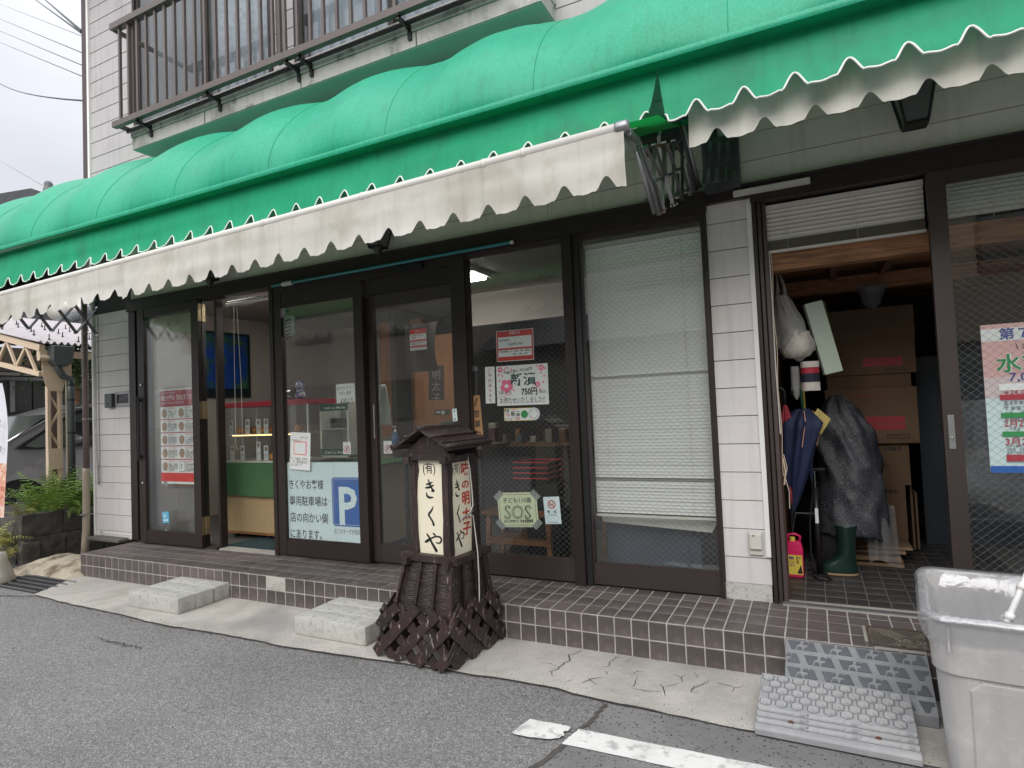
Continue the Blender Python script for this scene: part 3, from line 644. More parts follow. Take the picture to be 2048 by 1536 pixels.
def dome(X, t, off=0.0):
    th = t*PI/2
    c = (.5+.5*math.cos(2*PI*((X-5.199)/PER-.588)))**1.1
    wr = .010*noise.noise(Vector((X*2.2, t*3, 0)))+.004*noise.noise(Vector((X*9, t*4, 5)))
    b = (AA*c+wr)*math.sin(2*th)**.85 if 0 < t < 1 else 0
    cy, sz = max(math.cos(th), 0), math.sin(th)
    return Vector((X, -(DD-off)*cy**NN-b*cy, zed(X)+(HH-off)*sz**NN+b*sz))
nu = 420
o = MB().grid(lambda u, v: dome(AX0+(AX1-AX0)*u, v**1.1), nu, 30).build('canopy', 'green', A, smooth=True, recalc=False)
sm = MB()
for k in range(-7, 6):
    X = 5.199+k*PER
    if AX0 < X < AX1: sm = MB(); sm.tube([dome(X, t/24)+Vector((0, -.0005, .0005)) for t in range(0, 24)], .0022, 5, False); sm.build('seam', 'green_v', A, smooth=True)
    X += PER*.5+.06
# front bar wrapped in cloth
yf = -DD
MB().grid(lambda u, v: (AX0+(AX1-AX0)*u, yf-.004*math.sin(PI*v)-.002, zed(AX0+(AX1-AX0)*u)+.002-.034*v), nu//3, 8).build('front_hem', 'green', A, smooth=True, recalc=False)
MB().grid(lambda u, v: (AX0+(AX1-AX0)*u, yf+.085*v, zed(AX0+(AX1-AX0)*u)-.032+.004*v), nu//3, 4).build('hem_underside', 'green_v', A, smooth=True, recalc=False)
MB().tube([(AX0, yf+.03, Z0-.005), (AX1, yf+.03, Z0-.005)], .018, 8).build('front_bar', 'steel', A)
# ribs inside
for k in range(-7, 6):
    X = 5.199+(k+.588)*PER
    if AX0 < X < AX1: MB().tube([dome(X, t/14, .03) for t in range(0, 15)], .010, 6).build('rib', 'steel', A)
# valance with scalloped, white-piped edge; split in two at X = 5.81
SP = .2060
def scal(X, x0): # 0 at the lowest, 1 at the peak
    p = ((X-x0)/SP) % 1.0; d = min(p, 1-p)
    return max(0.0, 1-d/.27)**.75*1.0 if d < .27 else 0.0
def scal2(X, x0):
    p = ((X-x0)/SP) % 1.0; d = min(p, 1-p)
    return (0.5+.5*math.cos(PI*min(1, d/.26)))**.85+ .10*math.cos(PI*(0.5-d)/.24*1.0)*(d > .26)*-.6
def valance(x0, x1, ph, yb, ztop, zb, wob, name, mat, amp=.072, par=A, piped=True, thick=.0016, tilt=0.045, n_per=26, phase=0, end=None, sl=(0, 0)):
    n = int((x1-x0)/SP*n_per); nv = 9
    def pt(u, v):
        X = (x0+sl[0]*v)+(x1+sl[1]*v-x0-sl[0]*v)*u; zt = ztop(X); zl = zb(X)+amp*scal2(X, ph); z = zt+(zl-zt)*v
        v = (zt-z)/(zt-zl+amp*scal2(X, ph)) if zt-zl > .01 else v
        y = yb-tilt*v+wob*(noise.noise(Vector((X*1.1+phase, v*2.2, 1)))+.5*noise.noise(Vector((X*4+phase, v*1.5, 4))))*v+.0035*math.sin(2*PI*(X-ph)/SP+math.sin(X*3))*v**3+.006*noise.noise(Vector((X*.6+phase, v*5.5, 8)))*math.sin(PI*v)
        if end: y += end(X)*v
        return Vector((X, y, z))
    o = MB().grid(pt, n, nv).build(name, mat, par, smooth=True, recalc=False)
    if piped: MB().tube([pt(i/n, 1)+Vector((0, -.001, 0)) for i in range(n+1)], .0048, 5).build('piping', 'trim', par, smooth=True)
    return pt
zv_top = lambda X: zed(X)-.031
vb = lambda X: 2.600+.004*(X-4.5)*(1 if X < 4.5 else 2)-.074
pk = 5.345 # position of one peak
valance(AX0, 5.814, pk, -1.075, zv_top, lambda X: vb(X), .022, 'valance', 'green_v', sl=(0, -.045))
valance(5.816, AX1, 5.989, -1.075, zv_top, lambda X: vb(X)+(.03 if X < 5.86 else 0), .022, 'valance', 'green_v', phase=7, sl=(.030, 0))
# ================================================================ retractable awnings
def scissor(par, X, y0, y1, zc, hgt, n, mat='steel', r=.022):
    """lazy-tongs arm between wall y0 and front y1"""
    L = (y1-y0)/n
    for sx, off in ((-.012, 0), (.012, 1)):
        pts = []
        for i in range(n):
            ya, yb = y0+L*i, y0+L*(i+1)
            a = -1 if (i+off) % 2 == 0 else 1
            MB().bar((X+sx, ya, zc+a*hgt/2), (X+sx, yb, zc-a*hgt/2), .006, r, (1, 0, 0)).build('arm_link', mat, par)
    for i in range(n+1):
        for a in (-1, 1): MB().tube([(X-.022, y0+L*i, zc+a*hgt/2), (X+.022, y0+L*i, zc+a*hgt/2)], .009, 8).build('pivot', 'rust' if i % 3 == 1 else 'chrome', par)
RA = thing('retractable_awning', 'white-valanced roller awning hanging in front of the green valance, left part of the shop', 'awning', (2.5, -1.3, 2.45), group=None)
tz = lambda X: 2.363+.109*(X-.27)/5.43 if X > -3 else 2.3
ty = -1.30
MB().tube([(x_, ty, tz(x_)) for x_ in (-.95, 1, 3, 5.66)], .026, 14).build('roller_tube', 'tube', RA, smooth=True)
for x_ in (.88, 2.05, 3.42, 4.2, 4.98, 5.2): MB().tube([(x_-.012, ty, tz(x_)), (x_+.012, ty, tz(x_))], .0285, 14).build('tube_clip', 'tube', RA, smooth=True)
MB().lathe([(.0, 0), (.028, 0), (.031, .01), (.031, .05), (.024, .062), (0, .064)], (5.66, ty, tz(5.66)), 14, 0).build('end_cap', 'steel', RA, smooth=True)
valance(-.95, 5.70, 5.404, ty-.018, lambda X: tz(X)-.012, lambda X: tz(X)-.012-.262+(.02 if X < 2 else 0), .022, 'white_valance', 'valance', amp=.062, par=RA, piped=False, thick=.0015, phase=3, tilt=.0)
# its green cloth runs back up to the wall
MB().grid(lambda u, v: (-.95+6.80*u, ty+.01+1.21*v, tz(-.95+6.63*u)+.022+(.50)*v-.05*math.sin(PI*v)), 40, 8).build('cloth', 'green_d', RA, smooth=True, recalc=False)
# right lazy-tongs arm, stretched from the wall plate out to the roller tube
def vplane(px, py, p0, p1):
    """measured position on the upright plane through p0 and p1 (x, y)"""
    d = _f+RT*((px-1024)/FPX)-UP*((py-768)/FPX); n_ = Vector((p1[1]-p0[1], -(p1[0]-p0[0]), 0))
    return CAM+d*((Vector((p0[0], p0[1], 0))-CAM).dot(n_)/d.dot(n_))
AP0, AP1 = (5.82, 0.0), (5.715, -1.25)
def ar(x, y, off=0): return vplane(1240+x/5.12, 140+y/5.12, (AP0[0]+off, AP0[1]), (AP1[0]+off, AP1[1]))
for i_, (p, q, r_, of, mm) in enumerate((((160, 830), (350, 1470), .010, -.012, 'steel'), ((195, 740), (400, 1480), .013, .0, 'steel'), ((215, 800), (430, 1440), .007, .012, 'dsteel'),
        ((610, 540), (775, 1230), .011, -.01, 'dsteel'), ((640, 530), (815, 1220), .015, .006, 'steel'))):
    MB().tube([ar(*p, of), ar(*q, of)], r_, 8).build('slide_tube', mm, RA, smooth=True)
for i_, (p, q) in enumerate((((230, 805), (350, 1145)), ((352, 770), (343, 1145)), ((265, 795), (425, 1085)), ((452, 738), (466, 1065)), ((450, 738), (438, 1445)), ((350, 1150), (450, 1430)), ((548, 720), (542, 1390)), ((470, 1090), (540, 1380)), ((375, 820), (455, 1085)),
        ((485, 765), (560, 1010)), ((560, 1050), (640, 1335)), ((635, 730), (640, 1335)), ((575, 745), (655, 905)), ((640, 1000), (720, 1285)), ((690, 960), (740, 1240)), ((590, 1060), (600, 1310)))):
    MB().bar(ar(*p, .008*(i_ % 3-1)), ar(*q, .008*(i_ % 3-1)), .006, .019 if i_ % 2 else .015, (1, 0, 0)).build('arm_link', 'steel' if i_ < 8 else 'dsteel', RA)
for i_, (p, q) in enumerate((((215, 805), (335, 788)), ((335, 788), (500, 755)), ((340, 1135), (435, 1110)), ((465, 1080), (540, 1065)), ((565, 1025), (640, 1005)), ((430, 1450), (470, 1420)), ((535, 1395), (580, 1365)), ((650, 1240), (700, 1230)), ((500, 755), (640, 728)))):
    MB().tube([ar(*p), ar(*q)], .0075, 8).build('pivot', 'rust' if i_ in (1, 5) else 'dsteel', RA)
for (x_, y_) in ((232, 800), (262, 785), (345, 765), (375, 785), (450, 740), (480, 762), (375, 1128), (345, 1145), (466, 1085), (545, 722), (440, 1448), (540, 1388), (570, 1368), (662, 1245), (590, 1300)):
    q_ = ar(x_, y_); MB().lathe([(0, -.014), (.009, -.012), (.009, .012), (0, .014)], q_, 8, 0).build('pivot_bolt', 'chrome', RA)
MB().bar(Vector((5.715, -1.29, 2.45)), ar(190, 740), .022, .03).build('knuckle', 'steel', RA); MB().bar(Vector((5.69, -1.29, 2.44)), ar(165, 820), .010, .018).build('knuckle', 'steel', RA)
scissor(RA, -.55, -.06, -1.15, 2.36, .30, 5, 'black', .055)
# wall plate and housings
MB().box((5.44, -.03, 2.84), (5.95, -.011, 3.06)).box((5.45, -.06, 2.93), (5.95, -.03, 2.95)).build('wall_plate', 'dsteel', RA)
MB().box((5.48, -.035, 2.528), (5.86, -.012, 2.56)).build('wall_plate', 'steel', RA)
MB().tube([(5.60, -.02, 2.98), (5.60, -.07, 2.93), (5.60, -.07, 2.86), (5.60, -.03, 2.80)], .012, 6).build('hook', 'white', RA)
RB = thing('retractable_awning', 'folded white-valanced roller awning at the right, behind the green valance', 'awning', (7, -1.0, 2.6))
RY = -.99
valance(5.935, 9.1, 6.268, RY, lambda X: 2.74, lambda X: 2.425, .015, 'white_valance', 'valance', amp=.065, par=RB, piped=False, thick=.0015, phase=9)
MB().tube([(5.98, RY+.03, 2.73), (9.1, RY+.03, 2.73)], .026, 12).build('roller_tube', 'tube', RB, smooth=True)
MB().box((5.87, -.10, 2.50), (6.075, -.012, 2.83)).build('wall_plate', 'dsteel', RB)
BP0, BP1 = (6.07, -.04), (5.90, -.45)
def br(x, y): return vplane(1240+x/5.12, 140+y/5.12, BP0, BP1)
for k in range(8):
    x_ = 850+k*45; MB().bar(br(x_-8, 700), br(x_+22, 1170-k*8), .006, .016, (1, 0, 0)).build('arm_link', 'dsteel', RB)
    MB().bar(br(x_+30, 740), br(x_+2, 1165-k*8), .006, .014, (1, 0, 0)).build('arm_link', 'steel' if k % 2 else 'dsteel', RB); MB().tube([br(x_+5, 862), br(x_+20, 858)], .008, 6).build('pivot', 'dsteel', RB)
MB().bar((5.91, -.45, 2.70), (5.96, RY+.05, 2.74), .02, .02).build('knuckle', 'dsteel', RB)
MB().grid(lambda u, v: (5.98+3.1*u, RY+.03+.9*v, 2.76+.35*v-.03*math.sin(PI*v)), 20, 6).build('cloth', 'green_d', RB, smooth=True, recalc=False)
# ================================================================ rooms behind the glass
mt['orangewood'] = M('orange_brown_panel', (.30, .13, .05), .6, .15, 3, stretch=(6, 6, .6))
mt['tanwood'] = M('tan_laminate', (.42, .30, .16), .55, .08, 4, stretch=(10, 10, .6))
mt['wood'] = M('warm_pine', (.30, .135, .055), .55, .22, 4, .15, 60, stretch=(1, 9, 9), col2=(.16, .065, .03), c2s=(.45, .65), c2scale=6)
mt['beamwood'] = M('brown_roof_timber', (.36, .17, .075), .6, .25, 4, .2, 60, stretch=(1, 10, 10), col2=(.18, .08, .04), c2s=(.42, .62), c2scale=5)
mt['plywood'] = M('dark_plywood_lining', (.16, .085, .045), .7, .25, 3, stretch=(1, 5, 5))
mt['lamp'] = M('fluorescent_tube', (1, .98, .93), .5, 0, emit=9)
mt['led'] = M('warm_led_strip', (1, .62, .25), .5, 0, emit=1.8)
XR = 5.86
box('inner_wall', (-.70, .12, 0), (-.62, 3.6, 2.60), 'innerwall', B)
box('inner_wall', (-.70, 3.5, 0), (1.5, 3.6, 2.60), 'innerwall', B)
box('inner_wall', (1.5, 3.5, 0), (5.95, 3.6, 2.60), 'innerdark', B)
box('inner_wall', (5.90, .12, 0), (5.96, 3.6, 2.60), 'innerwall', B)
box('inner_wall', (-.62, .1, 0), (-.0, .12, 2.60), 'innerwall', B)
box('ceiling', (-.70, .072, 2.60), (5.96, 3.6, 2.66), 'ceiling', B)
box('inner_floor', (-.70, .076, -.06), (5.96, 3.6, .004), 'floor_in', B)
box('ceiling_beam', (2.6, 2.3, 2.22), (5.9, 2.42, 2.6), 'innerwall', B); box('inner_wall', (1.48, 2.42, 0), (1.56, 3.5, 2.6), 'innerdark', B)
box('partition_panel', (1.05, 2.75, .9), (1.75, 2.80, 2.48), 'orangewood', B); box('partition_panel', (1.76, 2.55, 0), (2.5, 2.62, 2.2), 'orangewood', B)
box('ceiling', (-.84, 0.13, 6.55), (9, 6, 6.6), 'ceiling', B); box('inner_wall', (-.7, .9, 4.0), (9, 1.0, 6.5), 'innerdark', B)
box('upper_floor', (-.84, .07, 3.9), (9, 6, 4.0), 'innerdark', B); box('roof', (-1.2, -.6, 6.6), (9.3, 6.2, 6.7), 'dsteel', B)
def lampfix(x0, y0, lab):
    L_ = thing('ceiling_light', lab, 'ceiling light', (x0+.6, y0+.17, 2.6))
    box('housing', (x0, y0, 2.555), (x0+1.25, y0+.36, 2.5985), 'white', L_)
    for k in range(4): MB().tube([(x0+.03, y0+.06+.08*k, 2.535), (x0+1.22, y0+.06+.08*k, 2.535)], .014, 8).build('tube', 'lamp', L_)
lampfix(2.30, 1.05, 'lit fluorescent ceiling light seen through the window with the handwritten notices')
lampfix(.15, .13, 'added fluorescent ceiling light above the pastry case that brightens the room, mostly hidden by the door head')  # second fixture is added to brighten the interior, tucked behind the door head
# storeroom
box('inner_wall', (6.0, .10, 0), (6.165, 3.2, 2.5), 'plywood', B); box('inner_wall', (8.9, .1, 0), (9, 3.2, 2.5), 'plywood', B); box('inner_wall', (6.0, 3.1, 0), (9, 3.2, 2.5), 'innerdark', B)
box('ceiling', (6.0, .08, 2.42), (9, 3.2, 2.5), 'plywood', B)
sf = box('storeroom_floor', (6.166, .072, -.05), (9, 3.1, -.004), 'grout_dark'); tag(sf, kind='structure')
ftile = None
for i in range(12):
    for j in range(16):
        q = (6.23+i*.112, .145+j*.132, -.0065)
        if q[0] > 7.75: continue
        if ftile is None: ftile = tile_mesh('floor_tile', .106, .126, .006, 0, 'tile_dark'); ftile.parent = sf; ftile.location = q
        else: inst(ftile, 'floor_tile', (q[0], q[1], q[2]+rj.uniform(-.001, .001)), sf, (rj.uniform(-.006, .006), rj.uniform(-.006, .006), 0))
box('roof_beam', (6.165, .085, 2.00), (8.9, .19, 2.125), 'beamwood', B)
box('roof_beam', (6.165, 1.12, 1.985), (8.9, 1.22, 2.09), 'beamwood', B)
for px_r, py_r in ((1668, 545), (1776, 530)):
    q = W(px_r, py_r, 1, .75); box('rafter', (q.x-.022, .19, 2.07), (q.x+.022, 1.12, 2.14), 'plywood', B)
for k in range(14): box('ceiling_board', (6.166, .19+k*.2, 2.142+.001*(k % 2)), (8.9, .385+k*.2, 2.156), 'beamwood' if k % 3 else 'plywood', B)
# ================================================================ things in the shop
T = thing('counter', 'tan wheeled counter under a green cloth, inside the open entrance', 'counter', (1.5, .6, 0))
box('cabinet', (.83, .42, .055), (2.9, .95, .76), 'tanwood', T); box('bottom_rail', (.83, .414, .05), (2.9, .42, .075), 'wood', T)
for x in (.92, 1.4, 2.7): MB().tube([(x, .46, .028), (x+.025, .46, .028)], .026, 12).build('caster', 'rubber', T)
mt['greencloth'] = M('green_table_cloth', (.055, .145, .060), .85, .08, 4, .1, 80)
cl = MB().grid(lambda u, v: (.79+2.13*u, .385+.008*math.sin(u*19)*v-.012*v+.004*math.sin(u*61)*v, .775-.335*v+.006*math.sin(u*9)*v), 90, 8).box((.785, .388, .762), (2.93, .97, .776)).build('tablecloth', 'greencloth', None, smooth=False)
tag(cl, 'green cloth draped over the counter under the pastry case', 'tablecloth')
mat_ = box('floor_mat', (1.25, .10, .005), (2.0, .8, .018), M('dark_green_mat', (.015, .04, .045), .95, .3, 40, .6, 200)); tag(mat_, 'dark green doormat just inside the open entrance', 'doormat')
C_ = thing('pastry_case', 'clear pastry display case with a bright red top rail on the green counter', 'display case', (1.6, .6, .78))
box('top', (.79, .42, 1.35), (2.0, .86, 1.40), 'crimson', C_); box('base', (.80, .43, .778), (2.0, .86, .795), 'offwhite', C_)
for x in (.80, 1.985):
    for y in (.43, .845): box('post', (x, y, .795), (x+.014, y+.014, 1.35), 'white', C_)
box('shelf', (.82, .44, 1.062), (1.98, .85, 1.068), 'offwhite', C_); box('led_strip', (.93, .432, 1.052), (1.98, .44, 1.06), 'led', C_)
box('front_pane', (.815, .432, .80), (1.985, .436, 1.35), 'acrylic', C_)
mt['bread'] = M('golden_bread', (.75, .34, .09), .5, .25, 20, .2, 40, col2=(.45, .15, .035), c2s=(.4, .65), c2scale=22)
kinds = ('curry bun', 'long roll', 'round bun')
n_ = 0
for zc, xs in ((1.075, (1.0, 1.08, 1.17, 1.33, 1.42, 1.55, 1.63, 1.80)), (.80, (1.42, 1.47, 1.58, 1.72, 1.86))):
    for x in xs:
        b_ = MB()
        b_.lathe([(.0, 0), (.034, .004), (.045, .03), (.040, .055), (.020, .070), (0, .073)], (x, .485+.02*((n_*7) % 3), zc), 12)
        o = b_.build('bread_roll', 'bread', None, smooth=True); n_ += 1
        tag(o, '{} golden brown bread roll from the left on the {} shelf of the pastry case'.format(('first', 'second', 'third', 'fourth', 'fifth', 'sixth', 'seventh', 'eighth')[xs.index(x)], 'upper' if zc > 1 else 'lower'), 'bread roll', 'bread rolls on the {} shelf of the pastry case'.format('upper' if zc > 1 else 'lower'))
for zc, pts, lv in ((1.07, (458, 491, 513, 528, 550), 'upper'), (.80, (461, 481, 513, 528), 'lower')):
    for i_, p_ in enumerate(pts):
        a = W(p_, 860 if lv == 'upper' else 910, 1, .445)
        hgt = .15 if not (lv == 'lower' and p_ == 513) else .19
        sg = Sign('price_card', '{} upright price card on the {} shelf of the pastry case'.format(('leftmost', 'second', 'third', 'fourth', 'rightmost')[i_ if lv == 'upper' or i_ < 3 else 4], lv), 'price card', (a.x, .444, zc+hgt), (1, 0, 0), .062, hgt)
        sg.disc(.031, .035, .02, 'brownprint', ry=.024); sg.rect(.012, hgt*.6, .038, .008, 'crimson'); sg.rect(.014, hgt*.75, .034, .003, 'greyink'); sg.rect(.014, hgt*.82, .034, .003, 'greyink'); sg.done()
o = MB().lathe([(0, .115), (.05, .11), (.09, .085), (.118, .04), (.125, .0), (.118, -.012), (0, -.012)], (1.62, .62, 1.413), 24).build('black_bowl', M('glossy_black', (.01, .01, .012), .08, 0, spec=.8), None, smooth=True); tag(o, 'glossy black dome-shaped lid on top of the red pastry case', 'lid')
# picture of the sea on the left wall
q = [W(433, 664, 0, -.61), W(497, 670, 0, -.61), W(497, 795, 0, -.61)]
pz0, pz1 = q[2].z, q[1].z; py1 = q[1].y; py0 = py1-.75
PF = thing('framed_map', 'large framed blue map on the left interior wall', 'picture', (-.6, (py0+py1)/2, pz0))
mb = MB()
for a, b in (((py0, pz0), (py1, pz0+.035)), ((py0, pz1-.035), (py1, pz1)), ((py0, pz0+.035), (py0+.035, pz1-.035)), ((py1-.035, pz0+.035), (py1, pz1-.035))): mb.box((-.618, a[0], a[1]), (-.59, b[0], b[1]))
mb.build('frame', M('dark_green_frame', (.012, .03, .03), .4, .1), PF)
mt['sea'] = M('blue_map_print', (.012, .06, .30), .4, .15, 3, col2=(.04, .12, .07), c2s=(.50, .56), c2scale=4.5)
box('map_sheet', (-.616, py0+.035, pz0+.12), (-.604, py1-.035, pz1-.035), 'sea', PF); box('map_sheet', (-.616, py0+.035, pz0+.035), (-.604, py1-.035, pz0+.12), M('dark_map_margin', (.01, .02, .03), .4), PF)
# counter cooler with green header
K_ = thing('glass_cabinet', 'small glass-doored counter cabinet with green lettered headers, behind the entrance door', 'cabinet', (2.27, .6, .78))
kx0, kx1 = W(640, 860, 1, .55).x, W(698, 860, 1, .55).x; kz0, kz1 = W(668, 915, 1, .55).z, W(668, 808, 1, .55).z
mb = MB().box((kx0, .55, kz0), (kx0+.022, .85, kz1)).box((kx1-.022, .55, kz0), (kx1, .85, kz1)).box((kx0, .55, kz0), (kx1, .85, kz0+.02)).box((kx0, .84, kz0), (kx1, .85, kz1)).box((kx0, .56, kz0+.27), (kx1, .84, kz0+.277))
mb.build('frame', 'offwhite', K_)
mt['cabgreen'] = M('cabinet_green', (.01, .10, .05), .4, .03)
for z in (kz1-.065, kz0+.02):
    sg = Sign('x', '', '', (kx0+.005, .548, z+.065), (1, 0, 0), kx1-kx0-.01, .065, 'cabgreen', parent=K_, panel='header')
    sg.text('Café La Mode', .05, .018, .034, 'paper', wd=kx1-kx0-.09, bold=.01); sg.done()
box('pane', (kx0+.02, .553, kz0+.085), (kx1-.02, .556, kz1-.065), 'acrylic', K_)
for k in range(5): o = MB().lathe([(.022, 0), (.022, .09), (.018, .1), (0, .1)], (kx0+.07+.05*k, .65, kz0+.279), 10).build('jar', 'bronze2', None); tag(o, '{} dark jar from the left on the middle shelf of the green-headed counter cabinet'.format(('first', 'second', 'third', 'fourth', 'fifth')[k]), 'jar', 'jars in the counter cabinet')
# sanitiser bottle and tables behind door two
def at(px, py, y): return W(px, py, 1, y)
a = at(791, 893, .5)
o = thing('pump_bottle', 'blue pump bottle standing on the table behind the right-hand entrance door', 'bottle', (a.x, .5, a.z))
MB().lathe([(0, 0), (.034, 0), (.036, .01), (.036, .10), (.02, .125), (.012, .13), (0, .13)], (a.x, .5, a.z), 16).build('bottle_body', M('blue_liquid', (.06, .16, .30), .15, .05), o, smooth=True)
MB().lathe([(0, .13), (.013, .13), (.013, .145), (.005, .15), (.005, .175), (.016, .178), (.016, .186), (0, .186)], (a.x, .5, a.z), 12).box((a.x-.035, .494, a.z+.178), (a.x, .506, a.z+.186)).build('pump_head', 'white', o)
o = thing('table', 'dark side table behind the right-hand entrance door', 'table', (3.6, .65, 0)); box('table_top', (3.05, .42, a.z-.03), (3.92, .95, a.z-.001), 'plywood', o)
for x in (3.1, 3.86):
    for y in (.46, .9): box('leg', (x, y, .005), (x+.03, y+.03, a.z-.03), 'black', o)
for k in range(3):
    o = MB().lathe([(0, 0), (.13, 0), (.14, .02), (.14, .05), (.12, .065), (0, .07)], (3.35+.02*k, .95-.03*k, a.z+.001+k*.071), 20).build('cushion', M('striped_green_cushion', (.035, .06, .03), .8, .3, 30), None, smooth=True); tag(o, 'round dark green cushion in the pile behind the entrance door, {} of three'.format(('bottom', 'middle', 'top')[k]), 'cushion')
# wooden stools behind the notices window
def stool(cx, cy, w_, h_, lab, mm='wood'):
    s_ = thing('wooden_stool', lab, 'stool', (cx, cy, .004))
    box('seat', (cx-w_/2, cy-.16, h_-.03), (cx+w_/2, cy+.16, h_), mm, s_, bevel=.004)
    for sx in (-1, 1):
        for sy in (-1, 1): MB().bar((cx+sx*(w_/2-.05), cy+sy*.115, h_-.03), (cx+sx*(w_/2-.035), cy+sy*.13, .004), .035, .035, (0, 1, 0)).build('leg', mm, s_)
    for sy in (-1, 1): MB().bar((cx-w_/2+.045, cy+sy*.125, .17), (cx+w_/2-.045, cy+sy*.125, .17), .03, .05).build('stretcher', mm, s_)
a, b = at(965, 1005, .42), at(1103, 1010, .42)
stool((a.x+b.x)/2+.03, .50, (b.x-a.x), .40, 'warm brown wooden stool behind the octagonal rescue sign')
stool(5.0, .95, .45, .40, 'dark brown wooden stool half hidden behind the window post', 'plywood')
# red-rimmed stacked baskets
ra, rb = at(1026, 925, .42), at(1108, 920, .42)
for k in range(4):
    z = at(1026, 925+k*10.5, .42).z; o = thing('shopping_basket', '{} of the stacked black baskets with red rims behind the window'.format(('topmost', 'second from top', 'third from top', 'lowest')[k]), 'basket', ((ra.x+rb.x)/2, .56, z-.06))
    x0, x1 = ra.x, at(1088, 925, .42).x+.02
    rim = [(x0, .42, z), (x1, .42, z), (x1+.03, .70, z), (x0+.03, .70, z), (x0, .42, z), (x1, .42, z)]
    MB().tube(rim, .005, 6, False).build('rim', 'red', o)
    MB().box((x0+.012, .43, z-.036), (x1+.0, .69, z-.006)).build('tray', 'black', o)
box('stand', (ra.x+.08, .46, .004), (rb.x, .70, at(1026, 960, .42).z-.03), 'black', thing('dark_cabinet', 'dark cabinet under the red-rimmed baskets', 'cabinet', (ra.x+.2, .58, .004)))
# dim counters and shelves deeper inside
D_ = thing('sales_counter', 'dark sales counter with goods at the back of the shop', 'counter', (3.2, 2.0, .004))
box('front', (2.2, 1.75, .004), (4.7, 2.2, .82), 'innerdark', D_); box('top', (2.17, 1.72, .82), (4.73, 2.23, .85), 'plywood', D_)
rr = random.Random(11); gm = [M('goods_%d' % k, c, .6, .1) for k, c in enumerate(((.25, .22, .18), (.30, .16, .06), (.10, .12, .14), (.38, .36, .3), (.12, .05, .05)))]
for k in range(22):
    x = 2.25+k*.11; h_ = rr.uniform(.06, .22); o = MB().cbox((x, 1.80+.1*(k % 3), .851), (x+rr.uniform(.05, .09), 1.90+.1*(k % 3), .851+h_), .008).build('packaged_goods', gm[k % 5], None); tag(o, '{} packet on the dark sales counter inside, {} from its left end'.format(('grey-beige', 'orange-brown', 'dark blue-grey', 'pale', 'dark red')[k % 5], ('first', 'second', 'third', 'fourth', 'fifth', 'sixth', 'seventh', 'eighth', 'ninth', 'tenth', 'eleventh', 'twelfth', 'thirteenth', 'fourteenth', 'fifteenth', 'sixteenth', 'seventeenth', 'eighteenth', 'nineteenth', 'twentieth', 'twenty-first', 'twenty-second')[k]), 'packet', 'packets on the sales counter')
a0, a1 = at(745, 770, .9), at(786, 850, .9)
bg_ = MB().grid(lambda u, v: (a0.x+(a1.x-a0.x)*(.5+(u-.5)*(.25+.75*min(1, v*1.7))), .9+.03*math.sin(u*9+v*3), a0.z+(a1.z-a0.z)*v), 14, 12).build('plastic_bag', M('white_bag_indoor', (.5, .5, .47), .5, .1), None, smooth=True); bg_.modifiers.new('s', 'SOLIDIFY').thickness = .004; tag(bg_, 'white plastic bag hanging inside behind the right-hand entrance door', 'bag')
a0 = at(600, 770, .6)
F_ = thing('dog_figurine', 'small blue and white dog figurine on the pastry case behind the door', 'figurine', (a0.x, .6, 1.401))
MB().lathe([(0, 0), (.05, 0), (.055, .03), (.04, .08), (.03, .10), (.045, .13), (.042, .16), (.02, .18), (0, .185)], (a0.x, .6, 1.401), 16).build('body', M('blue_white_ceramic', (.45, .47, .55), .3, .1, col2=(.05, .08, .25), c2s=(.5, .55), c2scale=30), F_, smooth=True)
for sx in (-1, 1): MB().lathe([(.016, 0), (.01, .02), (0, .03)], (a0.x+.028*sx, .6, 1.401+.16), 8).build('ear', 'navyink', F_)
# paper inside on the partition
a0, a1 = at(817, 660, 1.6), at(855, 655, 1.6)
# ================================================================ blinds
def blind(lab, x0, x1, z1, z0, y, pitch, tilt, dep, mat, rail=True, gaps=(), cords=(.12, .88), stack=0):
    o = thing('venetian_blind', lab, 'blind', ((x0+x1)/2, y, z1)); L = x1-x0
    box('head_rail', (x0, y-.018, z1-.03), (x1, y+.018, z1), 'offwhite', o)
    sm_ = MB(); d = dep/2
    V = []
    for s_ in (-1, -.33, .33, 1): V.append((s_*d, .0025*(1-s_*s_)))
    c, sn = math.cos(tilt), math.sin(tilt)
    P = [(a*c-b*sn, a*sn+b*c) for a, b in V]
    vs = [(xx, yy, zz) for xx in (-L/2, L/2) for yy, zz in P]
    sm_.add(vs, [(i, i+1, 5+i, 4+i) for i in range(3)])
    src = None; z = z1-.045; k = 0
    while z > z0+.03+stack*.0035:
        zz = z
        q = Vector(((x0+x1)/2, y, zz+.0008*math.sin(k*1.7)))-o.location
        ro = (rj.uniform(-.03, .03)+(.5 if k in gaps else 0), 0, 0) if True else None
        ro = (ro[0], rj.uniform(-.0006, .0006), 0)
        if src is None: src = sm_.build('slat', mat, o, local=True, recalc=False, smooth=True); src.location = q
        else: inst(src, 'slat', q, o, ro)
        z -= pitch; k += 1
    for j in range(stack): inst(src, 'slat', Vector(((x0+x1)/2, y, z0+.016+j*.0036))-o.location, o, (-tilt*.9, 0, 0))
    box('bottom_rail', (x0, y-.012, z0), (x1, y+.012, z0+.014), 'offwhite', o)
    for t in cords: MB().tube([(x0+L*t, y-dep*.5, z1-.02), (x0+L*t, y-dep*.5, z0)], .0012, 4).build('cord', 'offwhite', o)
    return o
mt['slat'] = M('pale_green_white_slat', (.88, .88, .865), .45, .03, 3)
mt['slat2'] = M('cream_slat', (.70, .68, .60), .45, .05, 3)
mt['slat3'] = M('grey_green_slat', (.52, .55, .49), .5, .05, 3)
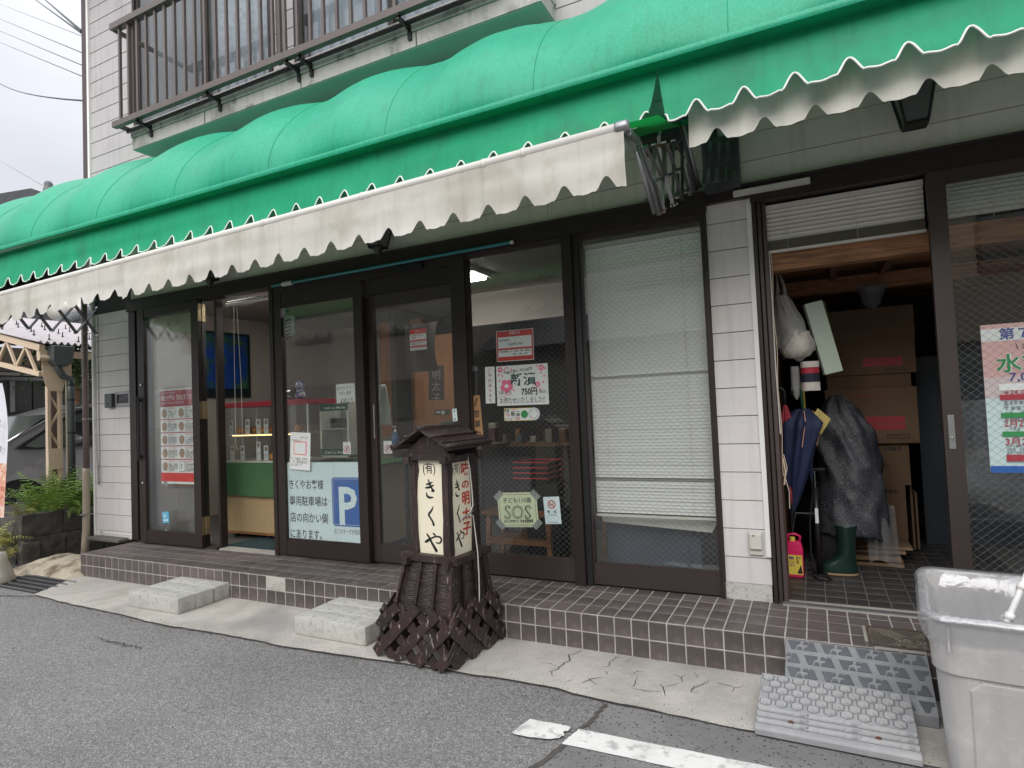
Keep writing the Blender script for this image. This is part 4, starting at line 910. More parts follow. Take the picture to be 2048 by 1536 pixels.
blind('closed pale venetian blind filling the right-hand shop window', 5.012, 5.818, 2.345, .455, .085, .0218, math.radians(-66), .025, 'slat', gaps=(41, 73), cords=(.13, .82))
blind('half-raised cream venetian blind across the top of the open storeroom doorway', 6.19, 7.005, 2.392, 2.10, .045, .026, math.radians(-52), .031, 'slat2', gaps=(8, 9), cords=(.15, .6), stack=16)
blind('raised grey-green venetian blind behind the top of the sliding storeroom door', 7.08, 7.88, 2.37, 2.09, .10, .024, math.radians(-55), .026, 'slat3', cords=(.3, .8), stack=12)
MB().tube([(6.205, .03, 2.10), (6.207, .02, 1.75), (6.205, .015, 1.4), (6.21, .02, 1.0)], .004, 6).build('wand', 'offwhite', bpy.data.objects['venetian_blind.001'])
mt['cord'] = M('knotted_string', (.5, .4, .3), .8, .1)
st = MB(); pts = [(6.215+.004*math.sin(k), .012, 2.1-.075*k) for k in range(19)]; st.tube(pts, .0022, 5).tube([(6.22, .01, .88), (6.235, .0, .80), (6.222, 0, .74), (6.24, 0, .66), (6.236, 0, .56)], .0025, 5).tube([(6.215, .01, .86), (6.225, 0, .78), (6.215, 0, .70)], .004, 5)
o = st.build('pull_string', 'cord', None); tag(o, 'pale string with knots hanging beside the storeroom doorway', 'string')
# furniture behind the blind's lower gap
F2 = thing('display_unit', 'white-fronted unit with a dark blue-grey lower panel seen below the pale blind', 'cabinet', (5.4, .3, .005))
MB().prism([(5.02, .16, .455), (5.80, .16, .43), (5.76, .16, .36), (5.02, .16, .40)], (0, .02, 0)).build('slanted_board', 'offwhite', F2)
box('lower_panel', (5.02, .26, .01), (5.68, .29, .42), M('slate_blue_panel', (.06, .075, .095), .5, .06), F2); box('side_panel', (5.68, .2, .01), (5.83, .5, .5), 'black', F2)
# roller-blind rod above the entrance and its cords
o = thing('roller_rod', 'white roller-blind tube hung inside the top of the open entrance', 'rod', (1.6, .10, 2.36)); MB().tube([(1.30, .10, 2.345), (2.04, .10, 2.35)], .016, 10).build('tube', 'offwhite', o); MB().tube([(1.30, .12, 2.375), (2.04, .12, 2.38)], .012, 8).build('tube', 'steel', o)
MB().tube([(1.42, .09, 2.34), (1.41, .09, 1.9), (1.405, .09, 1.3), (1.40, .09, .98), (1.42, .09, .93), (1.50, .09, .98), (1.495, .09, 1.6), (1.46, .09, 2.33)], .003, 5).build('cord', 'offwhite', o)
MB().tube([(1.46, .085, 2.34), (1.55, .08, 2.31), (1.68, .08, 2.32), (1.82, .08, 2.37), (2.03, .08, 2.385)], .003, 5).build('cord', 'offwhite', o)
o = MB().tube([(2.13, -.085, 2.398), (4.52, -.085, 2.412)], .012, 10).build('teal_pole', M('teal_pole_paint', (.03, .20, .22), .4, .08), None, smooth=True); tag(o, 'long teal pole lying along the top of the entrance frame', 'pole')
pc = o; MB().lathe([(.014, 0), (.014, .02), (0, .022)], (4.515, -.085, 2.412), 10, 0).build('end_cap', 'offwhite', pc)
for x in (2.27, 2.30, 2.33, 2.36): MB().lathe([(.018, -.01), (.022, 0), (.018, .01)], (x, -.085, 2.399), 10, 0).build('cord_winding', 'offwhite', pc)
# ================================================================ notices
def dashes(s, x, y, wd, ht, rows, mat='ink', seed=1, fill=.75, name='small_print'):
    r = random.Random(seed); rh = ht/rows
    for i in range(rows):
        xx = x
        while xx < x+wd*(1 if i < rows-1 else .7):
            w_ = min(rh*r.uniform(.45, .85), x+wd-xx)
            if r.random() < fill+.15:
                s.rect(xx, y+i*rh, w_*.85, rh*.14, mat, name); s.rect(xx+w_*.35, y+i*rh, rh*.12, rh*.66, mat, name)
                if r.random() < .7: s.rect(xx, y+i*rh+rh*.34, w_*.85, rh*.12, mat, name)
                if r.random() < .6: s.rect(xx, y+i*rh+rh*.6, w_*.85, rh*.12, mat, name)
            xx += w_+rh*.12
# 1 menu poster
yP = -.048
a = W(320, 779, 1, yP); c = W(326, 967, 1, yP); wd, ht = 1.006-a.x, (a-c).length
s = Sign('menu_poster', 'red and white bread menu poster with ten small pictures on the folding door', 'poster', a, (1, 0, -.0), wd, ht, V=(.02, 0, -1), nrm=(0, -1, 0))
s.rect(0, .02, wd, .155, 'crimson', 'band'); dashes(s, .02, .035, .42, .022, 1, 'paper', 3); s.text('明太子屋の【明太子フラン', .02, .062, .062, 'paper', wd=wd-.02, bold=.012); dashes(s, .02, .135, wd-.04, .024, 1, 'paper', 4)
rh = (ht-.175-.11)/5
for r_ in range(5):
    y = .18+r_*rh; s.rect(0, y-.010, wd, .010, 'crimson', 'band')
    for c_ in range(2):
        x = .02+c_*wd*.5
        if (r_, c_) == (4, 1): s.rect(x, y+.012, .085, rh-.03, 'ink', 'frame_line'); s.rect(x+.003, y+.015, .079, rh-.036, 'paper', 'blank_box'); s.text('?', x+.025, y+.022, .075, 'ink', name='question_mark', bold=.01)
        else: s.disc(x+.042, y+rh*.5, .040, 'brownprint', 'food_picture', ry=.045)
        s.rect(x+.10, y+.012, wd*.5-.14, .016, 'red', 'small_title') if False else dashes(s, x+.10, y+.010, wd*.5-.13, .018, 1, 'red', r_*2+c_+9, name='small_title')
        dashes(s, x+.10, y+.036, wd*.5-.13, rh-.05, 4, 'ink', r_*7+c_)
yb = .18+5*rh; s.rect(0, yb-.005, wd, .085, 'red', 'band'); s.text('明太子屋 き く や', .05, yb+.018, .036, 'paper', wd=.30); dashes(s, .42, yb+.014, .2, .04, 2, 'paper', 8); s.done()
for q_, rz in (((314, 787), .7), ((331, 965), .9)):
    a_ = W(*q_, 1, yP); MB().box((-.045, 0, -.02), (.045, .001, .02), rot=Matrix.Rotation(rz, 3, 'Y')).build('tape', 'tape', s.root, local=True).location = Vector((a_.x, yP-.0015, a_.z))-s.root.location
s = sheet('sticker', 'small light blue sticker low on the folding door', 'sticker', (324, 1024), (337, 1023), (324, 1046), -.06, M('light_blue_sticker', (.12, .42, .62), .5, .05)); s.text('ID', .02, .02, .04, 'paper', bold=.02); s.rect(.015, s.h*.7, s.w*.7, .012, 'paper'); s.done()
# 2 parking notice
s = sheet('parking_notice', 'large pale blue parking notice with a blue P sign, inside the entrance door', 'notice', (568, 925), (723, 924), (571, 1082), .0005, 'bluepaper'); k = s.w/.86
for i, t in enumerate(('きくやお客様', '専用駐車場は', '店の向かい側', 'にあります。')):
    s.text(t, .055*k, (.145+.140*i)*k, .088*k, 'ink', wd=(.42, .46, .46, .38)[i]*k*.93, bold=.012)
s.rect(.535*k, .125*k, .335*k*.98, .40*k, 'blue', 'blue_plate', .025*k)
s.rect(.545*k, .136*k, .308*k, .003, 'bluepaper', 'white_outline'); s.rect(.545*k, .510*k, .308*k, .003, 'bluepaper', 'white_outline'); s.rect(.545*k, .136*k, .003, .376*k, 'bluepaper', 'white_outline'); s.rect(.851*k, .136*k, .003, .376*k, 'bluepaper', 'white_outline')
s.text('P', .61*k, .135*k, .43*k, 'bluepaper', wd=.19*k, bold=.022, name='letter_p')
s.text('⇧このマークが目印⇧', .545*k, .545*k, .046*k, 'ink', wd=.31*k, bold=.006)
for y in (.23, .47): s.rect(0, s.h*y, s.w, .0015, 'greyink', 'fold')
for x in (.32, .66): s.rect(s.w*x, 0, .0015, s.h, 'greyink', 'fold')
s.done()
# 3 account card (code left out)
s = sheet('account_card', 'white card with an orange-pink square frame taped outside the entrance door', 'card', (581, 864), (621, 866), (584, 938), -.02); w_, h_ = s.w, s.h
s.text('Instagram', .02, .05, .035, 'greyink', wd=w_*.42, hand=.05); s.text('きくや', w_*.52, .03, .03, 'ink', wd=w_*.34, hand=.05)
s.rect(w_*.18, h_*.24, w_*.64, h_*.36, 'orange', 'square_frame', .008); s.rect(w_*.60, h_*.24, w_*.22, h_*.36, 'pink', 'square_frame_side', .008); s.rect(w_*.22, h_*.265, w_*.56, h_*.31, 'paper', 'inner_white')
dashes(s, w_*.08, h_*.68, w_*.8, h_*.25, 3, 'greyink', 5, name='handwriting'); s.done()
# 4 coffee note
s = sheet('price_note', 'handwritten drinks note reading 100 yen, high on the entrance door', 'note', (672, 769), (709, 766), (675, 806), .0008)
s.text('あたたかいコーヒー', .012, .016, .036, 'ink', wd=s.w*.88, hand=.04); s.text('つめたい麦茶', .02, .062, .034, 'ink', wd=s.w*.7, hand=.04); s.text('¥100より', .045, .115, .062, 'ink', wd=s.w*.66, bold=.006, hand=.03); s.done()
# 5 hand stickers
def handsign(name, lab, tl, tr, bl, y):
    s = sheet(name, lab, 'sticker', tl, tr, bl, y); w_, h_ = s.w, s.h
    dashes(s, w_*.15, h_*.06, w_*.7, h_*.12, 1, 'ink', 2); s.disc(w_/2, h_*.6, w_*.40, 'red', 'red_ring', w_*.33)
    s.rect(w_*.36, h_*.48, w_*.26, h_*.26, 'greyink', 'hand_shape', .006); s.rect(w_*.38, h_*.40, w_*.05, h_*.12, 'greyink', 'hand_shape'); s.rect(w_*.46, h_*.38, w_*.05, h_*.12, 'greyink', 'hand_shape'); s.rect(w_*.54, h_*.40, w_*.05, h_*.12, 'greyink', 'hand_shape')
    s.line(w_*.25, h_*.78, w_*.75, h_*.42, w_*.06, 'red', 'red_bar'); s.done()
handsign('no_touching_sticker', 'small sticker of a crossed-out hand in a red ring, left entrance door', (686, 884), (701, 884), (686, 908), .0008)
handsign('no_touching_sticker', 'small sticker of a crossed-out hand in a red ring, right entrance door behind the lantern', (767, 882), (783, 882), (767, 907), .062)
# 6 grey card
s = sheet('hanging_card', 'grey card with curved dark marks in the top left corner of the entrance door', 'card', (566, 634), (588, 631), (570, 672), .001, M('grey_card', (.33, .35, .34), .6, .1))
for i in range(6): s.poly([(.02+.01*(i % 2), .03+i*.032), (.09, .022+i*.032), (.105, .03+i*.032), (.085, .034+i*.032), (.03, .044+i*.032)], 'ink', 'curved_mark')
s.done(); MB().lathe([(.022, 0), (.022, .003), (.016, .003), (.016, 0)], (W(575, 622, 1, 0).x, .001, W(575, 622, 1, 0).z), 16, 1).build('ring', 'greyink', s.root)
# inner notices seen through the right-hand door
yi = 1.2
for (tl, tr, bl) in (((819, 660), (852, 656), (820, 702)),):
    s = sheet('holiday_notice', 'red and white holiday notice hanging inside on a dark apron, behind the right entrance door', 'notice', tl, tr, bl, yi); w_, h_ = s.w, s.h
    s.rect(0, 0, w_, h_*.22, 'red', 'band'); s.text('お知らせ', w_*.3, h_*.05, h_*.12, 'paper', wd=w_*.4); s.rect(0, h_*.50, w_, h_*.08, 'red', 'band'); s.rect(0, h_*.78, w_, h_*.08, 'red', 'band'); dashes(s, w_*.1, h_*.27, w_*.7, h_*.2, 2, 'ink', 3); dashes(s, w_*.08, h_*.60, w_*.8, h_*.16, 2, 'ink', 4); s.done()
MB().grid(lambda u, v: (at(808, 640, yi+.02).x+.42*u*(1-.1*math.sin(v*3)), yi+.03+.02*math.sin(u*11), at(808, 650, yi).z-.5*v), 16, 8).build('dark_apron', 'innerdark', None, smooth=True)
tag(bpy.data.objects['dark_apron'], 'dark cloth hanging behind the inner holiday notice', 'cloth')
s = sheet('dark_poster', 'tall dark calligraphy poster inside, behind the right entrance door', 'poster', (857, 732), (888, 731), (858, 800), 1.5, 'innerdark'); s.text('明太子', s.w/2, .03, .12, 'greyink', vert=True); s.done()
s = sheet('payment_tag', 'small black tag with a white card mark on the right entrance door', 'tag', (870, 820), (899, 819), (870, 830), .062, 'ink'); s.text('非接触', .01, .008, .02, 'paper', wd=s.w*.3); s.text('iD', s.w*.45, .002, .036, 'paper', bold=.02); s.poly([(s.w*.86, .012), (s.w*.93, .005), (s.w*.93, s.h-.005), (s.w*.86, s.h*.6)], 'greenink', 'green_mark'); s.done()
s = sheet('side_tag', 'narrow pale tag with handwriting beside the lit plaque post', 'tag', (904, 818), (913, 817), (906, 843), -.036, 'bluepaper'); s.text('手・処', s.w/2, .006, .028, 'ink', vert=True, wd=.024); s.done()
# 7 red notice
YN = .0195
s = sheet('holiday_notice', 'red-framed holiday notice above the cherry-blossom poster on the window', 'notice', (992, 663), (1066, 656), (995, 724), YN, 'paper'); w_, h_ = s.w, s.h
s.rect(.004, .004, w_-.008, h_-.008, 'red', 'red_field'); s.text('お知らせ', w_*.36, h_*.04, h_*.11, 'paper', wd=w_*.29, bold=.01); s.rect(w_*.05, h_*.21, w_*.90, h_*.36, 'paper', 'white_box'); s.rect(w_*.05, h_*.63, w_*.90, h_*.22, 'paper', 'white_box')
s.text('今月の店休日', w_*.06, h_*.27, h_*.09, 'ink', wd=w_*.30, bold=.012); s.text('毎週日曜日と祝日', w_*.30, h_*.41, h_*.09, 'ink', wd=w_*.42, bold=.012)
s.text('平日営業時間　月～土曜日　9時～18時30分', w_*.07, h_*.65, h_*.075, 'ink', wd=w_*.86, bold=.01); s.text('祝日　9時～17時', w_*.45, h_*.75, h_*.075, 'ink', wd=w_*.38, bold=.01); s.done()
# 8 strip
s = sheet('order_strip', 'narrow white strip with red vertical handwriting, left of the cherry-blossom poster', 'notice', (970, 734), (989, 733), (971, 807), YN)
s.text('ご予約承ります', s.w/2, .015, .032, 'crimson', vert=True, wd=.036, pitch=s.h*.135); s.done()
# 9 blossom poster
s = sheet('pickles_poster', 'handwritten poster with pink cherry blossoms and a 750 yen price', 'poster', (992, 733), (1095, 726), (995, 812), YN); w_, h_ = s.w, s.h
def flower(x, y, r, n=5, ph=0):
    for i in range(n):
        t = 2*PI*i/n+ph; cx, cy = x+r*.62*math.cos(t), y+r*.62*math.sin(t)
        s.poly([(cx+r*.42*math.cos(t+b)*(1 if abs(b) < 3 else .6), cy+r*.42*math.sin(t+b)) for b in (0, .8, 1.6, 2.4, 3.14, -2.4, -1.6, -.8)], 'pink', 'blossom')
flower(w_*.08, h_*.09, .022); flower(w_*.88, h_*.10, .022); flower(w_*.20, h_*.51, .052, 5, .3); flower(w_*.80, h_*.50, .022)
for x, y in ((.17, .09), (.22, .05), (.30, .10), (.05, .22), (.12, .25), (.07, .36), (.34, .62), (.80, .05), (.95, .12), (.87, .22), (.93, .30), (.91, .45), (.84, .62)): s.poly([(w_*x-.007, h_*y), (w_*x, h_*y-.011), (w_*x+.007, h_*y), (w_*x, h_*y+.012)], 'pink', 'petal')
s.text('阿蘇の香り 旬の味覚', w_*.15, h_*.14, h_*.09, 'ink', wd=w_*.56, hand=.15, rot=-.1); s.text('新漬', w_*.28, h_*.20, h_*.33, 'dkgreenink', wd=w_*.50, bold=.018)
s.text('750円', w_*.49, h_*.56, h_*.21, 'ink', wd=w_*.30, bold=.03, slant=-.05); s.text('(税込)', w_*.82, h_*.63, h_*.1, 'ink', wd=w_*.14)
s.text('3年ぶり', w_*.04, h_*.60, h_*.14, 'ink', wd=w_*.25, hand=.04); s.line(w_*.03, h_*.79, w_*.3, h_*.72, .003, 'pink', 'underline'); s.text('お待たせいたしました!!', w_*.06, h_*.79, h_*.17, 'ink', wd=w_*.87, hand=.03); s.done()
# 10 small label
s = sheet('product_label', 'small yellow-edged pickles label with a green picture and round badge', 'label', (1008, 817), (1070, 815), (1009, 842), YN, 'yellow'); w_, h_ = s.w, s.h
s.rect(.004, .004, w_-.008, h_-.008, 'paper', 'white_field'); s.text('阿蘇', w_*.02, h_*.06, h_*.3, 'ink', bold=.02, wd=w_*.16); s.text('で漬', w_*.03, h_*.36, h_*.3, 'red', bold=.02, wd=w_*.15); s.text('新漬', w_*.22, h_*.22, h_*.46, 'ink', wd=w_*.30, bold=.015); s.text('750', w_*.36, h_*.66, h_*.3, 'red', bold=.02, wd=w_*.16)
s.disc(w_*.66, h_*.5, h_*.32, 'greenink', 'green_picture', n=9); dashes(s, w_*.03, h_*.78, w_*.3, h_*.16, 2, 'ink', 7); dashes(s, w_*.22, h_*.05, w_*.35, h_*.14, 1, 'red', 8)
s.disc(w_*.97, h_*.48, h_*.50, 'paper', 'badge', n=28); s.disc(w_*.97, h_*.48, h_*.47, 'blue', 'badge_ring', r2=h_*.45, n=28)
for i in range(10): t = i*PI/5; s.disc(w_*.97+h_*.32*math.cos(t), h_*.48+h_*.32*math.sin(t), h_*.05, ('greyink', 'blue', 'greenink', 'orange', 'red')[i % 5], 'badge_dot', n=8)
s.text('阿蘇', w_*.97-h_*.18, h_*.34, h_*.2, 'ink'); s.done()
# 11 plaque
s = sheet('open_plaque', 'small wooden plaque with black brush lettering hung from a suction cup', 'plaque', (942, 792), (959, 790), (944, 872), YN, M('light_wood_plaque', (.50, .25, .10), .55, .12, 3, stretch=(9, 9, .8)), th=.008)
s.text('営業中', s.w/2, s.h*.36, .058, 'ink', vert=True, wd=.052, bold=.02, pitch=.078); s.line(s.w*.3, s.h*.26, s.w*.62, s.h*.08, .008, 'ink', 'brush_mark'); s.line(s.w*.5, s.h*.28, s.w*.78, s.h*.05, .005, 'ink', 'brush_mark'); s.done()
a_ = W(950, 738, 1, .018)
def suction(px, py, yy, par=None, r=.026):
    a_ = W(px, py, 1, yy); o = MB().lathe([(r, 0), (r*.8, .004), (r*.3, .008), (r*.25, .016), (0, .017)], (a_.x, yy, a_.z), 18, 1).build('suction_cup', M('clear_rubber', (.35, .36, .37), .2, .1, alpha=.6), par, smooth=True); return o
sc_ = suction(950, 738, .019, s.root); MB().tube([(a_.x, .03, a_.z), (a_.x+.004, .03, a_.z-.1), (W(951, 792, 1, .02).x, .024, W(951, 792, 1, .02).z)], .0018, 5).build('string', 'greyink', s.root)
# 12 rescue sign
a = W(994, 986, 1, YN); b = W(1072, 984, 1, YN); c = W(997, 1054, 1, YN); w_, h_ = (b-a).length, (c-a).length; ch = .042
s = Sign('rescue_sign', 'octagonal pale green SOS sign with taped corners low on the window', 'sign', a, b-a, w_, h_, 'paper', V=(c-a), nrm=(0, -1, 0), poly=[(ch, 0), (w_-ch, 0), (w_, ch), (w_, h_-ch), (w_-ch, h_), (ch, h_), (0, h_-ch), (0, ch)], panel='plate')
mt['palegreen'] = M('pale_green_print', (.68, .74, .50), .6, .04); o2 = s.root.children[0]; o2.data.materials.clear(); o2.data.materials.append(mt['palegreen'])
i_ = .014; P8 = [(ch, i_), (w_-ch, i_), (w_-i_, ch), (w_-i_, h_-ch), (w_-ch, h_-i_), (ch, h_-i_), (i_, h_-ch), (i_, ch)]
for k in range(8): s.line(*P8[k], *P8[(k+1) % 8], .0025, 'ink', 'border_line')
s.text('子ども110番', w_*.13, h_*.14, h_*.17, 'ink', wd=w_*.74, bold=.008); s.text('出水小学校PTA・熊本東警察署', w_*.13, h_*.78, h_*.10, 'ink', wd=w_*.74, bold=.012)
s.text('SOS', w_*.14, h_*.28, h_*.56, 'ink', wd=w_*.70, bold=.012, slant=.06, name='sos_outline'); s.text('SOS', w_*.14+.0012, h_*.28, h_*.56, 'palegreen', wd=w_*.70, bold=-.022, slant=.06, name='sos_fill'); s.done()
for k, (x, y, r) in enumerate(((.01, .02, .8), (w_-.01, .02, -.8), (.01, h_-.02, -.8), (w_-.01, h_-.02, .8))):
    MB().box((-.022, 0, -.038), (.022, .001, .038), rot=Matrix.Rotation(r, 3, 'Y')).build('tape', 'tape', s.root, local=True).location = s.P(x, y, .0006)-s.root.location
s = sheet('no_smoking_sign', 'pale blue no-smoking sign beside the octagonal rescue sign', 'sign', (1086, 994), (1118, 993), (1088, 1048), YN, 'bluepaper'); w_, h_ = s.w, s.h
s.disc(w_/2, h_*.28, w_*.25, 'red', 'red_ring', w_*.19); s.rect(w_*.33, h_*.29, w_*.28, h_*.03, 'ink', 'cigarette'); s.disc(w_*.58, h_*.23, w_*.06, 'ink', 'smoke', w_*.04); s.line(w_*.34, h_*.20, w_*.66, h_*.36, .006, 'red', 'red_bar')
s.text('禁', w_*.2, h_*.5, h_*.1, 'ink', bold=.02); s.text('煙', w_*.62, h_*.5, h_*.1, 'ink', bold=.02); s.text('No smoking', w_*.26, h_*.63, h_*.06, 'ink', wd=w_*.5); s.rect(w_*.2, h_*.93, w_*.6, .003, 'greyink'); s.done()
o = MB().tube([W(1143, 900, 1, .05), W(1147, 960, 1, .05), W(1149, 1042, 1, .05)], .006, 6).build('window_stay', 'offwhite', g3)
# 13 voucher poster on the sliding door
a = W(1960, 651, 1, .0); c = W(1982, 945, 1, .0); w_, h_ = .56, (c-a).length
s = Sign('voucher_poster', 'large pink to pale blue gift-voucher poster inside the sliding storeroom door', 'poster', a+Vector((0, -.0, 0)), (1, 0, 0), w_, h_, 'bluepaper', V=(0, 0, -1), nrm=(0, -1, 0))
s.rect(0, 0, w_, h_*.36, 'palepink', 'pink_field'); s.rect(0, h_*.36, w_, h_*.14, M('faded_pink_print', (.70, .58, .58), .6, .05), 'pink_field_low'); s.rect(0, h_*.03, w_, h_*.085, 'paper', 'white_band')
s.text('第７弾', .075, h_*.03, .062, 'navyink', wd=.20, bold=.03); s.text('市', .30, h_*.02, .03, 'ink', bold=.02); s.text('\\ 水前寺が', .14, h_*.13, .042, 'ink', wd=.20, bold=.01)
s.text('水前寺', .055, h_*.205, .10, 'paper', wd=.315, bold=.045); s.text('水前寺', .055, h_*.205, .10, 'greenink', wd=.315, bold=.02, name='green_title'); s.text('7,000円分', .105, h_*.32, .062, 'navyink', wd=.28, bold=.012)
s.rect(.06, h_*.405, w_, .035, 'paper', 'white_strip'); s.text('【1冊あたり】1,000円券', .08, h_*.41, .032, 'ink', wd=.36); s.text('※24,000冊(1億6,800万円', .08, h_*.445, .028, 'crimson', wd=.38)
s.rect(.06, h_*.478, w_-.08, .028, 'crimson', 'red_strip'); s.text('「水前寺マジチケ」お申込', .07, h_*.48, .026, 'paper', wd=.3, bold=.01); dashes(s, .075, h_*.522, .44, .115, 4, 'greyink', 6)
s.rect(.06, h_*.60, w_-.08, .026, 'greenink', 'green_strip'); s.text('応募期間', .075, h_*.602, .024, 'paper', bold=.01); s.text('2月20日(金)～3月', .07, h_*.64, .046, 'crimson', wd=.30, bold=.008); dashes(s, .075, h_*.70, .4, .02, 1, 'greyink', 2)
s.rect(.06, h_*.725, w_-.08, .026, 'greenink', 'green_strip'); s.text('引換日', .075, h_*.727, .024, 'paper', bold=.01); s.text('3月21日(土)～', .07, h_*.762, .046, 'crimson', wd=.28, bold=.008); dashes(s, .075, h_*.815, .42, .05, 3, 'greyink', 3)
s.rect(.07, h_*.895-.012, w_-.1, .034, 'crimson', 'red_strip'); s.text('有効期限　令和', .12, h_*.883, .032, 'paper', wd=.22, bold=.015)
dashes(s, .075, h_*.93-.006, .4, .012, 1, 'greyink', 3); s.rect(0, h_*.955, w_, h_*.045, 'blue', 'blue_band'); s.text('水前寺まちチケ公式サイト', .06, h_*.965, .022, 'paper', wd=.3); s.done()
# ================================================================ small fittings on the wall
o = thing('intercom', 'grey flush letter slot with louvre on the left clapboard pillar', 'letter slot', (-.17, -.02, 1.5))
a, b = W(231, 784, 1, -.02), W(263, 811, 1, -.02); x0, x1, z0, z1 = a.x, b.x, b.z, a.z
MB().box((x0, -.03, z0), (x1, -.008, z0+.03)).box((x0, -.03, z1-.03), (x1, -.008, z1)).box((x0, -.03, z0+.03), (x0+.035, -.008, z1-.03)).box((x1-.035, -.03, z0+.03), (x1, -.008, z1-.03)).build('frame', 'steel', o)
box('flap', (x0+.035, -.02, z0+.03), (x1-.035, -.012, z1-.03), 'black', o); MB().bar((x0+.04, -.022, z0+.05), (x1-.04, -.022, z1-.05), .002, .02).build('louvre', 'dsteel', o)
a, b = W(211, 788, 1, -.04), W(226, 815, 1, -.04)
o = thing('junction_box', 'small dark green-grey box beside the letter slot on the left pillar', 'junction box', (a.x, -.04, b.z)); box('cover', (a.x, -.055, b.z), (b.x, -.008, a.z), 'greenpipe', o, bevel=.006); box('knob', ((a.x+b.x)/2-.006, -.06, b.z+.03), ((a.x+b.x)/2+.006, -.055, b.z+.05), 'black', o)
o = thing('socket_box', 'cream outdoor socket with a flap low on the right clapboard pillar', 'socket', (6.04, -.02, .28))
box('flap', (6.005, -.05, .315), (6.075, -.025, .41), 'offwhite', o, bevel=.006); box('back_plate', (6.0, -.03, .28), (6.08, -.01, .42), 'offwhite', o, bevel=.003); MB().lathe([(.006, 0), (.006, -.004)], (6.03, -.05, .40), 8, 1).build('screw', 'steel', o)
# chain
o = thing('hanging_chain', 'thin dark chain hanging in a loop down the left pillar corner', 'chain', (-.61, -.03, 2.6))
lk_ = MB().tube([(.0, 0, .016), (.006, 0, .009), (.006, 0, -.009), (0, 0, -.016), (-.006, 0, -.009), (-.006, 0, .009), (0, 0, .016)], .0022, 4, False).build('link', 'dsteel', o, local=True)
lk_.location = Vector((-.64, -.03, 2.58))-o.location; zz = 2.555; k = 0
cm = MB()
for xo in (-.645, -.595):
    z_ = 2.58
    for i in range(76):
        R_z = Matrix.Rotation(PI/2 if i % 2 else .4, 3, 'Z')
        xx = xo+(.02 if xo < -.62 else -.02)*max(0, (i-60)/16)
        cm.add([R_z @ v.co+Vector((xx, -.03, z_)) for v in lk_.data.vertices], [tuple(p.vertices) for p in lk_.data.polygons]); z_ -= .0265
bpy.data.objects.remove(lk_); tag(cm.build('chain_links', 'dsteel', o), kind='stuff')
# wall lanterns
def wlamp(px, py, lab, fin=True):
    a = W(px, py, 1, -.16); zb = a.z; x = a.x; y = -.16; o = thing('wall_lantern', lab, 'wall lantern', (x, y, zb))
    if fin:
        MB().lathe([(0, 0), (.010, .006), (.013, .016), (.006, .026), (.016, .034), (.022, .044), (.034, .066), (.055, .078), (.058, .086), (0, .086)], (x, y, zb), 12).build('finial', 'black', o, smooth=True); zb += .086
    r0, r1, h_ = .052, .088, .20
    for k in range(4):
        t0, t1 = PI/4+k*PI/2, PI/4+(k+1)*PI/2; q = math.sqrt(2)
        def cr_(t, r, z): return Vector((x+r*q*math.cos(t), y+r*q*math.sin(t), zb+z))
        MB().bar(cr_(t0, r0, 0), cr_(t0, r1, h_), .010, .010).build('corner_bar', 'black', o)
        MB().prism([cr_(t0, r0*.97, .005), cr_(t1, r0*.97, .005), cr_(t1, r1*.97, h_), cr_(t0, r1*.97, h_)], (0, 0, .001)).build('glass_pane', 'smoked', o)
        MB().bar(cr_(t0, r0, 0), cr_(t1, r0, 0), .008, .014).build('frame_bar', 'black', o); MB().bar(cr_(t0, r1, h_), cr_(t1, r1, h_), .008, .014).build('frame_bar', 'black', o)
    box('bottom_plate', (x-r0, y-r0, zb-.004), (x+r0, y+r0, zb+.001), 'black', o)
    MB().prism([(x-.1, y-.1, zb+h_), (x+.1, y-.1, zb+h_), (x+.1, y+.1, zb+h_), (x-.1, y+.1, zb+h_)], (0, 0, .012)).add([(x-.1, y-.1, zb+h_+.012), (x+.1, y-.1, zb+h_+.012), (x+.1, y+.1, zb+h_+.012), (x-.1, y+.1, zb+h_+.012), (x, y, zb+h_+.09)], [(0, 1, 4), (1, 2, 4), (2, 3, 4), (3, 0, 4)]).build('hood', 'black', o)
    MB().tube([(x, y, zb+h_+.09), (x, y, zb+h_+.14), (x, y+.07, zb+h_+.15), (x, -.012, zb+h_+.10)], .009, 8).box((x-.03, -.02, zb+h_+.03), (x+.03, -.008, zb+h_+.16)).build('bracket', 'black', o)
mt['smoked'] = M('smoked_lantern_glass', (.14, .14, .14), .15, .1, alpha=.75)
wlamp(420, 578, 'black wall lantern under the awning, above the folding door'); wlamp(757, 517, 'black wall lantern under the awning, above the entrance doors'); wlamp(1831, 250, 'black tapered wall lantern at the right, above the storeroom doorway', False)
# ================================================================ wooden lantern sign
mt['dwood'] = M('dark_stained_wood', (.030, .017, .016), .5, .3, 5, .35, 70, stretch=(4, 4, 1), col2=(.055, .033, .030), c2s=(.5, .7), c2scale=9, edge=((.24, .20, .17), .635, 1.0))
mt['dwood2'] = M('worn_stained_slat', (.040, .022, .021), .5, .3, 8, .4, 60, col2=(.018, .012, .012), c2s=(.5, .65), c2scale=5, edge=((.36, .31, .27), .615, 1.0))
mt['bark'] = M('rippled_bark_board', (.034, .022, .022), .48, .3, 8, 1.0, 26, stretch=(1, 1, 5), col2=(.060, .042, .040), c2s=(.5, .7), c2scale=14)
mt['cream_panel'] = M('cream_lantern_panel', (.80, .74, .57), .45, .03, 3)
L_ = thing('lantern_sign', 'dark wooden lantern-shaped shop sign with cream panels and a lattice skirt at the road edge', 'lantern sign', (4.350, -.826, G), math.radians(-5)); L_['_local'] = True
def LB(name, mb, mat='dwood', **k): return mb.build(name, mat, L_, local=True, **k)
bx, by, hb = -.0, 0, .14
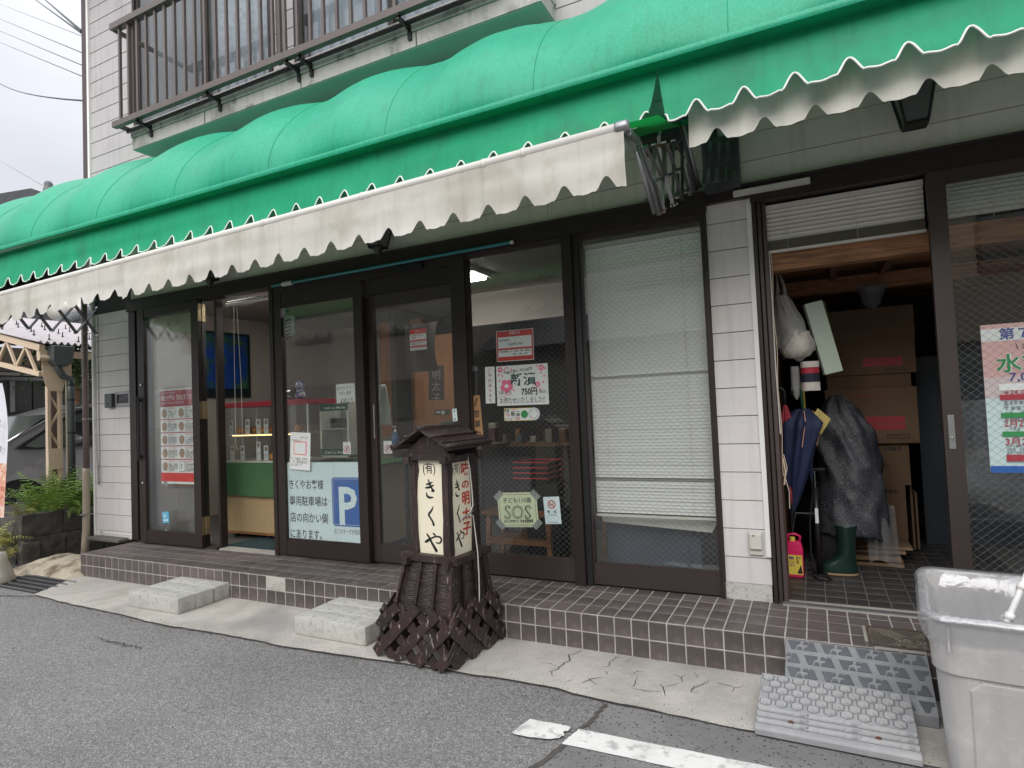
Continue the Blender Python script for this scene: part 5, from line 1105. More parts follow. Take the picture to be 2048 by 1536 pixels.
def wob(p, q, wd, th, name, mat, n=6, up=(0, 0, 1), amp=.003):
    p, q = Vector(p), Vector(q); d = (q-p).normalized(); u = Vector(up); sd = d.cross(u).normalized(); uu = sd.cross(d).normalized(); V = []; F = []
    for i in range(n+1):
        c_ = p+(q-p)*(i/n); e1, e2 = 1+rj.uniform(-1, 1)*amp/wd*2, 1+rj.uniform(-1, 1)*amp/wd*2
        V += [c_-sd*wd/2*e1-uu*th/2, c_+sd*wd/2*e2-uu*th/2, c_+sd*wd/2*e2+uu*th/2, c_-sd*wd/2*e1+uu*th/2]
    for i in range(n):
        for k in range(4): F.append((4*i+k, 4*i+(k+1) % 4, 4*i+4+(k+1) % 4, 4*i+4+k))
    F += [(0, 3, 2, 1), (4*n, 4*n+1, 4*n+2, 4*n+3)]
    return LB(name, MB().add(V, F), mat)
for sx in (-1, 1):
    for sy in (-1, 1): wob((sx*(hb-.02), sy*(hb-.02), .56), (sx*(hb-.02), sy*(hb-.02), 1.17), .042, .042, 'corner_post', 'dwood', 8, (0, 1, 0), .002)
# wavy inner boards framing the panels and the panels themselves
for k in range(4):
    R_k = Matrix.Rotation(k*PI/2, 3, 'Z')
    LB('panel', MB().box((-hb+.035, -hb+.012, .58), (hb-.035, -hb+.018, 1.15), rot=R_k), 'cream_panel')
    for sx in (-1, 1):
        V = []; n = 10
        for i in range(n+1):
            z = .585+.56*i/n; w_ = .014+.012*math.sin(i*.55+(1 if sx > 0 else 2.4)+k)*(1 if i not in (n,) else 1)+(.014 if i in (9,) and sx < 0 else 0)
            V += [(sx*(hb-.02), -hb+.004, z), (sx*(hb-.035-w_*.7), -hb+.004, z), (sx*(hb-.02), -hb+.012, z), (sx*(hb-.035-w_*.7), -hb+.012, z)]
        F = []
        for i in range(n): a = 4*i; F += [(a, a+1, a+5, a+4), (a+2, a+6, a+7, a+3), (a+1, a+3, a+7, a+5), (a, a+4, a+6, a+2)]
        LB('wavy_board', MB().add([R_k @ Vector(p) for p in V], F), 'dwood')
for z, h2, ex in ((.555, .165, .045), (1.145, .150, .030)):
    for sy in (-1, 1): wob((-h2-ex, sy*(h2-.012), z+.022), (h2+ex, sy*(h2-.012), z+.022), .045, .040, 'cross_beam', 'dwood', 4, (0, 0, 1), .001)
    for sx in (-1, 1): wob((sx*(h2-.012), -h2-ex, z+.004), (sx*(h2-.012), h2+ex, z+.004), .045, .040, 'cross_beam', 'dwood', 4, (0, 0, 1), .001)
for sy in (-1, 1):
    LB('gable_board', MB().prism([(-.150, sy*.150, 1.175), (.150, sy*.150, 1.175), (.150, sy*.150, 1.205), (0, sy*.150, 1.305), (-.150, sy*.150, 1.205)], (0, -sy*.012, 0)), 'dwood')
ra_, rb_ = Vector((0, 0, 1.315)), None
for sx in (-1, 1):
    for i, (u0, u1, lift) in enumerate(((0, .40, .006), (.34, .72, .004), (.66, 1.0, .0))):
        A_ = Vector((0, 0, 1.318)); E_ = Vector((sx*.215, 0, 1.207))
        p0, p1 = A_.lerp(E_, u0), A_.lerp(E_, u1); V = []; n = 9; nrm_ = Vector((sx*.46, 0, .89))
        for j in range(n+1):
            y = -.215+.43*j/n+0; jit = rj.uniform(-.004, .004)
            for pnt, l_ in ((p0, lift+.001), (p1, lift+.002)):
                V += [pnt+nrm_*(l_)+Vector((sx*jit*(1 if pnt is p1 else 0), y+rj.uniform(-.003, .003)*(j in (0, n)), 0)), pnt+nrm_*(l_+.013)+Vector((sx*jit*(1 if pnt is p1 else 0), y, rj.uniform(-.001, .001)))]
        F = []
        for j in range(n): a = 4*j; F += [(a+1, a+3, a+7, a+5), (a, a+4, a+6, a+2), (a+2, a+6, a+7, a+3), (a, a+1, a+5, a+4)]
        F += [(0, 2, 3, 1), (4*n, 4*n+1, 4*n+3, 4*n+2)]
        LB('roof_board', MB().add(V, F), 'dwood')
    for u, rr_ in ((.42, .011), (.93, .013)):
        q = Vector((0, 0, 1.318)).lerp(Vector((sx*.215, 0, 1.207)), u)+Vector((sx*.46, 0, .89))*.022
        LB('roof_batten', MB().tube([q+Vector((0, y, rj.uniform(-.001, .001))) for y in (-.222, -.1, 0, .1, .222)], rr_, 7), 'dwood', smooth=True)
LB('ridge_cap', MB().tube([(0, y, 1.338+.003*math.sin(y*30)) for y in (-.225, -.12, 0, .12, .225)], .016, 7), 'dwood', smooth=True)
# tapering body below the ledge
def lvl(z):  # centre x, half size at height z
    t = max(0, min(1, (z)/.55)); cx = -.050*(1-t); return cx, .165+.075*(1-t)
def fp(k, s, z, d=0, hx=None):
    cx, h_ = lvl(z); h_ = h_ if hx is None else hx
    return Matrix.Rotation(k*PI/2, 3, 'Z') @ Vector(((2*s-1)*h_, -h_-d, z)) + Vector((cx, 0, 0))
for k in range(4):
    nb_ = 3
    for i in range(nb_):
        s0, s1 = i/nb_+.01, (i+1)/nb_-.01; V = []; F = []; m = 14
        for j in range(m+1):
            z = .25+.30*j/m
            for s_ in (s0, (s0+s1)/2, s1): V.append(fp(k, s_, z, -.004+.0025*math.sin(j*2.1+i)+rj.uniform(-.001, .001)))
        for j in range(m):
            for c_ in range(2): F.append((3*j+c_, 3*j+c_+1, 3*j+4+c_, 3*j+3+c_))
        o = LB('side_board', MB().add(V, F), 'bark', smooth=True); md = o.modifiers.new('s', 'SOLIDIFY'); md.thickness = .008
    for s_ in (1/3, 2/3): LB('batten', MB().bar(fp(k, s_, .25, .002), fp(k, s_, .55, .002), .018, .010, (1, 0, 0) if k % 2 else (0, 1, 0)), 'dwood')
    LB('corner_batten', MB().bar(fp(k, .985, .235, .006), fp(k, .975, .56, .006), .040, .016, (1, 0, 0) if k % 2 else (0, 1, 0)), 'dwood2')
    for z in (.29, .37, .45, .52): LB('nail_head', MB().lathe([(.006, 0), (.005, .004), (0, .005)], fp(k, .955, z, .012), 8, 1), 'black')
# lattice skirt
def fs(k, s, t, d=0):
    cx = -.062+.012*t; h_ = .262-.022*t; z = .004+.30*t
    return Matrix.Rotation(k*PI/2, 3, 'Z') @ Vector(((2*s-1)*h_, -h_-d-.004, z)) + Vector((cx, -.0, 0))
for k in range(4):
    mir = (k % 2 == 1)
    for layer, sts in ((0, (-.36, -.06, .26, .56, .86)), (1, (-.40, -.12, .16, .46, .78))):
        for s0 in sts:
            flip = (layer == 1) ^ mir
            ta, tb = 0.0+rj.uniform(-.0, .03), 1.0+rj.uniform(-.02, .05); ds = .60
            if s0 < 0: ta = max(ta, (-s0-.02)/ds)
            if s0+ds > 1: tb = min(tb, (1.02-s0)/ds)
            if tb-ta < .12: continue
            sa, sb = s0+ds*ta, s0+ds*tb
            if flip: sa, sb = 1-sa, 1-sb
            d_ = .016 if layer == 0 else .002
            wob(fs(k, sa, ta, d_), fs(k, sb, tb, d_), .058, .011, 'lattice_slat', 'dwood2', 7, Matrix.Rotation(k*PI/2, 3, 'Z') @ Vector((0, -1, 0)), .0035)
for sx in (-1, 1):
    for sy in (-1, 1): LB('foot', MB().box((-.05+sx*.2-.02, sy*.2-.02, .0), (-.05+sx*.2+.02, sy*.2+.02, .26)), 'dwood')
LB('inner_box', MB().box((-.19, -.14, .24), (.10, .14, .56)), 'black')
# brush strokes for the three big characters
KI = [[(.24, .27, .07), (.45, .26, .10), (.72, .16, .05)], [(.18, .46, .08), (.45, .43, .11), (.80, .32, .07)], [(.40, .03, .05), (.50, .22, .11), (.66, .48, .10), (.80, .60, .13), (.62, .62, .05)], [(.24, .72, .06), (.26, .86, .11), (.45, .95, .12), (.74, .93, .06)]]
KU = [[(.74, .02, .05), (.62, .20, .10), (.34, .44, .13), (.40, .56, .11), (.62, .78, .12), (.74, .98, .15)]]
YA = [[(.02, .56, .06), (.14, .50, .13), (.36, .34, .08), (.66, .20, .07), (.90, .22, .09), (.97, .38, .10), (.86, .54, .07), (.66, .54, .05)], [(.50, .04, .05), (.60, .10, .10), (.62, .22, .04)], [(.16, .12, .09), (.28, .30, .10), (.42, .58, .12), (.66, .98, .15)]]
def spline(P, n=7):
    out = []
    for i in range(len(P)-1):
        p0 = P[max(i-1, 0)]; p1 = P[i]; p2 = P[i+1]; p3 = P[min(i+2, len(P)-1)]
        for j in range(n):
            t = j/n; out.append(tuple(.5*((2*b)+(-a+c)*t+(2*a-5*b+4*c-d)*t*t+(-a+3*b-3*c+d)*t**3) for a, b, c, d in zip(p0, p1, p2, p3)))
    return out+[P[-1]]
def brush(s, strokes, x, y, w_, h_, mat, name='brush_lettering'):
    for st_ in strokes:
        P = spline(st_); L1 = []; L2 = []
        for i, (a, b, c) in enumerate(P):
            d = Vector(((P[min(i+1, len(P)-1)][0]-P[max(i-1, 0)][0])*w_, (P[min(i+1, len(P)-1)][1]-P[max(i-1, 0)][1])*h_)).normalized(); n_ = Vector((-d.y, d.x))*c*.5*(w_+h_)/2*1.15
            L1.append((x+a*w_+n_.x, y+b*h_+n_.y)); L2.append((x+a*w_-n_.x, y+b*h_-n_.y))
        mb, ly = s._mb(mat, name); n = len(P)
        mb.add([s.P(*p, ly) for p in L1]+[s.P(*p, ly) for p in L2], [(i, i+1, n+i+1, n+i) for i in range(n-1)])
        for q in (P[0], P[-1]): s.disc(x+q[0]*w_, y+q[1]*h_, q[2]*.5*(w_+h_)/2*1.15, mat, name, n=10)
mt['blackbrush'] = M('black_brush_paint', (.012, .014, .016), .4, 0); mt['redbrush'] = M('red_brush_paint', (.50, .05, .035), .5, .1, 30)
s = Sign('x', '', '', (-hb+.035, -hb+.0115, 1.15), (1, 0, 0), .21, .57, 'cream_panel', parent=L_, panel='front_face', nrm=(0, -1, 0))
s.text('(有)', .055, .015, .072, 'blackbrush', wd=.094, bold=.01); brush(s, KI, .055, .115, .095, .115, 'blackbrush'); brush(s, KU, .060, .275, .085, .110, 'blackbrush'); brush(s, YA, .050, .430, .130, .105, 'blackbrush'); s.done()
s = Sign('x', '', '', (hb-.0115, -hb+.035, 1.15), (0, 1, 0), .21, .57, 'cream_panel', parent=L_, panel='right_face', nrm=(1, 0, 0))
s.text('(有)', .040, .030, .066, 'blackbrush', wd=.062, bold=.01); brush(s, KI, .040, .125, .062, .105, 'blackbrush'); brush(s, KU, .046, .275, .052, .105, 'blackbrush'); brush(s, YA, .040, .425, .082, .100, 'blackbrush')
for i, (ch_, y_) in enumerate(zip('味の明太子', (.030, .135, .205, .305, .385))): s.text(ch_, .152, y_, (.085, .058, .085, .075, .085)[i], 'redbrush', vert=True, bold=.028, wd=.085)
s.text('電話0963(82)0081代', .018, .165, .026, 'blackbrush', vert=True, pitch=.0255, wd=.024, bold=.01); s.done()
for nx in ('front_face', 'right_face'): pass
MB().tube([(.155, .04, 1.17), (.165, .05, 1.08), (.172, .055, .95), (.178, .05, .86), (.168, .03, .82), (.16, -.02, .80), (.165, .0, .805), (.175, .05, .80), (.18, .06, .70), (.185, .07, .58), (.195, .06, .45), (.20, .05, .34), (.21, .03, .27)], .0038, 7).build('power_cord', 'offwhite', L_, local=True, smooth=True)
MB().tube([(.16, -.06, .785), (.163, -.03, .797), (.172, .04, .822), (.175, .06, .83)], .004, 6).build('cord_end', 'steel', L_, local=True, smooth=True)
# ================================================================ kerb ramps
mt['ramp'] = M('grey_ramp_plastic', (.30, .302, .308), .6, .1, 3, .1, 90, col2=(.37, .37, .37), c2s=(.45, .7), c2scale=6)
mt['ramp2'] = M('scuffed_ramp_relief', (.39, .39, .392), .65, .12, 14, .2, 90, col2=(.24, .24, .245), c2s=(.5, .7), c2scale=20)
mt['rampd'] = M('blue_grey_ramp_plastic', (.25, .258, .27), .55, .1, 4, .1, 90, col2=(.32, .325, .335), c2s=(.5, .7), c2scale=7)
mt['ramppad'] = M('dusty_ramp_plate', (.110, .117, .128), .6, .15, 8, .1, 90)
def ramp(lab, x, y0, y1, z0, z1, zb, mat, rz=0):
    r = thing('kerb_ramp', lab, 'kerb ramp', (x, y0, zb), rz); r['_local'] = True
    d = y1-y0; h0, h1 = z0-zb, z1-zb; w_ = .3
    mb = MB().prism([(-w_, 0, 0), (-w_, d, 0), (-w_, d, h1), (-w_, 0.012, h0+.004), (-w_, 0, h0-.004)], (2*w_, 0, 0)); mb.build('ramp_body', mat, r, local=True, bevel=.003)
    sl = thing('x', None, None); bpy.data.objects.remove(sl)
    ang = math.atan2(h1-h0, d); L = math.hypot(d, h1-h0)
    return r, ang, L, h0
r1, ang, L, h0 = ramp('front grey plastic kerb ramp with hexagonal studs', 6.395, -1.168, -.80, -.178, -.095, G+.001, 'ramp', math.radians(-1.2))
def on_slope(ang, h0, x, v, l=.001): return Vector((x, v*math.cos(ang)-l*math.sin(ang), h0+v*math.sin(ang)+l*math.cos(ang)))
hx = MB(); R6 = .0255
P6 = [(R6*math.cos(PI/6+k*PI/3), R6*.98*math.sin(PI/6+k*PI/3)) for k in range(6)]; Q6 = [(a*.88, b*.88) for a, b in P6]
hx.add([(a, b, 0) for a, b in P6]+[(a, b, .004) for a, b in Q6], [(k, (k+1) % 6, 6+(k+1) % 6, 6+k) for k in range(6)]+[tuple(range(6, 12))])
for k in range(7):
    a = (0, 0) if k == 0 else (.0135*math.cos(k*PI/3), .0135*math.sin(k*PI/3)); d = .0042
    hx.add([(a[0]-d, a[1], .004), (a[0], a[1]-d, .004), (a[0]+d, a[1], .004), (a[0], a[1]+d, .004), (a[0], a[1], .0075)], [(0, 1, 4), (1, 2, 4), (2, 3, 4), (3, 0, 4)])
h_src = None; g_src = None; mt['groove'] = M('dark_groove_outline', (.13, .132, .138), .8, .15, 20)
gm6 = MB().add([(a*1.13, b*1.13, .0006) for a, b in P6], [tuple(range(6))])  # flat darker hexagon that outlines each stud
for r_ in range(5):
    for c_ in range(9):
        xx = -.268+c_*.064+(.032 if r_ % 2 else 0); vv = L-.030-r_*.0435
        if xx > .285: continue
        q = on_slope(ang, h0, xx, vv)
        if g_src is None: g_src = gm6.build('groove', 'groove', r1, local=True, recalc=False); g_src.location = q; g_src.rotation_euler = (ang, 0, 0)
        else: inst(g_src, 'groove', q, r1, (ang, 0, 0))
        if h_src is None: h_src = hx.build('stud', 'ramp2', r1, local=True, recalc=False); h_src.location = q; h_src.rotation_euler = (ang, 0, 0)
        else: inst(h_src, 'stud', q, r1, (ang, 0, 0))
ob = MB(); l2, w2 = .092, .0115
P = [(-l2+w2*math.cos(t), w2*math.sin(t)) for t in [PI/2+k*PI/6 for k in range(7)]]+[(l2+w2*math.cos(t), w2*math.sin(t)) for t in [-PI/2+k*PI/6 for k in range(7)]]
n = len(P); ob.add([(a, b, 0) for a, b in P]+[(a*.985, b*.8, .0065) for a, b in P], [(k, (k+1) % n, n+(k+1) % n, n+k) for k in range(n)]+[tuple(range(n, 2*n))])
for k in range(9):
    a = -.088+k*.022; d = .005; ob.add([(a-d, 0, .0065), (a, -d, .0065), (a+d, 0, .0065), (a, d, .0065), (a, 0, .010)], [(0, 1, 4), (1, 2, 4), (2, 3, 4), (3, 0, 4)])
o_src = None; og_src = None; ogm = MB().add([(a*1.03, b*1.28, .0006) for a, b in P], [tuple(range(n))])
for r_ in range(3):
    for c_ in range(3):
        q = on_slope(ang, h0, -.194+c_*.194, .045+r_*.038)
        if og_src is None: og_src = ogm.build('groove', 'groove', r1, local=True, recalc=False); og_src.location = q; og_src.rotation_euler = (ang, 0, 0)
        else: inst(og_src, 'groove', q, r1, (ang, 0, 0))
        if o_src is None: o_src = ob.build('long_stud', 'ramp2', r1, local=True, recalc=False); o_src.location = q; o_src.rotation_euler = (ang, 0, 0)
        else: inst(o_src, 'long_stud', q, r1, (ang, 0, 0))
for x in (-.16, .16): MB().lathe([(.011, 0), (.011, .0085), (.008, .0095), (0, .0095)], on_slope(ang, h0, x, .062, 0), 12).build('bolt', 'rust', r1, local=True)
r2, ang, L, h0 = ramp('rear blue-grey plastic kerb ramp with trapezoid pads, leaning on the tiled step', 6.50, -.83, -.563, -.155, -.004, G+.001, 'rampd', math.radians(-1.0))
t_src = {}
for r_ in range(4):
    for c_ in range(8):
        up_ = (r_+c_) % 2; xx = -.262+c_*.075; vv = .035+r_*.079
        key = up_
        if key not in t_src:
            P = [(-.030, -.026), (.030, -.026), (.012, .026), (-.006, .026), (-.014, -.004), (-.028, -.010)]
            if up_: P = [(-a, -b) for a, b in P]
            t_src[key] = MB().prism([(a, b, 0) for a, b in P], (0, 0, .0022)).build('tread_pad', 'ramppad', r2, local=True); t_src[key].location = on_slope(ang, h0, xx, vv, .0); t_src[key].rotation_euler = (ang, 0, 0)
        else: inst(t_src[key], 'tread_pad', on_slope(ang, h0, xx, vv, .0), r2, (ang, 0, 0))
        if 'small' not in t_src:
            P = [(-.013, -.009), (.013, -.009), (.008, .009), (-.008, .009)]
            t_src['small'] = MB().prism([(a, b, 0) for a, b in P], (0, 0, .0022)).build('tread_pad', 'ramppad', r2, local=True); t_src['small'].location = on_slope(ang, h0, xx+.0, vv, .0)+Vector((.036, .016, .008)); t_src['small'].rotation_euler = (ang, 0, 0)
        else:
            if xx+.04 < .28: inst(t_src['small'], 'tread_pad', on_slope(ang, h0, xx+(.026 if up_ else -.022), vv+(-.017 if up_ else .017), .0), r2, (ang, 0, 0))
for k in range(4): MB().box((.3, .02+k*.06, .02), (.302, .045+k*.06, .05+k*.028)).build('side_recess', 'ramppad', r2, local=True)
# ================================================================ meter cover
mc = thing('meter_cover', 'rusty iron water-meter cover with a diamond grid set in the tiled step', 'meter cover', (6.70, -.39, 0))
mt['iron'] = M('rusty_iron', (.075, .058, .048), .65, .3, 30, .3, 80, col2=(.12, .075, .045), c2s=(.5, .7), c2scale=20)
mt['irondust'] = M('dusty_iron_ground', (.25, .22, .18), .85, .2, 20, .2, 80)
x0, x1, y0, y1 = 6.575, 6.835, -.535, -.265
box('surround', (x0-.015, y0-.01, -.01), (x1+.015, y1+.01, .0015), 'concrete', mc); box('plate', (x0+.012, y0+.012, -.006), (x1-.012, y1-.012, .003), 'irondust', mc)
MB().box((x0, y0, -.005), (x1, y0+.012, .008)).box((x0, y1-.012, -.005), (x1, y1, .008)).box((x0, y0+.012, -.005), (x0+.012, y1-.012, .008)).box((x1-.012, y0+.012, -.005), (x1, y1-.012, .008)).build('rim', 'iron', mc)
rb = MB()
for k in range(-12, 24):
    for sg in (1, -1):
        P = []
        for t in range(0, 61):
            yy = y0+.014+(y1-y0-.028)*t/60; xx = (x0+.02*k+(yy-y0)*sg*.8+(0 if sg > 0 else .0))
            if x0+.014 < xx < x1-.014 and not (math.hypot(xx-(x1-.062), (yy-(y0+.105))*1) < .056) and not (yy < y0+.045 and xx > x0+.12): P.append((xx, yy, .0042))
        if len(P) > 2: rb.bar(P[0], P[-1], .003, .003) if abs((P[-1][1]-P[0][1])-(len(P)-1)*(y1-y0-.028)/60) < .004 else None
tag(rb.build('diamond_ribs', 'iron', mc), kind='stuff')
for r_ in (.053, .036, .020, .008): MB().tube([(x1-.062+r_*math.cos(t*PI/12), y0+.105+r_*math.sin(t*PI/12), .0045) for t in range(25)], .0022, 5, False).build('emblem_ring', 'iron', mc)
s = Sign('x', '', '', (x0+.12, y0+.046, .0032), (1, 0, 0), .115, .03, 'irondust', parent=mc, V=(0, -1, 0), nrm=(0, 0, 1), th=.0005, panel='name_field'); s.text('量水器', .008, .002, .026, 'iron', wd=.10, bold=.01); s.done()
# ================================================================ grey bin
mt['bin'] = M('scuffed_grey_bin_plastic', (.44, .43, .42), .55, .08, 3, .1, 60, col2=(.52, .515, .50), c2s=(.50, .68), c2scale=7, streak=.1, edge=((.66, .65, .64), .66, 1))
mt['bin_rim'] = M('worn_grey_rim', (.26, .26, .26), .55, .15, 9, col2=(.48, .48, .47), c2s=(.5, .65), c2scale=15)
bn = thing('waste_bin', 'large scuffed grey plastic waste bin with a clear liner and a pole in it', 'bin', (7.05, -.965, G))
def rrect(x0, x1, y0, y1, r, z, n=6):
    P = []
    for cx, cy, a0 in ((x1-r, y0+r, -90), (x1-r, y1-r, 0), (x0+r, y1-r, 90), (x0+r, y0+r, 180)):
        for k in range(n+1):
            t = math.radians(a0+90*k/n)
            X_, Y_ = cx+r*math.cos(t), cy+r*math.sin(t)
            if x0 > 6.6 and x1 > 7: c_, s_ = math.cos(-.11), math.sin(-.11); X_, Y_ = 6.70+(X_-6.70)*c_-(Y_+1.318)*s_, -1.318+(X_-6.70)*s_+(Y_+1.318)*c_
            P.append((X_, Y_, z))
    return P
def loft(rings, closed_bottom=True):
    mb = MB(); n = len(rings[0]); V = [p for r in rings for p in r]; F = []
    for i in range(len(rings)-1):
        for k in range(n): F.append((i*n+k, i*n+(k+1) % n, (i+1)*n+(k+1) % n, (i+1)*n+k))
    if closed_bottom: F.append(tuple(range(n-1, -1, -1)))
    return mb.add(V, F)
BX0, BX1, BY0, BY1 = 6.702, 7.50, -1.318, -.615
def ring(z, ins, r=.07): return rrect(BX0+ins, BX1-ins, BY0+ins, BY1-ins, r, z)
zr = .41
rings = [ring(G, .072, .07), ring(G+.015, .060, .08), ring(.20, .036, .09), ring(.205, .026, .09), ring(.34, .020, .09), ring(.375, .018, .09), ring(zr, .016, .09), ring(zr, .030, .08), ring(.30, .04, .08), ring(G+.03, .085, .07)]
o = loft(rings); V0 = len(o.v); n_ = len(rings[0]); o.f.append(tuple((len(rings)-1)*n_+k for k in range(n_))); b_ = o.build('bin_body', 'bin', bn, recalc=False); smooth_by(b_, 30)
o = loft([ring(zr-.022, .010, .09), ring(zr-.020, .002, .09), ring(zr+.002, -.001, .09), ring(zr+.007, .004, .09), ring(zr+.006, .020, .08), ring(zr-.02, .026, .08)], False).build('rim', 'bin_rim', bn, smooth=True, recalc=False)
for x in (6.78, 7.02, 7.26):
    rbm = MB().box((x-.003, BY0+.006, zr-.12), (x+.003, BY0+.03, zr-.035)); BRr = Matrix.Translation((6.70, -1.318, 0)) @ Matrix.Rotation(-.11, 4, 'Z') @ Matrix.Translation((-6.70, 1.318, 0)); rbm.v = [BRr @ v for v in rbm.v]; rbm.build('rib', 'bin', bn)
# raised central panel on the front
fz0, fz1 = -.19, .185
def fyp(z, d=0): t = (z-G)/(.20-G); return BY0+.060+(.036-.060)*t-d
BR_ = Matrix.Translation((6.70, -1.318, 0)) @ Matrix.Rotation(-.11, 4, 'Z') @ Matrix.Translation((-6.70, 1.318, 0))
fpm = MB().add([(6.84, fyp(fz0, .006), fz0), (7.34, fyp(fz0, .006), fz0), (7.34, fyp(fz1, .006), fz1-.03), (7.31, fyp(fz1, .006), fz1), (6.87, fyp(fz1, .006), fz1), (6.84, fyp(fz1, .006), fz1-.03), (6.83, fyp(fz0, -.004), fz0), (7.35, fyp(fz0, -.004), fz0), (7.35, fyp(fz1, -.004), fz1-.03), (7.31, fyp(fz1, -.004), fz1+.01), (6.87, fyp(fz1, -.004), fz1+.01), (6.83, fyp(fz1, -.004), fz1-.03)], [(0, 1, 2, 3, 4, 5)]+[(k, (k+1) % 6, 6+(k+1) % 6, 6+k) for k in range(6)])
fpm.v = [BR_ @ v for v in fpm.v]; fpm.build('front_panel', 'bin', bn)
m = bpy.data.materials.new('clear_bag_film'); m.use_nodes = True; t = m.node_tree; t.nodes.clear(); L = t.links.new
ou = N(t, 'ShaderNodeOutputMaterial'); tr = N(t, 'ShaderNodeBsdfTransparent'); tr.inputs[0].default_value = (.93, .93, .94, 1); gl = N(t, 'ShaderNodeBsdfGlossy'); gl.inputs['Roughness'].default_value = .12; gl.inputs[0].default_value = (.9, .9, .9, 1); df = N(t, 'ShaderNodeBsdfTranslucent'); df.inputs[0].default_value = (.8, .8, .82, 1); d3 = N(t, 'ShaderNodeBsdfDiffuse'); d3.inputs[0].default_value = (.8, .8, .8, 1)
nz = N(t, 'ShaderNodeTexNoise'); nz.inputs['Scale'].default_value = 9; nz.inputs['Detail'].default_value = 4; nz.inputs['Distortion'].default_value = 1.5; tcn = N(t, 'ShaderNodeTexCoord'); L(tcn.outputs['Object'], nz.inputs[0])
bp = N(t, 'ShaderNodeBump'); bp.inputs['Strength'].default_value = .6; bp.inputs['Distance'].default_value = .012; L(nz.outputs[0], bp.inputs['Height']); L(bp.outputs[0], gl.inputs['Normal'])
ma, mb_, mc_ = N(t, 'ShaderNodeMixShader'), N(t, 'ShaderNodeMixShader'), N(t, 'ShaderNodeMixShader'); ma.inputs[0].default_value = .5; L(df.outputs[0], ma.inputs[1]); L(d3.outputs[0], ma.inputs[2]); mb_.inputs[0].default_value = .26; L(tr.outputs[0], mb_.inputs[1]); L(ma.outputs[0], mb_.inputs[2]); mc_.inputs[0].default_value = .12; L(mb_.outputs[0], mc_.inputs[1]); L(gl.outputs[0], mc_.inputs[2]); L(mc_.outputs[0], ou.inputs[0]); mt['film'] = m
def wr(ri, amp, sd): return [(p[0]+amp*noise.noise(Vector((p[0]*14, p[1]*14, sd))), p[1]+amp*noise.noise(Vector((p[0]*13, p[1]*13, sd+9))), p[2]+amp*.6*noise.noise(Vector((p[0]*16, p[1]*16, sd+5)))) for p in ri]
def ringd(z, ins, r=.07): return rrect(BX0+ins, BX1-ins, BY0+ins, BY1-ins, r, z, 14)
def dense(ri, k=6):
    out = []
    for a, b in zip(ri, ri[1:]+ri[:1]):
        m_ = k if (Vector(a)-Vector(b)).length > .05 else 1
        out += [tuple(Vector(a).lerp(Vector(b), j/(m_*3 if m_ > 1 else 1))) for j in range(m_*3 if m_ > 1 else 1)]
    return out
lin = loft([wr(dense(ringd(zr-.085, .008)), .014, 1), wr(dense(ringd(zr-.05, -.004)), .006, 2), wr(dense(ringd(zr-.01, -.010, .078)), .004, 3), wr(dense(ringd(zr+.014, .003, .07)), .004, 4), wr(dense(ringd(zr+.008, .028, .055)), .004, 5), wr(dense(ringd(zr-.08, .048, .055)), .016, 6), wr(dense(ringd(zr-.18, .06, .055)), .03, 7), wr(dense(ringd(zr-.32, .09, .05)), .04, 8), wr(dense(ringd(zr-.42, .2, .04)), .04, 9)], False)
nn = len(dense(ringd(zr, 0))); lin.f.append(tuple(8*nn+k for k in range(nn)))
lin.build('liner', 'film', bn, smooth=True, recalc=False)
mb2 = W(1955, 1210, 2, .30); o = thing('pole', 'white telescopic pole standing in the grey bin', 'pole', (7.15, -1.0, .1))
pa, pb = Vector((6.99, -1.10, .33)), W(2060, 1135, 1, -1.0)
d_ = (pb-pa); MB().tube([pa-d_*1.3, pa+d_*3.0], .011, 12).build('shaft', 'white', o, smooth=True)
for t_ in (.12, .62, 1.4): MB().tube([pa+d_*t_, pa+d_*(t_+.10)], .016, 12).build('clamp', 'white', o, smooth=True)
# ================================================================ storeroom things
def boxy(lab, x0, x1, y0, y1, z0, z1, band=None, rz=0, txt=None, grp=None, parts=()):
    o = thing('cardboard_box', lab, 'box', ((x0+x1)/2, (y0+y1)/2, z0), 0, grp)
    box('carton', (x0, y0, z0+.001), (x1, y1, z1-.001), 'cardboard', o, bevel=.004)
    s = Sign('x', '', '', (x0, y0-.0012, z1), (1, 0, 0), x1-x0, z1-z0, 'cardboard', parent=o, panel='front_face', nrm=(0, -1, 0))
    for f in parts: f(s)
    s.done(); MB().box(((x0+x1)/2-.03, y0+.01, z1-.001), ((x0+x1)/2+.03, y1-.01, z1)).build('packing_tape', 'cardboard', o)
    return o
YB = 1.4
zc = [W(1810, y_, 1, YB).z for y_ in (1068, 970, 885, 773, 745, 678, 610)]
pallet = thing('pallet_boards', 'stack of thin plywood boards on the storeroom floor under the cartons', 'boards', (6.75, 1.3, 0))
zz = .0
for k in range(6):
    dx = (.0, .03, -.02, .06, .02, .08)[k]; th = (.022, .02, .03, .016, .02, .02)[k]
    if k in (1, 3):
        for q_ in range(3): box('bearer', (6.42+q_*.2, YB-.33+.01*k, zz), (6.50+q_*.2, YB+.5, zz+th), 'beamwood', pallet)
    else: box('board', (6.38, YB-.36+dx*.8, zz+.0005), (6.90+dx*.8, YB+.55, zz+th), M('board_%d' % k, (.26, .17, .10), .75, .2, 5), pallet, bevel=.002)
    zz += th
z_a = zz+.001; z_b = zc[1]; z_c = zc[2]; z_d = zc[3]; z_e = zc[4]; z_f = zc[5]; z_g = zc[6]
def care(s): s.text('天地無用', s.w-.17, .03, .035, 'ink', wd=.12, bold=.02)
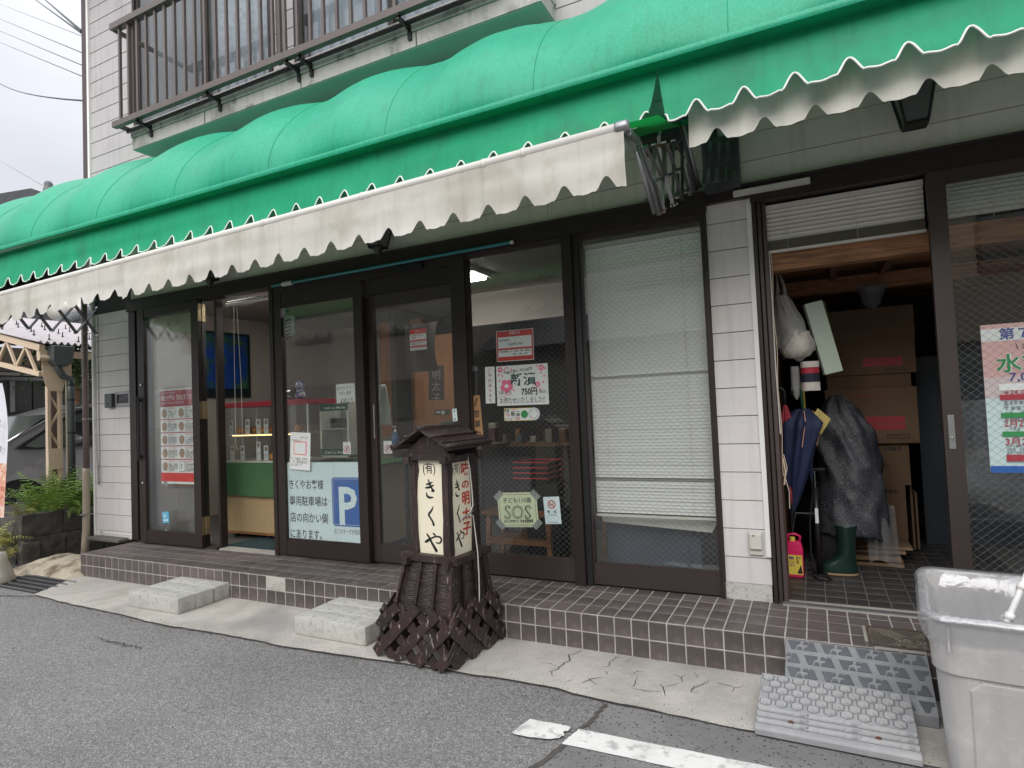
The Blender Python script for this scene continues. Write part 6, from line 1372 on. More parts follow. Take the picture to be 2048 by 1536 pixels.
boxy('lowest cardboard carton of the stack, standing on the plywood boards', 6.48, W(1812, 1000, 1, YB).x, YB, YB+.4, z_a, z_b-.001, parts=(care,))
boxy('second cardboard carton from the bottom of the storeroom stack', 6.46, W(1820, 930, 1, YB).x, YB, YB+.4, z_b, z_c-.001, parts=(care, lambda s: s.text('会社', s.w-.21, s.h-.16, .04, 'ink', bold=.02)))
def redband(s):
    w_, h_ = s.w, s.h; s.rect(w_*.42, h_*.52, w_*.44, h_*.24, 'crimson', 'red_label'); s.text('スーパーソフト', w_*.40, h_*.58, h_*.15, 'cardboard', wd=w_*.44, bold=.015); s.rect(w_*.06, h_*.12, w_*.1, h_*.1, 'crimson', 'red_mark'); s.text('大', w_*.08, h_*.125, h_*.09, 'cardboard'); s.rect(w_*.66, h_*.84, w_*.24, h_*.08, 'ink', 'stamp_box'); s.rect(w_*.665, h_*.85, w_*.23, h_*.06, 'cardboard', 'stamp_inner'); dashes(s, w_*.67, h_*.86, w_*.2, h_*.045, 1, 'ink', 3); dashes(s, w_*.3, h_*.13, w_*.5, h_*.05, 1, 'crimson', 5)
boxy('large open-fronted carton with a red soft-product label, middle of the stack', 6.48, W(1836, 830, 1, YB-.04).x, YB-.05, YB+.4, z_c, z_d-.001, parts=(redband,))
boxy('thin plain carton above the red-labelled carton', 6.50, W(1822, 760, 1, YB).x, YB, YB+.4, z_d, z_e-.001)
boxy('carton with a dim red label, second from the top of the stack', 6.50, W(1830, 700, 1, YB-.02).x, YB-.02, YB+.4, z_e, z_f-.001, parts=(redband,))
boxy('topmost plain brown carton of the storeroom stack', 6.52, W(1828, 640, 1, YB).x, YB, YB+.4, z_f, z_g)
for k in range(2): MB().box((7.02+.03*k, 1.55+.02*k, .02), (7.035+.03*k, 1.8, .50-.05*k)).build('flattened_carton', 'cardboard', None); tag(bpy.data.objects['flattened_carton' + ('.%03d' % k if k else '')], ('front', 'middle', 'rear')[k]+' flattened carton standing right of the carton stack', 'carton')
# bubble wrap bundle
mt['bubble'] = M('bubble_wrap', (.055, .058, .066), .32, .2, 3, .6, 120, spec=.6, col2=(.03, .032, .038), c2s=(.45, .6), c2scale=6, speck=((.17, .17, .19), 190, .90, .98))
def bub(u, v):
    a = u*2*PI; h_ = .22+1.0*v; r0 = .19*(1-max(0, (v-.62)/.38)**2*.85)*(1+.05*math.sin(v*9))*(1.0+.10*(1-v))
    r0 += .020*(1-abs(noise.noise(Vector((math.cos(a)*1.6+v*2.2, math.sin(a)*1.6, v*3.2+7))))*4)
    r0 += .022*noise.noise(Vector((math.cos(a)*2.2, math.sin(a)*2.2, v*5)))+.010*noise.noise(Vector((a*3, v*14, 3)))
    return (6.60+r0*1.0*math.cos(a)-.05*v*v, .93+r0*.8*math.sin(a), h_+(-.05*math.cos(a-1.0) if v < .02 else 0))
o = MB().grid(bub, 60, 44).build('bubble_wrap_bundle', 'bubble', None, smooth=True); tag(o, 'tall bundle loosely wrapped in grey bubble wrap, standing in front of the cartons', 'bundle')
o = MB().grid(lambda u, v: (6.66+.19*u+.02*v, .84+.05*u+.02*math.sin(u*8), .48-.42*v+.03*math.sin(u*5)), 14, 12).build('plastic_sheet', 'film', None, smooth=True); tag(o, 'clear plastic sheet hanging from the bubble-wrapped bundle', 'plastic sheet')
box('black_crate', (6.40, .86, .02), (6.60, 1.04, .24), 'black', thing('black_crate', 'black box on the floor behind the green boot', 'crate', (6.50, .95, 0)))
# rubber boot
mt['boot'] = M('dark_green_rubber', (.008, .028, .022), .28, .1, 5, .05, 30, spec=.6)
bt = thing('rubber_boot', 'dark green rubber boot with a tan sole on the storeroom floor', 'boot', (6.52, .74, 0))
def bring(cx, cy, rx, ry, z, tilt=0): return [(cx+rx*math.cos(2*PI*k/20), cy+ry*math.sin(2*PI*k/20), z+tilt*math.cos(2*PI*k/20)) for k in range(20)]
heel, toe = 6.595, 6.36
rg = [bring(6.475, .745, .125, .050, .012), bring(6.475, .745, .128, .052, .03), bring(6.478, .745, .122, .050, .055, -.005), bring(6.492, .745, .108, .048, .085, .012), bring(6.520, .745, .078, .047, .115, .018), bring(6.540, .745, .056, .050, .145, .010), bring(6.545, .745, .053, .052, .20), bring(6.545, .745, .058, .056, .27), bring(6.548, .745, .066, .060, .33), bring(6.548, .745, .066, .060, .338), bring(6.548, .745, .060, .054, .335), bring(6.545, .745, .05, .045, .15)]
loft(rg, True).build('boot_shaft', 'boot', bt, smooth=True, recalc=False)
loft([bring(6.475, .745, .122, .048, .001), bring(6.475, .745, .132, .055, .003), bring(6.475, .745, .133, .056, .014), bring(6.475, .745, .128, .052, .018)], True).build('sole', M('tan_rubber_sole', (.28, .19, .10), .6, .1), bt, smooth=True, recalc=False)
# bright pink bottle
pk_ = thing('detergent_bottle', 'bright pink bottle with yellow cap and yellow label just inside the storeroom door', 'bottle', (6.235, .60, 0))
mt['hotpink'] = M('hot_pink_plastic', (.78, .025, .14), .3, .05, 5); bcx, bcy = 6.225, .60
def bo(z, hx_, hy_, r=.02): return rrect(bcx-hx_, bcx+hx_, bcy-hy_, bcy+hy_, r, z, 4)
rg = [bo(.002, .045, .03), bo(.012, .052, .036), bo(.16, .055, .038), bo(.185, .055, .038), bo(.225, .048, .034), bo(.245, .040, .03)]
o = loft(rg); nn_ = len(rg[0]); o.f.append(tuple(5*nn_+k for k in range(nn_))); o.build('bottle_body', 'hotpink', pk_, smooth=False, recalc=False)
MB().tube([(bcx+.035, bcy, .235), (bcx+.04, bcy, .275), (bcx+.01, bcy, .29), (bcx-.03, bcy, .285), (bcx-.045, bcy, .24)], .009, 8).build('handle', 'hotpink', pk_, smooth=True)
MB().lathe([(.018, .24), (.018, .268), (.014, .272), (0, .272)], (bcx-.008, bcy-.012, 0), 14).build('cap', 'yellow', pk_)
s = Sign('x', '', '', (bcx-.047, bcy-.0395, .155), (1, 0, 0), .094, .13, 'yellow', parent=pk_, panel='label', nrm=(0, -1, 0)); s.rect(.012, .012, .03, .012, 'navyink'); s.rect(.012, .026, .03, .004, 'red'); dashes(s, .012, .04, .035, .05, 4, 'greyink', 3); dashes(s, .058, .01, .03, .05, 2, 'ink', 4); s.poly([(.06, .12), (.085, .06), (.092, .12)], 'ink', 'black_shape'); s.done()
# floor pump and black bag behind it
pp = thing('floor_pump', 'black upright bicycle floor pump beside the pink bottle', 'pump', (6.37, .66, 0))
MB().tube([(6.375, .66, .02), (6.375, .66, .60)], .019, 12).build('barrel', 'black', pp, smooth=True); MB().tube([(6.375, .66, .60), (6.375, .66, .71)], .006, 8).build('rod', 'chrome', pp); MB().tube([(6.31, .66, .72), (6.44, .66, .72)], .012, 8).build('grip', 'rubber', pp)
MB().box((6.33, .63, .002), (6.42, .69, .02)).build('foot_plate', 'black', pp); MB().tube([(6.33, .62, .008), (6.36, .56, .008), (6.42, .54, .008), (6.44, .58, .008), (6.41, .61, .012)], .006, 6).build('foot_loop', 'black', pp)
MB().tube([(6.36, .66, .58), (6.33, .66, .35), (6.325, .66, .15), (6.35, .67, .04)], .006, 6).build('hose', 'rubber', pp); box('white_label', (6.365, .639, .36), (6.385, .641, .46), 'paper', pp)
# umbrellas hung from a rail on the left jamb
rl = thing('umbrella_rail', 'dark rail on the storeroom side wall that the umbrellas hang from', 'rail', (6.2, .6, 1.28)); MB().tube([(6.185, .2, 1.285), (6.185, 1.0, 1.285)], .008, 8).box((6.166, .25, 1.27), (6.19, .27, 1.3)).box((6.166, .9, 1.27), (6.19, .92, 1.3)).build('rod', 'black', rl)
mt['navy'] = M('navy_umbrella_cloth', (.014, .022, .07), .7, .15, 6, .2, 40); mt['redcloth'] = M('dusty_red_umbrella_cloth', (.33, .03, .045), .7, .12, 6, .2, 40)
def umbrella(lab, x, y, ztip, ztop, r, mat, lean=(0, 0), piping=None, hook=True, hmat='black', folds=7, hh=.2):
    u_ = thing('umbrella', lab, 'umbrella', (x, y, ztip))
    def f(u, v):
        a = 2*PI*u; rr_ = r*(min(1, v/.9)**.8)*(1 if v < .88 else max(.12, 1-((v-.88)/.12)**1*.75))*(1+.20*math.sin(a*folds)*(.3+v))*(.85+.3*noise.noise(Vector((math.cos(a), math.sin(a), v*2+x*9))))
        return (x+lean[0]*v+rr_*math.cos(a)*.8, y+lean[1]*v+rr_*math.sin(a), ztip+(ztop-ztip)*v)
    MB().grid(f, 42, 16).build('cloth', mat, u_, smooth=True)
    MB().tube([(x, y, ztip-.09), (x, y, ztip+.02)], [.003, .006], 6).build('tip', 'black', u_)
    xx, yy = x+lean[0], y+lean[1]
    if hook: MB().tube([(xx, yy, ztop-.02), (xx, yy, ztop+hh)]+[(xx-.028+.028*math.cos(t), yy, ztop+hh+.032*math.sin(t)) for t in (.5, 1.0, 1.57, 2.1, 2.6, 3.14)], .0085, 8).build('handle', hmat, u_, smooth=True)
    if piping:
        for k in range(4): MB().tube([f((k*.25+.04) % 1, v) for v in (.98, .9, .82, .74, .66)], .004, 5).build('piping', piping, u_)
    return u_
mt['orangepipe'] = M('salmon_piping', (.60, .30, .20), .6, .05)
umbrella('large navy umbrella with salmon edging hanging open-ribbed in the doorway', 6.225, .45, .42, 1.14, .185, 'navy', (.105, 0), 'orangepipe', hook=True, hmat=M('dark_green_handle', (.01, .07, .05), .3), hh=.10)
umbrella('dusty red umbrella hanging left of the navy one', 6.235, .40, .50, 1.17, .045, 'redcloth', (-.005, 0), hh=.08)
umbrella('slim dark navy umbrella hanging behind the red one, against the jamb', 6.215, .55, .55, 1.12, .045, 'navy', hh=.14)
umbrella('yellow-handled navy umbrella hanging behind the large one', 6.36, .58, .62, 1.10, .06, 'navy', (-.02, 0), 'orangepipe', hmat='yellow', hh=.16)
o = MB().prism([(6.36, .40, 1.06), (6.42, .40, 1.14), (6.49, .40, 1.07), (6.43, .40, .97)], (0, .012, 0)).build('patterned_pouch', M('yellow_patterned_cloth', (.50, .40, .13), .8, .1, 20, col2=(.55, .12, .10), c2s=(.6, .63), c2scale=60), None); tag(o, 'small yellow patterned pouch hanging over the bubble wrap', 'pouch')
o = MB().grid(lambda u, v: (6.335+.035*math.cos(u*2*PI)*(1-.5*v), .47+.03*math.sin(u*2*PI), 1.03+.09*v+.01*math.sin(u*30)), 24, 6).build('yellow_ruffle', 'orange', None, smooth=True); tag(o, 'crumpled orange-yellow cloth at the umbrella handles', 'cloth')
# hanging bags
def bag(name, lab, x, y, ztop, zbot, wt, wb, dep, mat, handles=True, cat='bag', seed=1, lean=0):
    b_ = thing(name, lab, cat, (x, y, zbot))
    def f(u, v):
        a = 2*PI*u; w_ = wt+(wb-wt)*(1-v)**.8; k = (math.sin(min(1, (v+.02)*3)*PI/2)) if v < .33 else 1
        n_ = noise.noise(Vector((math.cos(a)*2, math.sin(a)*2+seed, v*4)))*.18+.07*math.sin(a*9+v*3)*v+.05*noise.noise(Vector((a*3, v*11, seed)))
        return (x+lean*(1-v)+w_*.5*k*(1+n_)*math.cos(a), y+dep*.5*k*(1+n_)*math.sin(a), zbot+(ztop-zbot)*v)
    MB().grid(f, 40, 18).build('bag_body', mat, b_, smooth=True)
    if handles:
        for sx in (-1, 1): MB().tube([(x+sx*wt*.3, y, ztop-.02), (x+sx*wt*.22, y, ztop+.08), (x+sx*.008-.012, y, ztop+.155)], [.016, .010, .006], 7).build('bag_handle', mat, b_, smooth=True)
    return b_
mt['bagfilm'] = M('thin_white_plastic', (.52, .52, .50), .3, .2, 8, .9, 30, alpha=.48); mt['tissue'] = M('crumpled_white_tissue', (.62, .58, .52), .85, .12, 20, .8, 30)
mt['mint'] = M('pale_mint_foam', (.50, .58, .48), .7, .05, 4); mt['navybag'] = M('dark_navy_bag', (.015, .02, .04), .7, .1, 5)
bag('plastic_bag', 'translucent white plastic bag of crumpled tissue hanging at the doorway', 6.245, .40, 1.88, 1.45, .085, .25, .15, 'bagfilm', lean=.085)
o = MB().lathe([(0, 0), (.07, .01), (.098, .05), (.10, .10), (.08, .16), (.04, .19), (0, .20)], (6.325, .41, 1.470), 24).build('crumpled_tissue', 'tissue', None, smooth=True)
for v in o.data.vertices: v.co += v.co.normalized()*.0+Vector((noise.noise(v.co*30), noise.noise(v.co*31+Vector((5, 0, 0))), noise.noise(v.co*29)))*.028
tag(o, 'crumpled white tissue inside the hanging plastic bag', 'tissue')
bag('cloth_bag', 'dark navy cloth bag hanging behind the plastic bag, against the jamb', 6.235, .52, 1.84, 1.47, .12, .13, .08, 'navybag', seed=4)
bx_ = thing('foam_board', 'pale mint foam box lid hanging tilted beside the plastic bag', 'foam board', (6.47, .48, 1.35)); MB().box((-.055, -.02, -.24), (.055, .03, .24), rot=Matrix.Rotation(-.20, 3, 'Y') @ Matrix.Rotation(.25, 3, 'Z')).build('board', 'mint', bx_, local=True); bx_['_local'] = True; bx_.location = (6.475, .50, 1.60)
o = MB().box((-.05, -.005, -.17), (.03, .005, .17), rot=Matrix.Rotation(-.15, 3, 'Y')).build('olive_sheet', M('olive_sheet', (.10, .11, .03), .7, .1), None, local=True); o.location = (6.50, .62, 1.68); tag(o, 'dark olive sheet hanging behind the mint foam board', 'sheet')
tb = thing('striped_bag', 'small bag with red, black and white bands hanging under the plastic bag', 'bag', (6.36, .42, 1.27))
for z0_, z1_, m_ in ((1.255, 1.31, 'tissue'), (1.312, 1.365, 'navybag'), (1.367, 1.405, 'crimson'), (1.407, 1.445, 'tissue')): MB().grid(lambda u, v: (6.385+(.052+.006*math.sin(u*20))*math.cos(u*2*PI)-.0*v, .42+.035*math.sin(u*2*PI), z0_+(z1_-z0_)*v), 28, 3).build('band', m_, tb, smooth=True)
bag('plastic_bag', 'small crumpled white plastic bag hanging below the large one', 6.30, .46, 1.42, 1.20, .05, .06, .05, 'bagfilm', handles=False, seed=8)
bag('plastic_bag', 'dark crumpled plastic bag hanging from the storeroom ceiling', 6.80, .95, 1.98, 1.80, .20, .08, .12, M('smoky_film', (.16, .17, .18), .2, .1, 8, .6, 25, alpha=.6), handles=False, seed=12)
o = box('grey_cabinet', (7.15, 1.9, .0), (7.9, 2.4, 1.5), M('dark_blue_grey_steel', (.03, .04, .055), .45, .1), thing('steel_cabinet', 'dark blue-grey steel cabinet deep in the storeroom, right of the cartons', 'cabinet', (7.5, 2.1, 0)))
bag('draped_cover', 'pale draped plastic cover behind the glass of the sliding door', 7.45, .75, 1.15, .45, .45, .7, .3, M('draped_film', (.22, .24, .25), .3, .2, 5, .8, 20), handles=False, cat='cover', seed=3)
MB().box((6.168, .075, .0), (6.205, .16, 2.12)).build('inner_post', M('worn_brown_jamb', (.085, .04, .028), .7, .35, 6, .4, 50, stretch=(6, 6, .8), col2=(.20, .13, .09), c2s=(.58, .7), c2scale=6), B)
# ================================================================ left side: pipe, planter, ferns, carport, car, houses
dp = thing('downpipe', 'faded brown rainwater downpipe with a beige lower length at the left corner of the shop', 'downpipe', (-.80, -.05, 0))
MB().tube([(-.800, -.055, 2.9), (-.800, -.055, .74)], .030, 14).build('upper_pipe', 'brownpipe', dp, smooth=True)
MB().tube([(-.800, -.055, .76), (-.800, -.058, .70), (-.800, -.06, .45), (-.802, -.065, .1), (-.803, -.075, -.04), (-.805, -.085, -.2)], .036, 14).build('lower_pipe', 'beigepipe', dp, smooth=True)
for z in (2.25, 1.30, .26): MB().tube([(-.80, -.055 if z > .7 else -.088, z-.008), (-.80, -.055 if z > .7 else -.088, z+.008)], .0335 if z > .7 else .039, 14).bar((-.77, -.05, z), (-.73, -.01, z), .01, .008).build('clamp', 'steel', dp)
pl_ = thing('block_planter', 'low mossy planter wall of two courses of dark concrete block with a broken corner', 'planter', (-1.2, 0, G))
def rblock(name, a, b, seed, mat='block', par=pl_):
    (x0, y0, z0), (x1, y1, z1) = a, b
    bm = bmesh.new(); bmesh.ops.create_cube(bm, size=1); bmesh.ops.subdivide_edges(bm, edges=list(bm.edges), cuts=6, use_grid_fill=True)
    for v in bm.verts:
        p = Vector(((x0+x1)/2+v.co.x*(x1-x0), (y0+y1)/2+v.co.y*(y1-y0), (z0+z1)/2+v.co.z*(z1-z0)))
        v.co = p+Vector((noise.noise(p*9+Vector((seed, 0, 0))), noise.noise(p*9+Vector((0, seed, 0))), noise.noise(p*9+Vector((0, 0, seed)))))*.010
    off = par.location; me = bpy.data.meshes.new(name)
    for v in bm.verts: v.co -= off
    bm.to_mesh(me); bm.free(); me.materials.append(mt[mat]); o = bpy.data.objects.new(name, me); COL.objects.link(o); o.parent = par; return o
yy = -.50
for i, L in enumerate((.40, .40, .40, .4)):
    rblock('block', (-1.28, yy+.005, G-.03), (-1.12, yy+L-.005, .055), i+1); rblock('block', (-1.30, yy-.02+.004, .062), (-1.135, yy-.02+L-.006, .30), i+9); yy += L
for i in range(3): rblock('block', (-1.29-.42*(i+1)+.01, -.50, G-.03), (-1.29-.42*i-.005, -.36, .05), i+20); rblock('block', (-1.30-.42*(i+1)+.01, -.52, .062), (-1.30-.42*i-.005, -.38, .27), i+24)
rblock('broken_corner', (-1.16, -.545, G-.03), (-1.07, -.38, .02), 41); tag(MB().box((-3.2, -.40, G), (-1.26, 1.6, .22)).build('planter_soil', 'seam', pl_), kind=None)
# ferns
def frond_mesh(L, bend, w_, nseg=15, seed=0):
    r = random.Random(seed); mb = MB(); P = []
    for i in range(nseg+1):
        t = i/nseg; a = 1.35-bend*t; P.append(None)
    x, z = 0, 0; pts = [(0, 0)]; a = 1.35
    for i in range(nseg):
        a -= bend/nseg*(.6+.8*i/nseg); x += L/nseg*math.cos(a); z += L/nseg*math.sin(a); pts.append((x, z))
    for i in range(nseg):
        (x0, z0), (x1, z1) = pts[i], pts[i+1]; q = .0022*(1-i/nseg)+.0006
        mb.add([(x0, -q, z0), (x0, q, z0), (x1, q, z1), (x1, -q, z1)], [(0, 1, 2, 3)])
        if i < 2: continue
        t = i/nseg; ll = w_*math.sin(PI*min(1, t*.92+.12))**.8*(1-.3*t)
        for sgn in (-1, 1):
            d = Vector((x1-x0, 0, z1-z0)).normalized(); side = Vector((d.x*.55, sgn*.83, d.z*.55-.18+r.uniform(-.15, .1))).normalized()
            base = Vector((x0, 0, z0)); wd = L/nseg*.36
            # leaflet: serrated strip of 3 quads
            pr0 = base-d*wd*.5; pr1 = base+d*wd*.5
            for j in range(4):
                f0, f1 = j/4, (j+1)/4; k0, k1 = (1-f0*.75)*(1 if j % 2 == 0 else .8), (1-f1*.85)*(.75 if j % 2 == 0 else 1)
                c0 = base+side*ll*f0+Vector((0, 0, -.15*ll*f0*f0)); c1 = base+side*ll*f1+Vector((0, 0, -.15*ll*f1*f1))
                mb.add([c0-d*wd*.5*k0, c0+d*wd*.5*k0, c1+d*wd*.5*k1, c1-d*wd*.5*k1], [(0, 1, 2, 3)])
    return mb
fsrc = {}
def fern(lab, x, y, z, n, L, bend, mat, spread=.16, seed=0, az=(0, 2*PI)):
    r = random.Random(seed); f_ = thing('fern_plant', lab, 'fern', (x, y, z))
    for i in range(n):
        k = (mat, i % 4, round(L, 2), bend)
        if k not in fsrc:
            o = frond_mesh(L, bend*(.8+.13*(i % 4)), L*.21, 15, i).build('frond', mat, f_, local=True, recalc=False); fsrc[k] = o
        else: o = fsrc[k].copy(); COL.objects.link(o); o.parent = f_
        o.location = (r.uniform(-spread, spread)*.5, r.uniform(-spread, spread), r.uniform(-.02, .02)); o.rotation_euler = (r.uniform(-.25, .25), r.uniform(-.35, .25), r.uniform(*az)); s_ = r.uniform(.65, 1.15); o.scale = (s_, s_, s_)
fern('dense bright green fern spilling over the block planter, left of the dark green pipe', -1.28, -.14, .24, 60, .62, 1.5, 'fern', .19, 1)
fern('green fern between the dark green pipe and the brown downpipe', -1.30, .26, .24, 50, .64, 1.45, 'fern', .18, 2)
fern('low yellowing fern at the far left end of the planter', -1.35, -.60, -.04, 34, .44, 1.9, 'fern2', .14, 3)
fern('darker drooping fern on the ground in front of the yellowing one', -1.22, -.74, -.17, 30, .38, 2.1, 'fern2', .14, 4)
fern('thin yellow-green fern on top of the planter corner', -1.32, -.40, .24, 14, .32, 1.8, 'fern2', .08, 5)
fern('single long fern fronds hanging over the dark planter wall beside the downpipe', -1.12, .02, .22, 7, .42, 2.6, 'fern', .08, 6, (-1.2, .2))
# carport
cp = thing('carport', 'cream steel lattice carport with a corrugated roof, left of the shop', 'carport', (-1.8, .2, G)); CX = -1.80
def cpt(px, py): p = W(px, py, 0, CX); return p.y, p.z
ya, yb, yc = .065, .225, .40
for y0_, y1_ in ((ya, ya+.035), (yb-.035, yb)): box('column_post', (CX-.05, y0_, G), (CX, y1_, 1.72), 'cream', cp)
box('column_post', (CX-.08, yb+.075, G), (CX-.03, yb+.125, 2.2), 'cream', cp)
z = .05; k = 0
for k in range(7):
    z0_ = .1+.22*k; a_, b_ = ((ya+.02, z0_), (yb-.02, z0_+.22)) if k % 2 else ((yb-.02, z0_), (ya+.02, z0_+.22))
    MB().bar((CX-.03, a_[0], a_[1]), (CX-.03, b_[0], b_[1]), .022, .02, (1, 0, 0)).build('lattice_bar', 'cream', cp)
box('tie_plate', (CX-.0, ya, .72), (CX+.006, yb, .97), 'cream', cp); box('dark_web', (CX-.10, ya+.03, G), (CX-.09, yb+.02, 1.7), 'brownpipe', cp)
MB().prism([(CX+.004, ya-.06, 2.13), (CX+.004, yb+.10, 2.13), (CX+.004, yb+.0, 1.66), (CX+.004, ya, 1.66), (CX+.004, ya-.055, 1.86)], (.008, 0, 0)).build('gusset', 'cream', cp)
yv = .0
def chord(x0, z0, x1, z1, name, w_=.05, t_=.06): MB().bar((x0, yv, z0), (x1, yv, z1), t_, w_, (0, 0, 1)).build(name, 'cream', cp)
chord(CX+.03, 2.17, -6.2, 3.20, 'top_chord', .075, .06); chord(CX, 1.86, -5.8, 2.66, 'bottom_chord', .055, .05)
x = CX-.10; i = 0
while x > -5.6:
    zt = 2.17+(CX-x)*.235-.03; zb = 1.86+(CX-x)*.20+.02; x2 = x-.22
    zt2 = 2.17+(CX-x2)*.235-.03; zb2 = 1.86+(CX-x2)*.20+.02
    MB().bar((x, yv, zt if i % 2 else zb), (x2, yv, zb2 if i % 2 else zt2), .03, .028, (0, 1, 0)).build('truss_bar', 'cream', cp); x = x2; i += 1
box('eave_beam', (CX-.05, -.02, 2.07), (CX+.02, 4.6, 2.15), 'cream', cp); MB().tube([(CX+.03, -.04, 2.05), (CX+.03, .12, 2.05)], .035, 12).build('gutter_end', 'cream', cp)
RS = .215
rs = MB(); nxx = 12; nyy = 210
rs.grid(lambda u, v: (CX+.08-4.4*u, -.06+4.7*v, 2.235+(4.4*u)*RS+.018*math.sin(v*4.7*2*PI/.075)), nxx, 820).build('roof_sheet', 'roofsheet', cp, smooth=True, recalc=False)
hb_ = None
for i in range(7):
    for j in range(5):
        xx = CX-.12-.55*j; y_ = .15+i*.33+(.1 if j % 2 else 0); q = Vector((xx, y_, 2.25+(CX+.08-xx)*RS))-cp.location
        if hb_ is None: hb_ = MB().tube([(0, 0, -.02), (0, 0, .07)], .007, 6).lathe([(.02, 0), (.008, .02)], (0, 0, 0), 8).build('hook_bolt', 'black', cp, local=True); hb_.location = q
        else: inst(hb_, 'hook_bolt', q, cp)
box('end_column', (-5.9, -.05, G), (-5.8, .05, 2.7), 'cream', cp)
# rainwater pipe of the carport
gp = thing('rainwater_pipe', 'dark grey-green rainwater pipe with a hopper on the carport column', 'downpipe', (CX+.05, .3, G)); px_ = CX+.07
MB().tube([(px_, .275, 1.80), (px_, .285, 1.62), (px_, .285, G+.1)], .040, 14).build('pipe', 'greenpipe', gp, smooth=True)
MB().tube([(px_, .15, 2.02), (px_, .15, 1.92), (px_, .20, 1.84), (px_, .275, 1.80), (px_, .28, 1.72)], .042, 12).build('elbow', 'greenpipe', gp, smooth=True)
MB().prism([(px_-.07, .06, 2.20), (px_-.07, .30, 2.20), (px_-.07, .27, 2.0), (px_-.07, .21, 1.95), (px_-.07, .10, 1.96), (px_-.07, .06, 2.02)], (.15, 0, 0)).build('hopper', 'greenpipe', gp, bevel=.008)
for z in (1.55, 1.15): MB().tube([(px_, .285, z-.012), (px_, .285, z+.012)], .0435, 14).build('clamp', 'rubber', gp)
# car
car = thing('parked_car', 'dark grey people carrier parked under the carport, nose towards the road', 'car', (-4.85, 2.6, G))
XS = -4.02
prof = [(.0, .02), (-.10, .22), (-.09, .52), (.05, .78), (.55, .98), (.62, 1.02), (1.18, 1.40), (1.75, 1.585), (2.6, 1.64), (3.9, 1.60), (4.35, 1.35), (4.5, .95), (4.55, .3), (4.5, .02)]
def carx(z, y):  # half width with tumblehome
    return .86 if z < .9 else .86-.17*((z-.9)/.74)**1.3
CC = XS-.86
V = []; 
belt = [(y, z) for y, z in prof]
mb = MB(); nrow = 9
def hullz(y, z): return z
ring_pts = prof
cols = []
for j, xx in enumerate((1.0, .985, .9, .6, 0, -.6, -.9, -.985, -1.0)):
    col_ = []
    for (y, z) in prof:
        h_ = carx(z, y); e = (1-abs(xx)); front = (y < .3); sh = .0
        yy = y+(.22*(abs(xx)**3) if y < .3 else (-.10*abs(xx)**3 if y > 4.2 else 0)); zz = z-(.035*abs(xx)**2 if z > 1.3 else 0)
        col_.append((CC+h_*xx, yy, zz))
    cols.append(col_)
V = [p for c_ in cols for p in c_]; n_ = len(prof); F = [(i*n_+k, (i+1)*n_+k, (i+1)*n_+k+1, i*n_+k+1) for i in range(len(cols)-1) for k in range(n_-1)]
side = [(i) for i in range(n_)]
F += [tuple(reversed(side)), tuple((len(cols)-1)*n_+i for i in side)]
MB().add(V, F).build('car_body', 'carpaint', car)
WY, WZ, WR = .78, .115, .325
def xs(z): return CC+carx(z, 0)
# arches, glazing, trim on the visible flank
arch = [(WY+(WR+.06)*math.cos(t*PI/12), WZ+(WR+.05)*math.sin(t*PI/12)) for t in range(0, 13)]
MB().prism([(XS+.002, y, max(z, .0)) for y, z in arch]+[(XS+.002, WY-.3, 0), ], (-.02, 0, 0)).build('wheel_arch', 'rubber', car)
MB().prism([(xs(.0)+.003, 3.55+(WR+.06)*math.cos(t*PI/12), WZ+(WR+.05)*math.sin(t*PI/12)) for t in range(13)], (-.02, 0, 0)).build('wheel_arch', 'rubber', car)
def onside(P, d=.004): return [(xs(z)+d, y, z) for y, z in P]
def sidepanel(name, P, mat, d=.004):
    Q = onside(P, d); MB().prism(Q, (-.012, 0, 0)).build(name, mat, car)
sidepanel('quarter_window', [(.86, .965), (1.22, 1.20), (1.26, .935), (1.0, .93)], 'carglass')
sidepanel('door_window', [(1.32, .935), (1.32, 1.25), (1.55, 1.40), (1.85, 1.47), (2.35, 1.49), (2.35, .95)], 'carglass')
sidepanel('door_window', [(2.42, .95), (2.42, 1.49), (3.3, 1.47), (3.35, .97)], 'carglass')
sidepanel('window_surround', [(.74, .93), (1.25, 1.27), (1.62, 1.475), (1.9, 1.52), (3.4, 1.52), (3.5, .93), (1.0, .905)], 'black', .001)
MB().tube(onside([(.62, 1.02), (.95, 1.22), (1.25, 1.39), (1.6, 1.52), (1.9, 1.57), (3.4, 1.57)], .0), .022, 8).build('roof_trim', 'chrome', car, smooth=True)
MB().tube(onside([(.76, .915), (1.0, .895), (1.5, .90), (3.5, .915)], .006), .009, 6).build('window_trim', 'chrome', car)
MB().grid(lambda u, v: (CC+.80*(2*u-1), .665+.545*v+.16*abs(2*u-1)**3*0, 1.045+.375*v+.004), 10, 4).build('windscreen', 'carglass', car, smooth=True)
for y in (1.27, 2.38): MB().box((XS+.0, y-.003, .05), (XS+.002, y+.003, .92)).build('door_gap', 'black', car)
mr_ = MB().lathe([(0, -.10), (.06, -.07), (.075, 0), (.06, .08), (0, .11)], (XS+.12, 1.46, 1.03), 12, 1).build('wing_mirror', 'carpaint', car, smooth=True); MB().bar((XS-.02, 1.48, .97), (XS+.09, 1.47, 1.0), .05, .05).build('mirror_arm', 'black', mr_)
s = Sign('x', '', '', (XS+.004, .98, .70), (0, 1, 0), .30, .04, 'carpaint', parent=car, panel='badge_plate', nrm=(1, 0, 0)); s.text('HYBRID', .01, .004, .034, 'chrome', wd=.27, slant=.2, name='badge'); s.done()
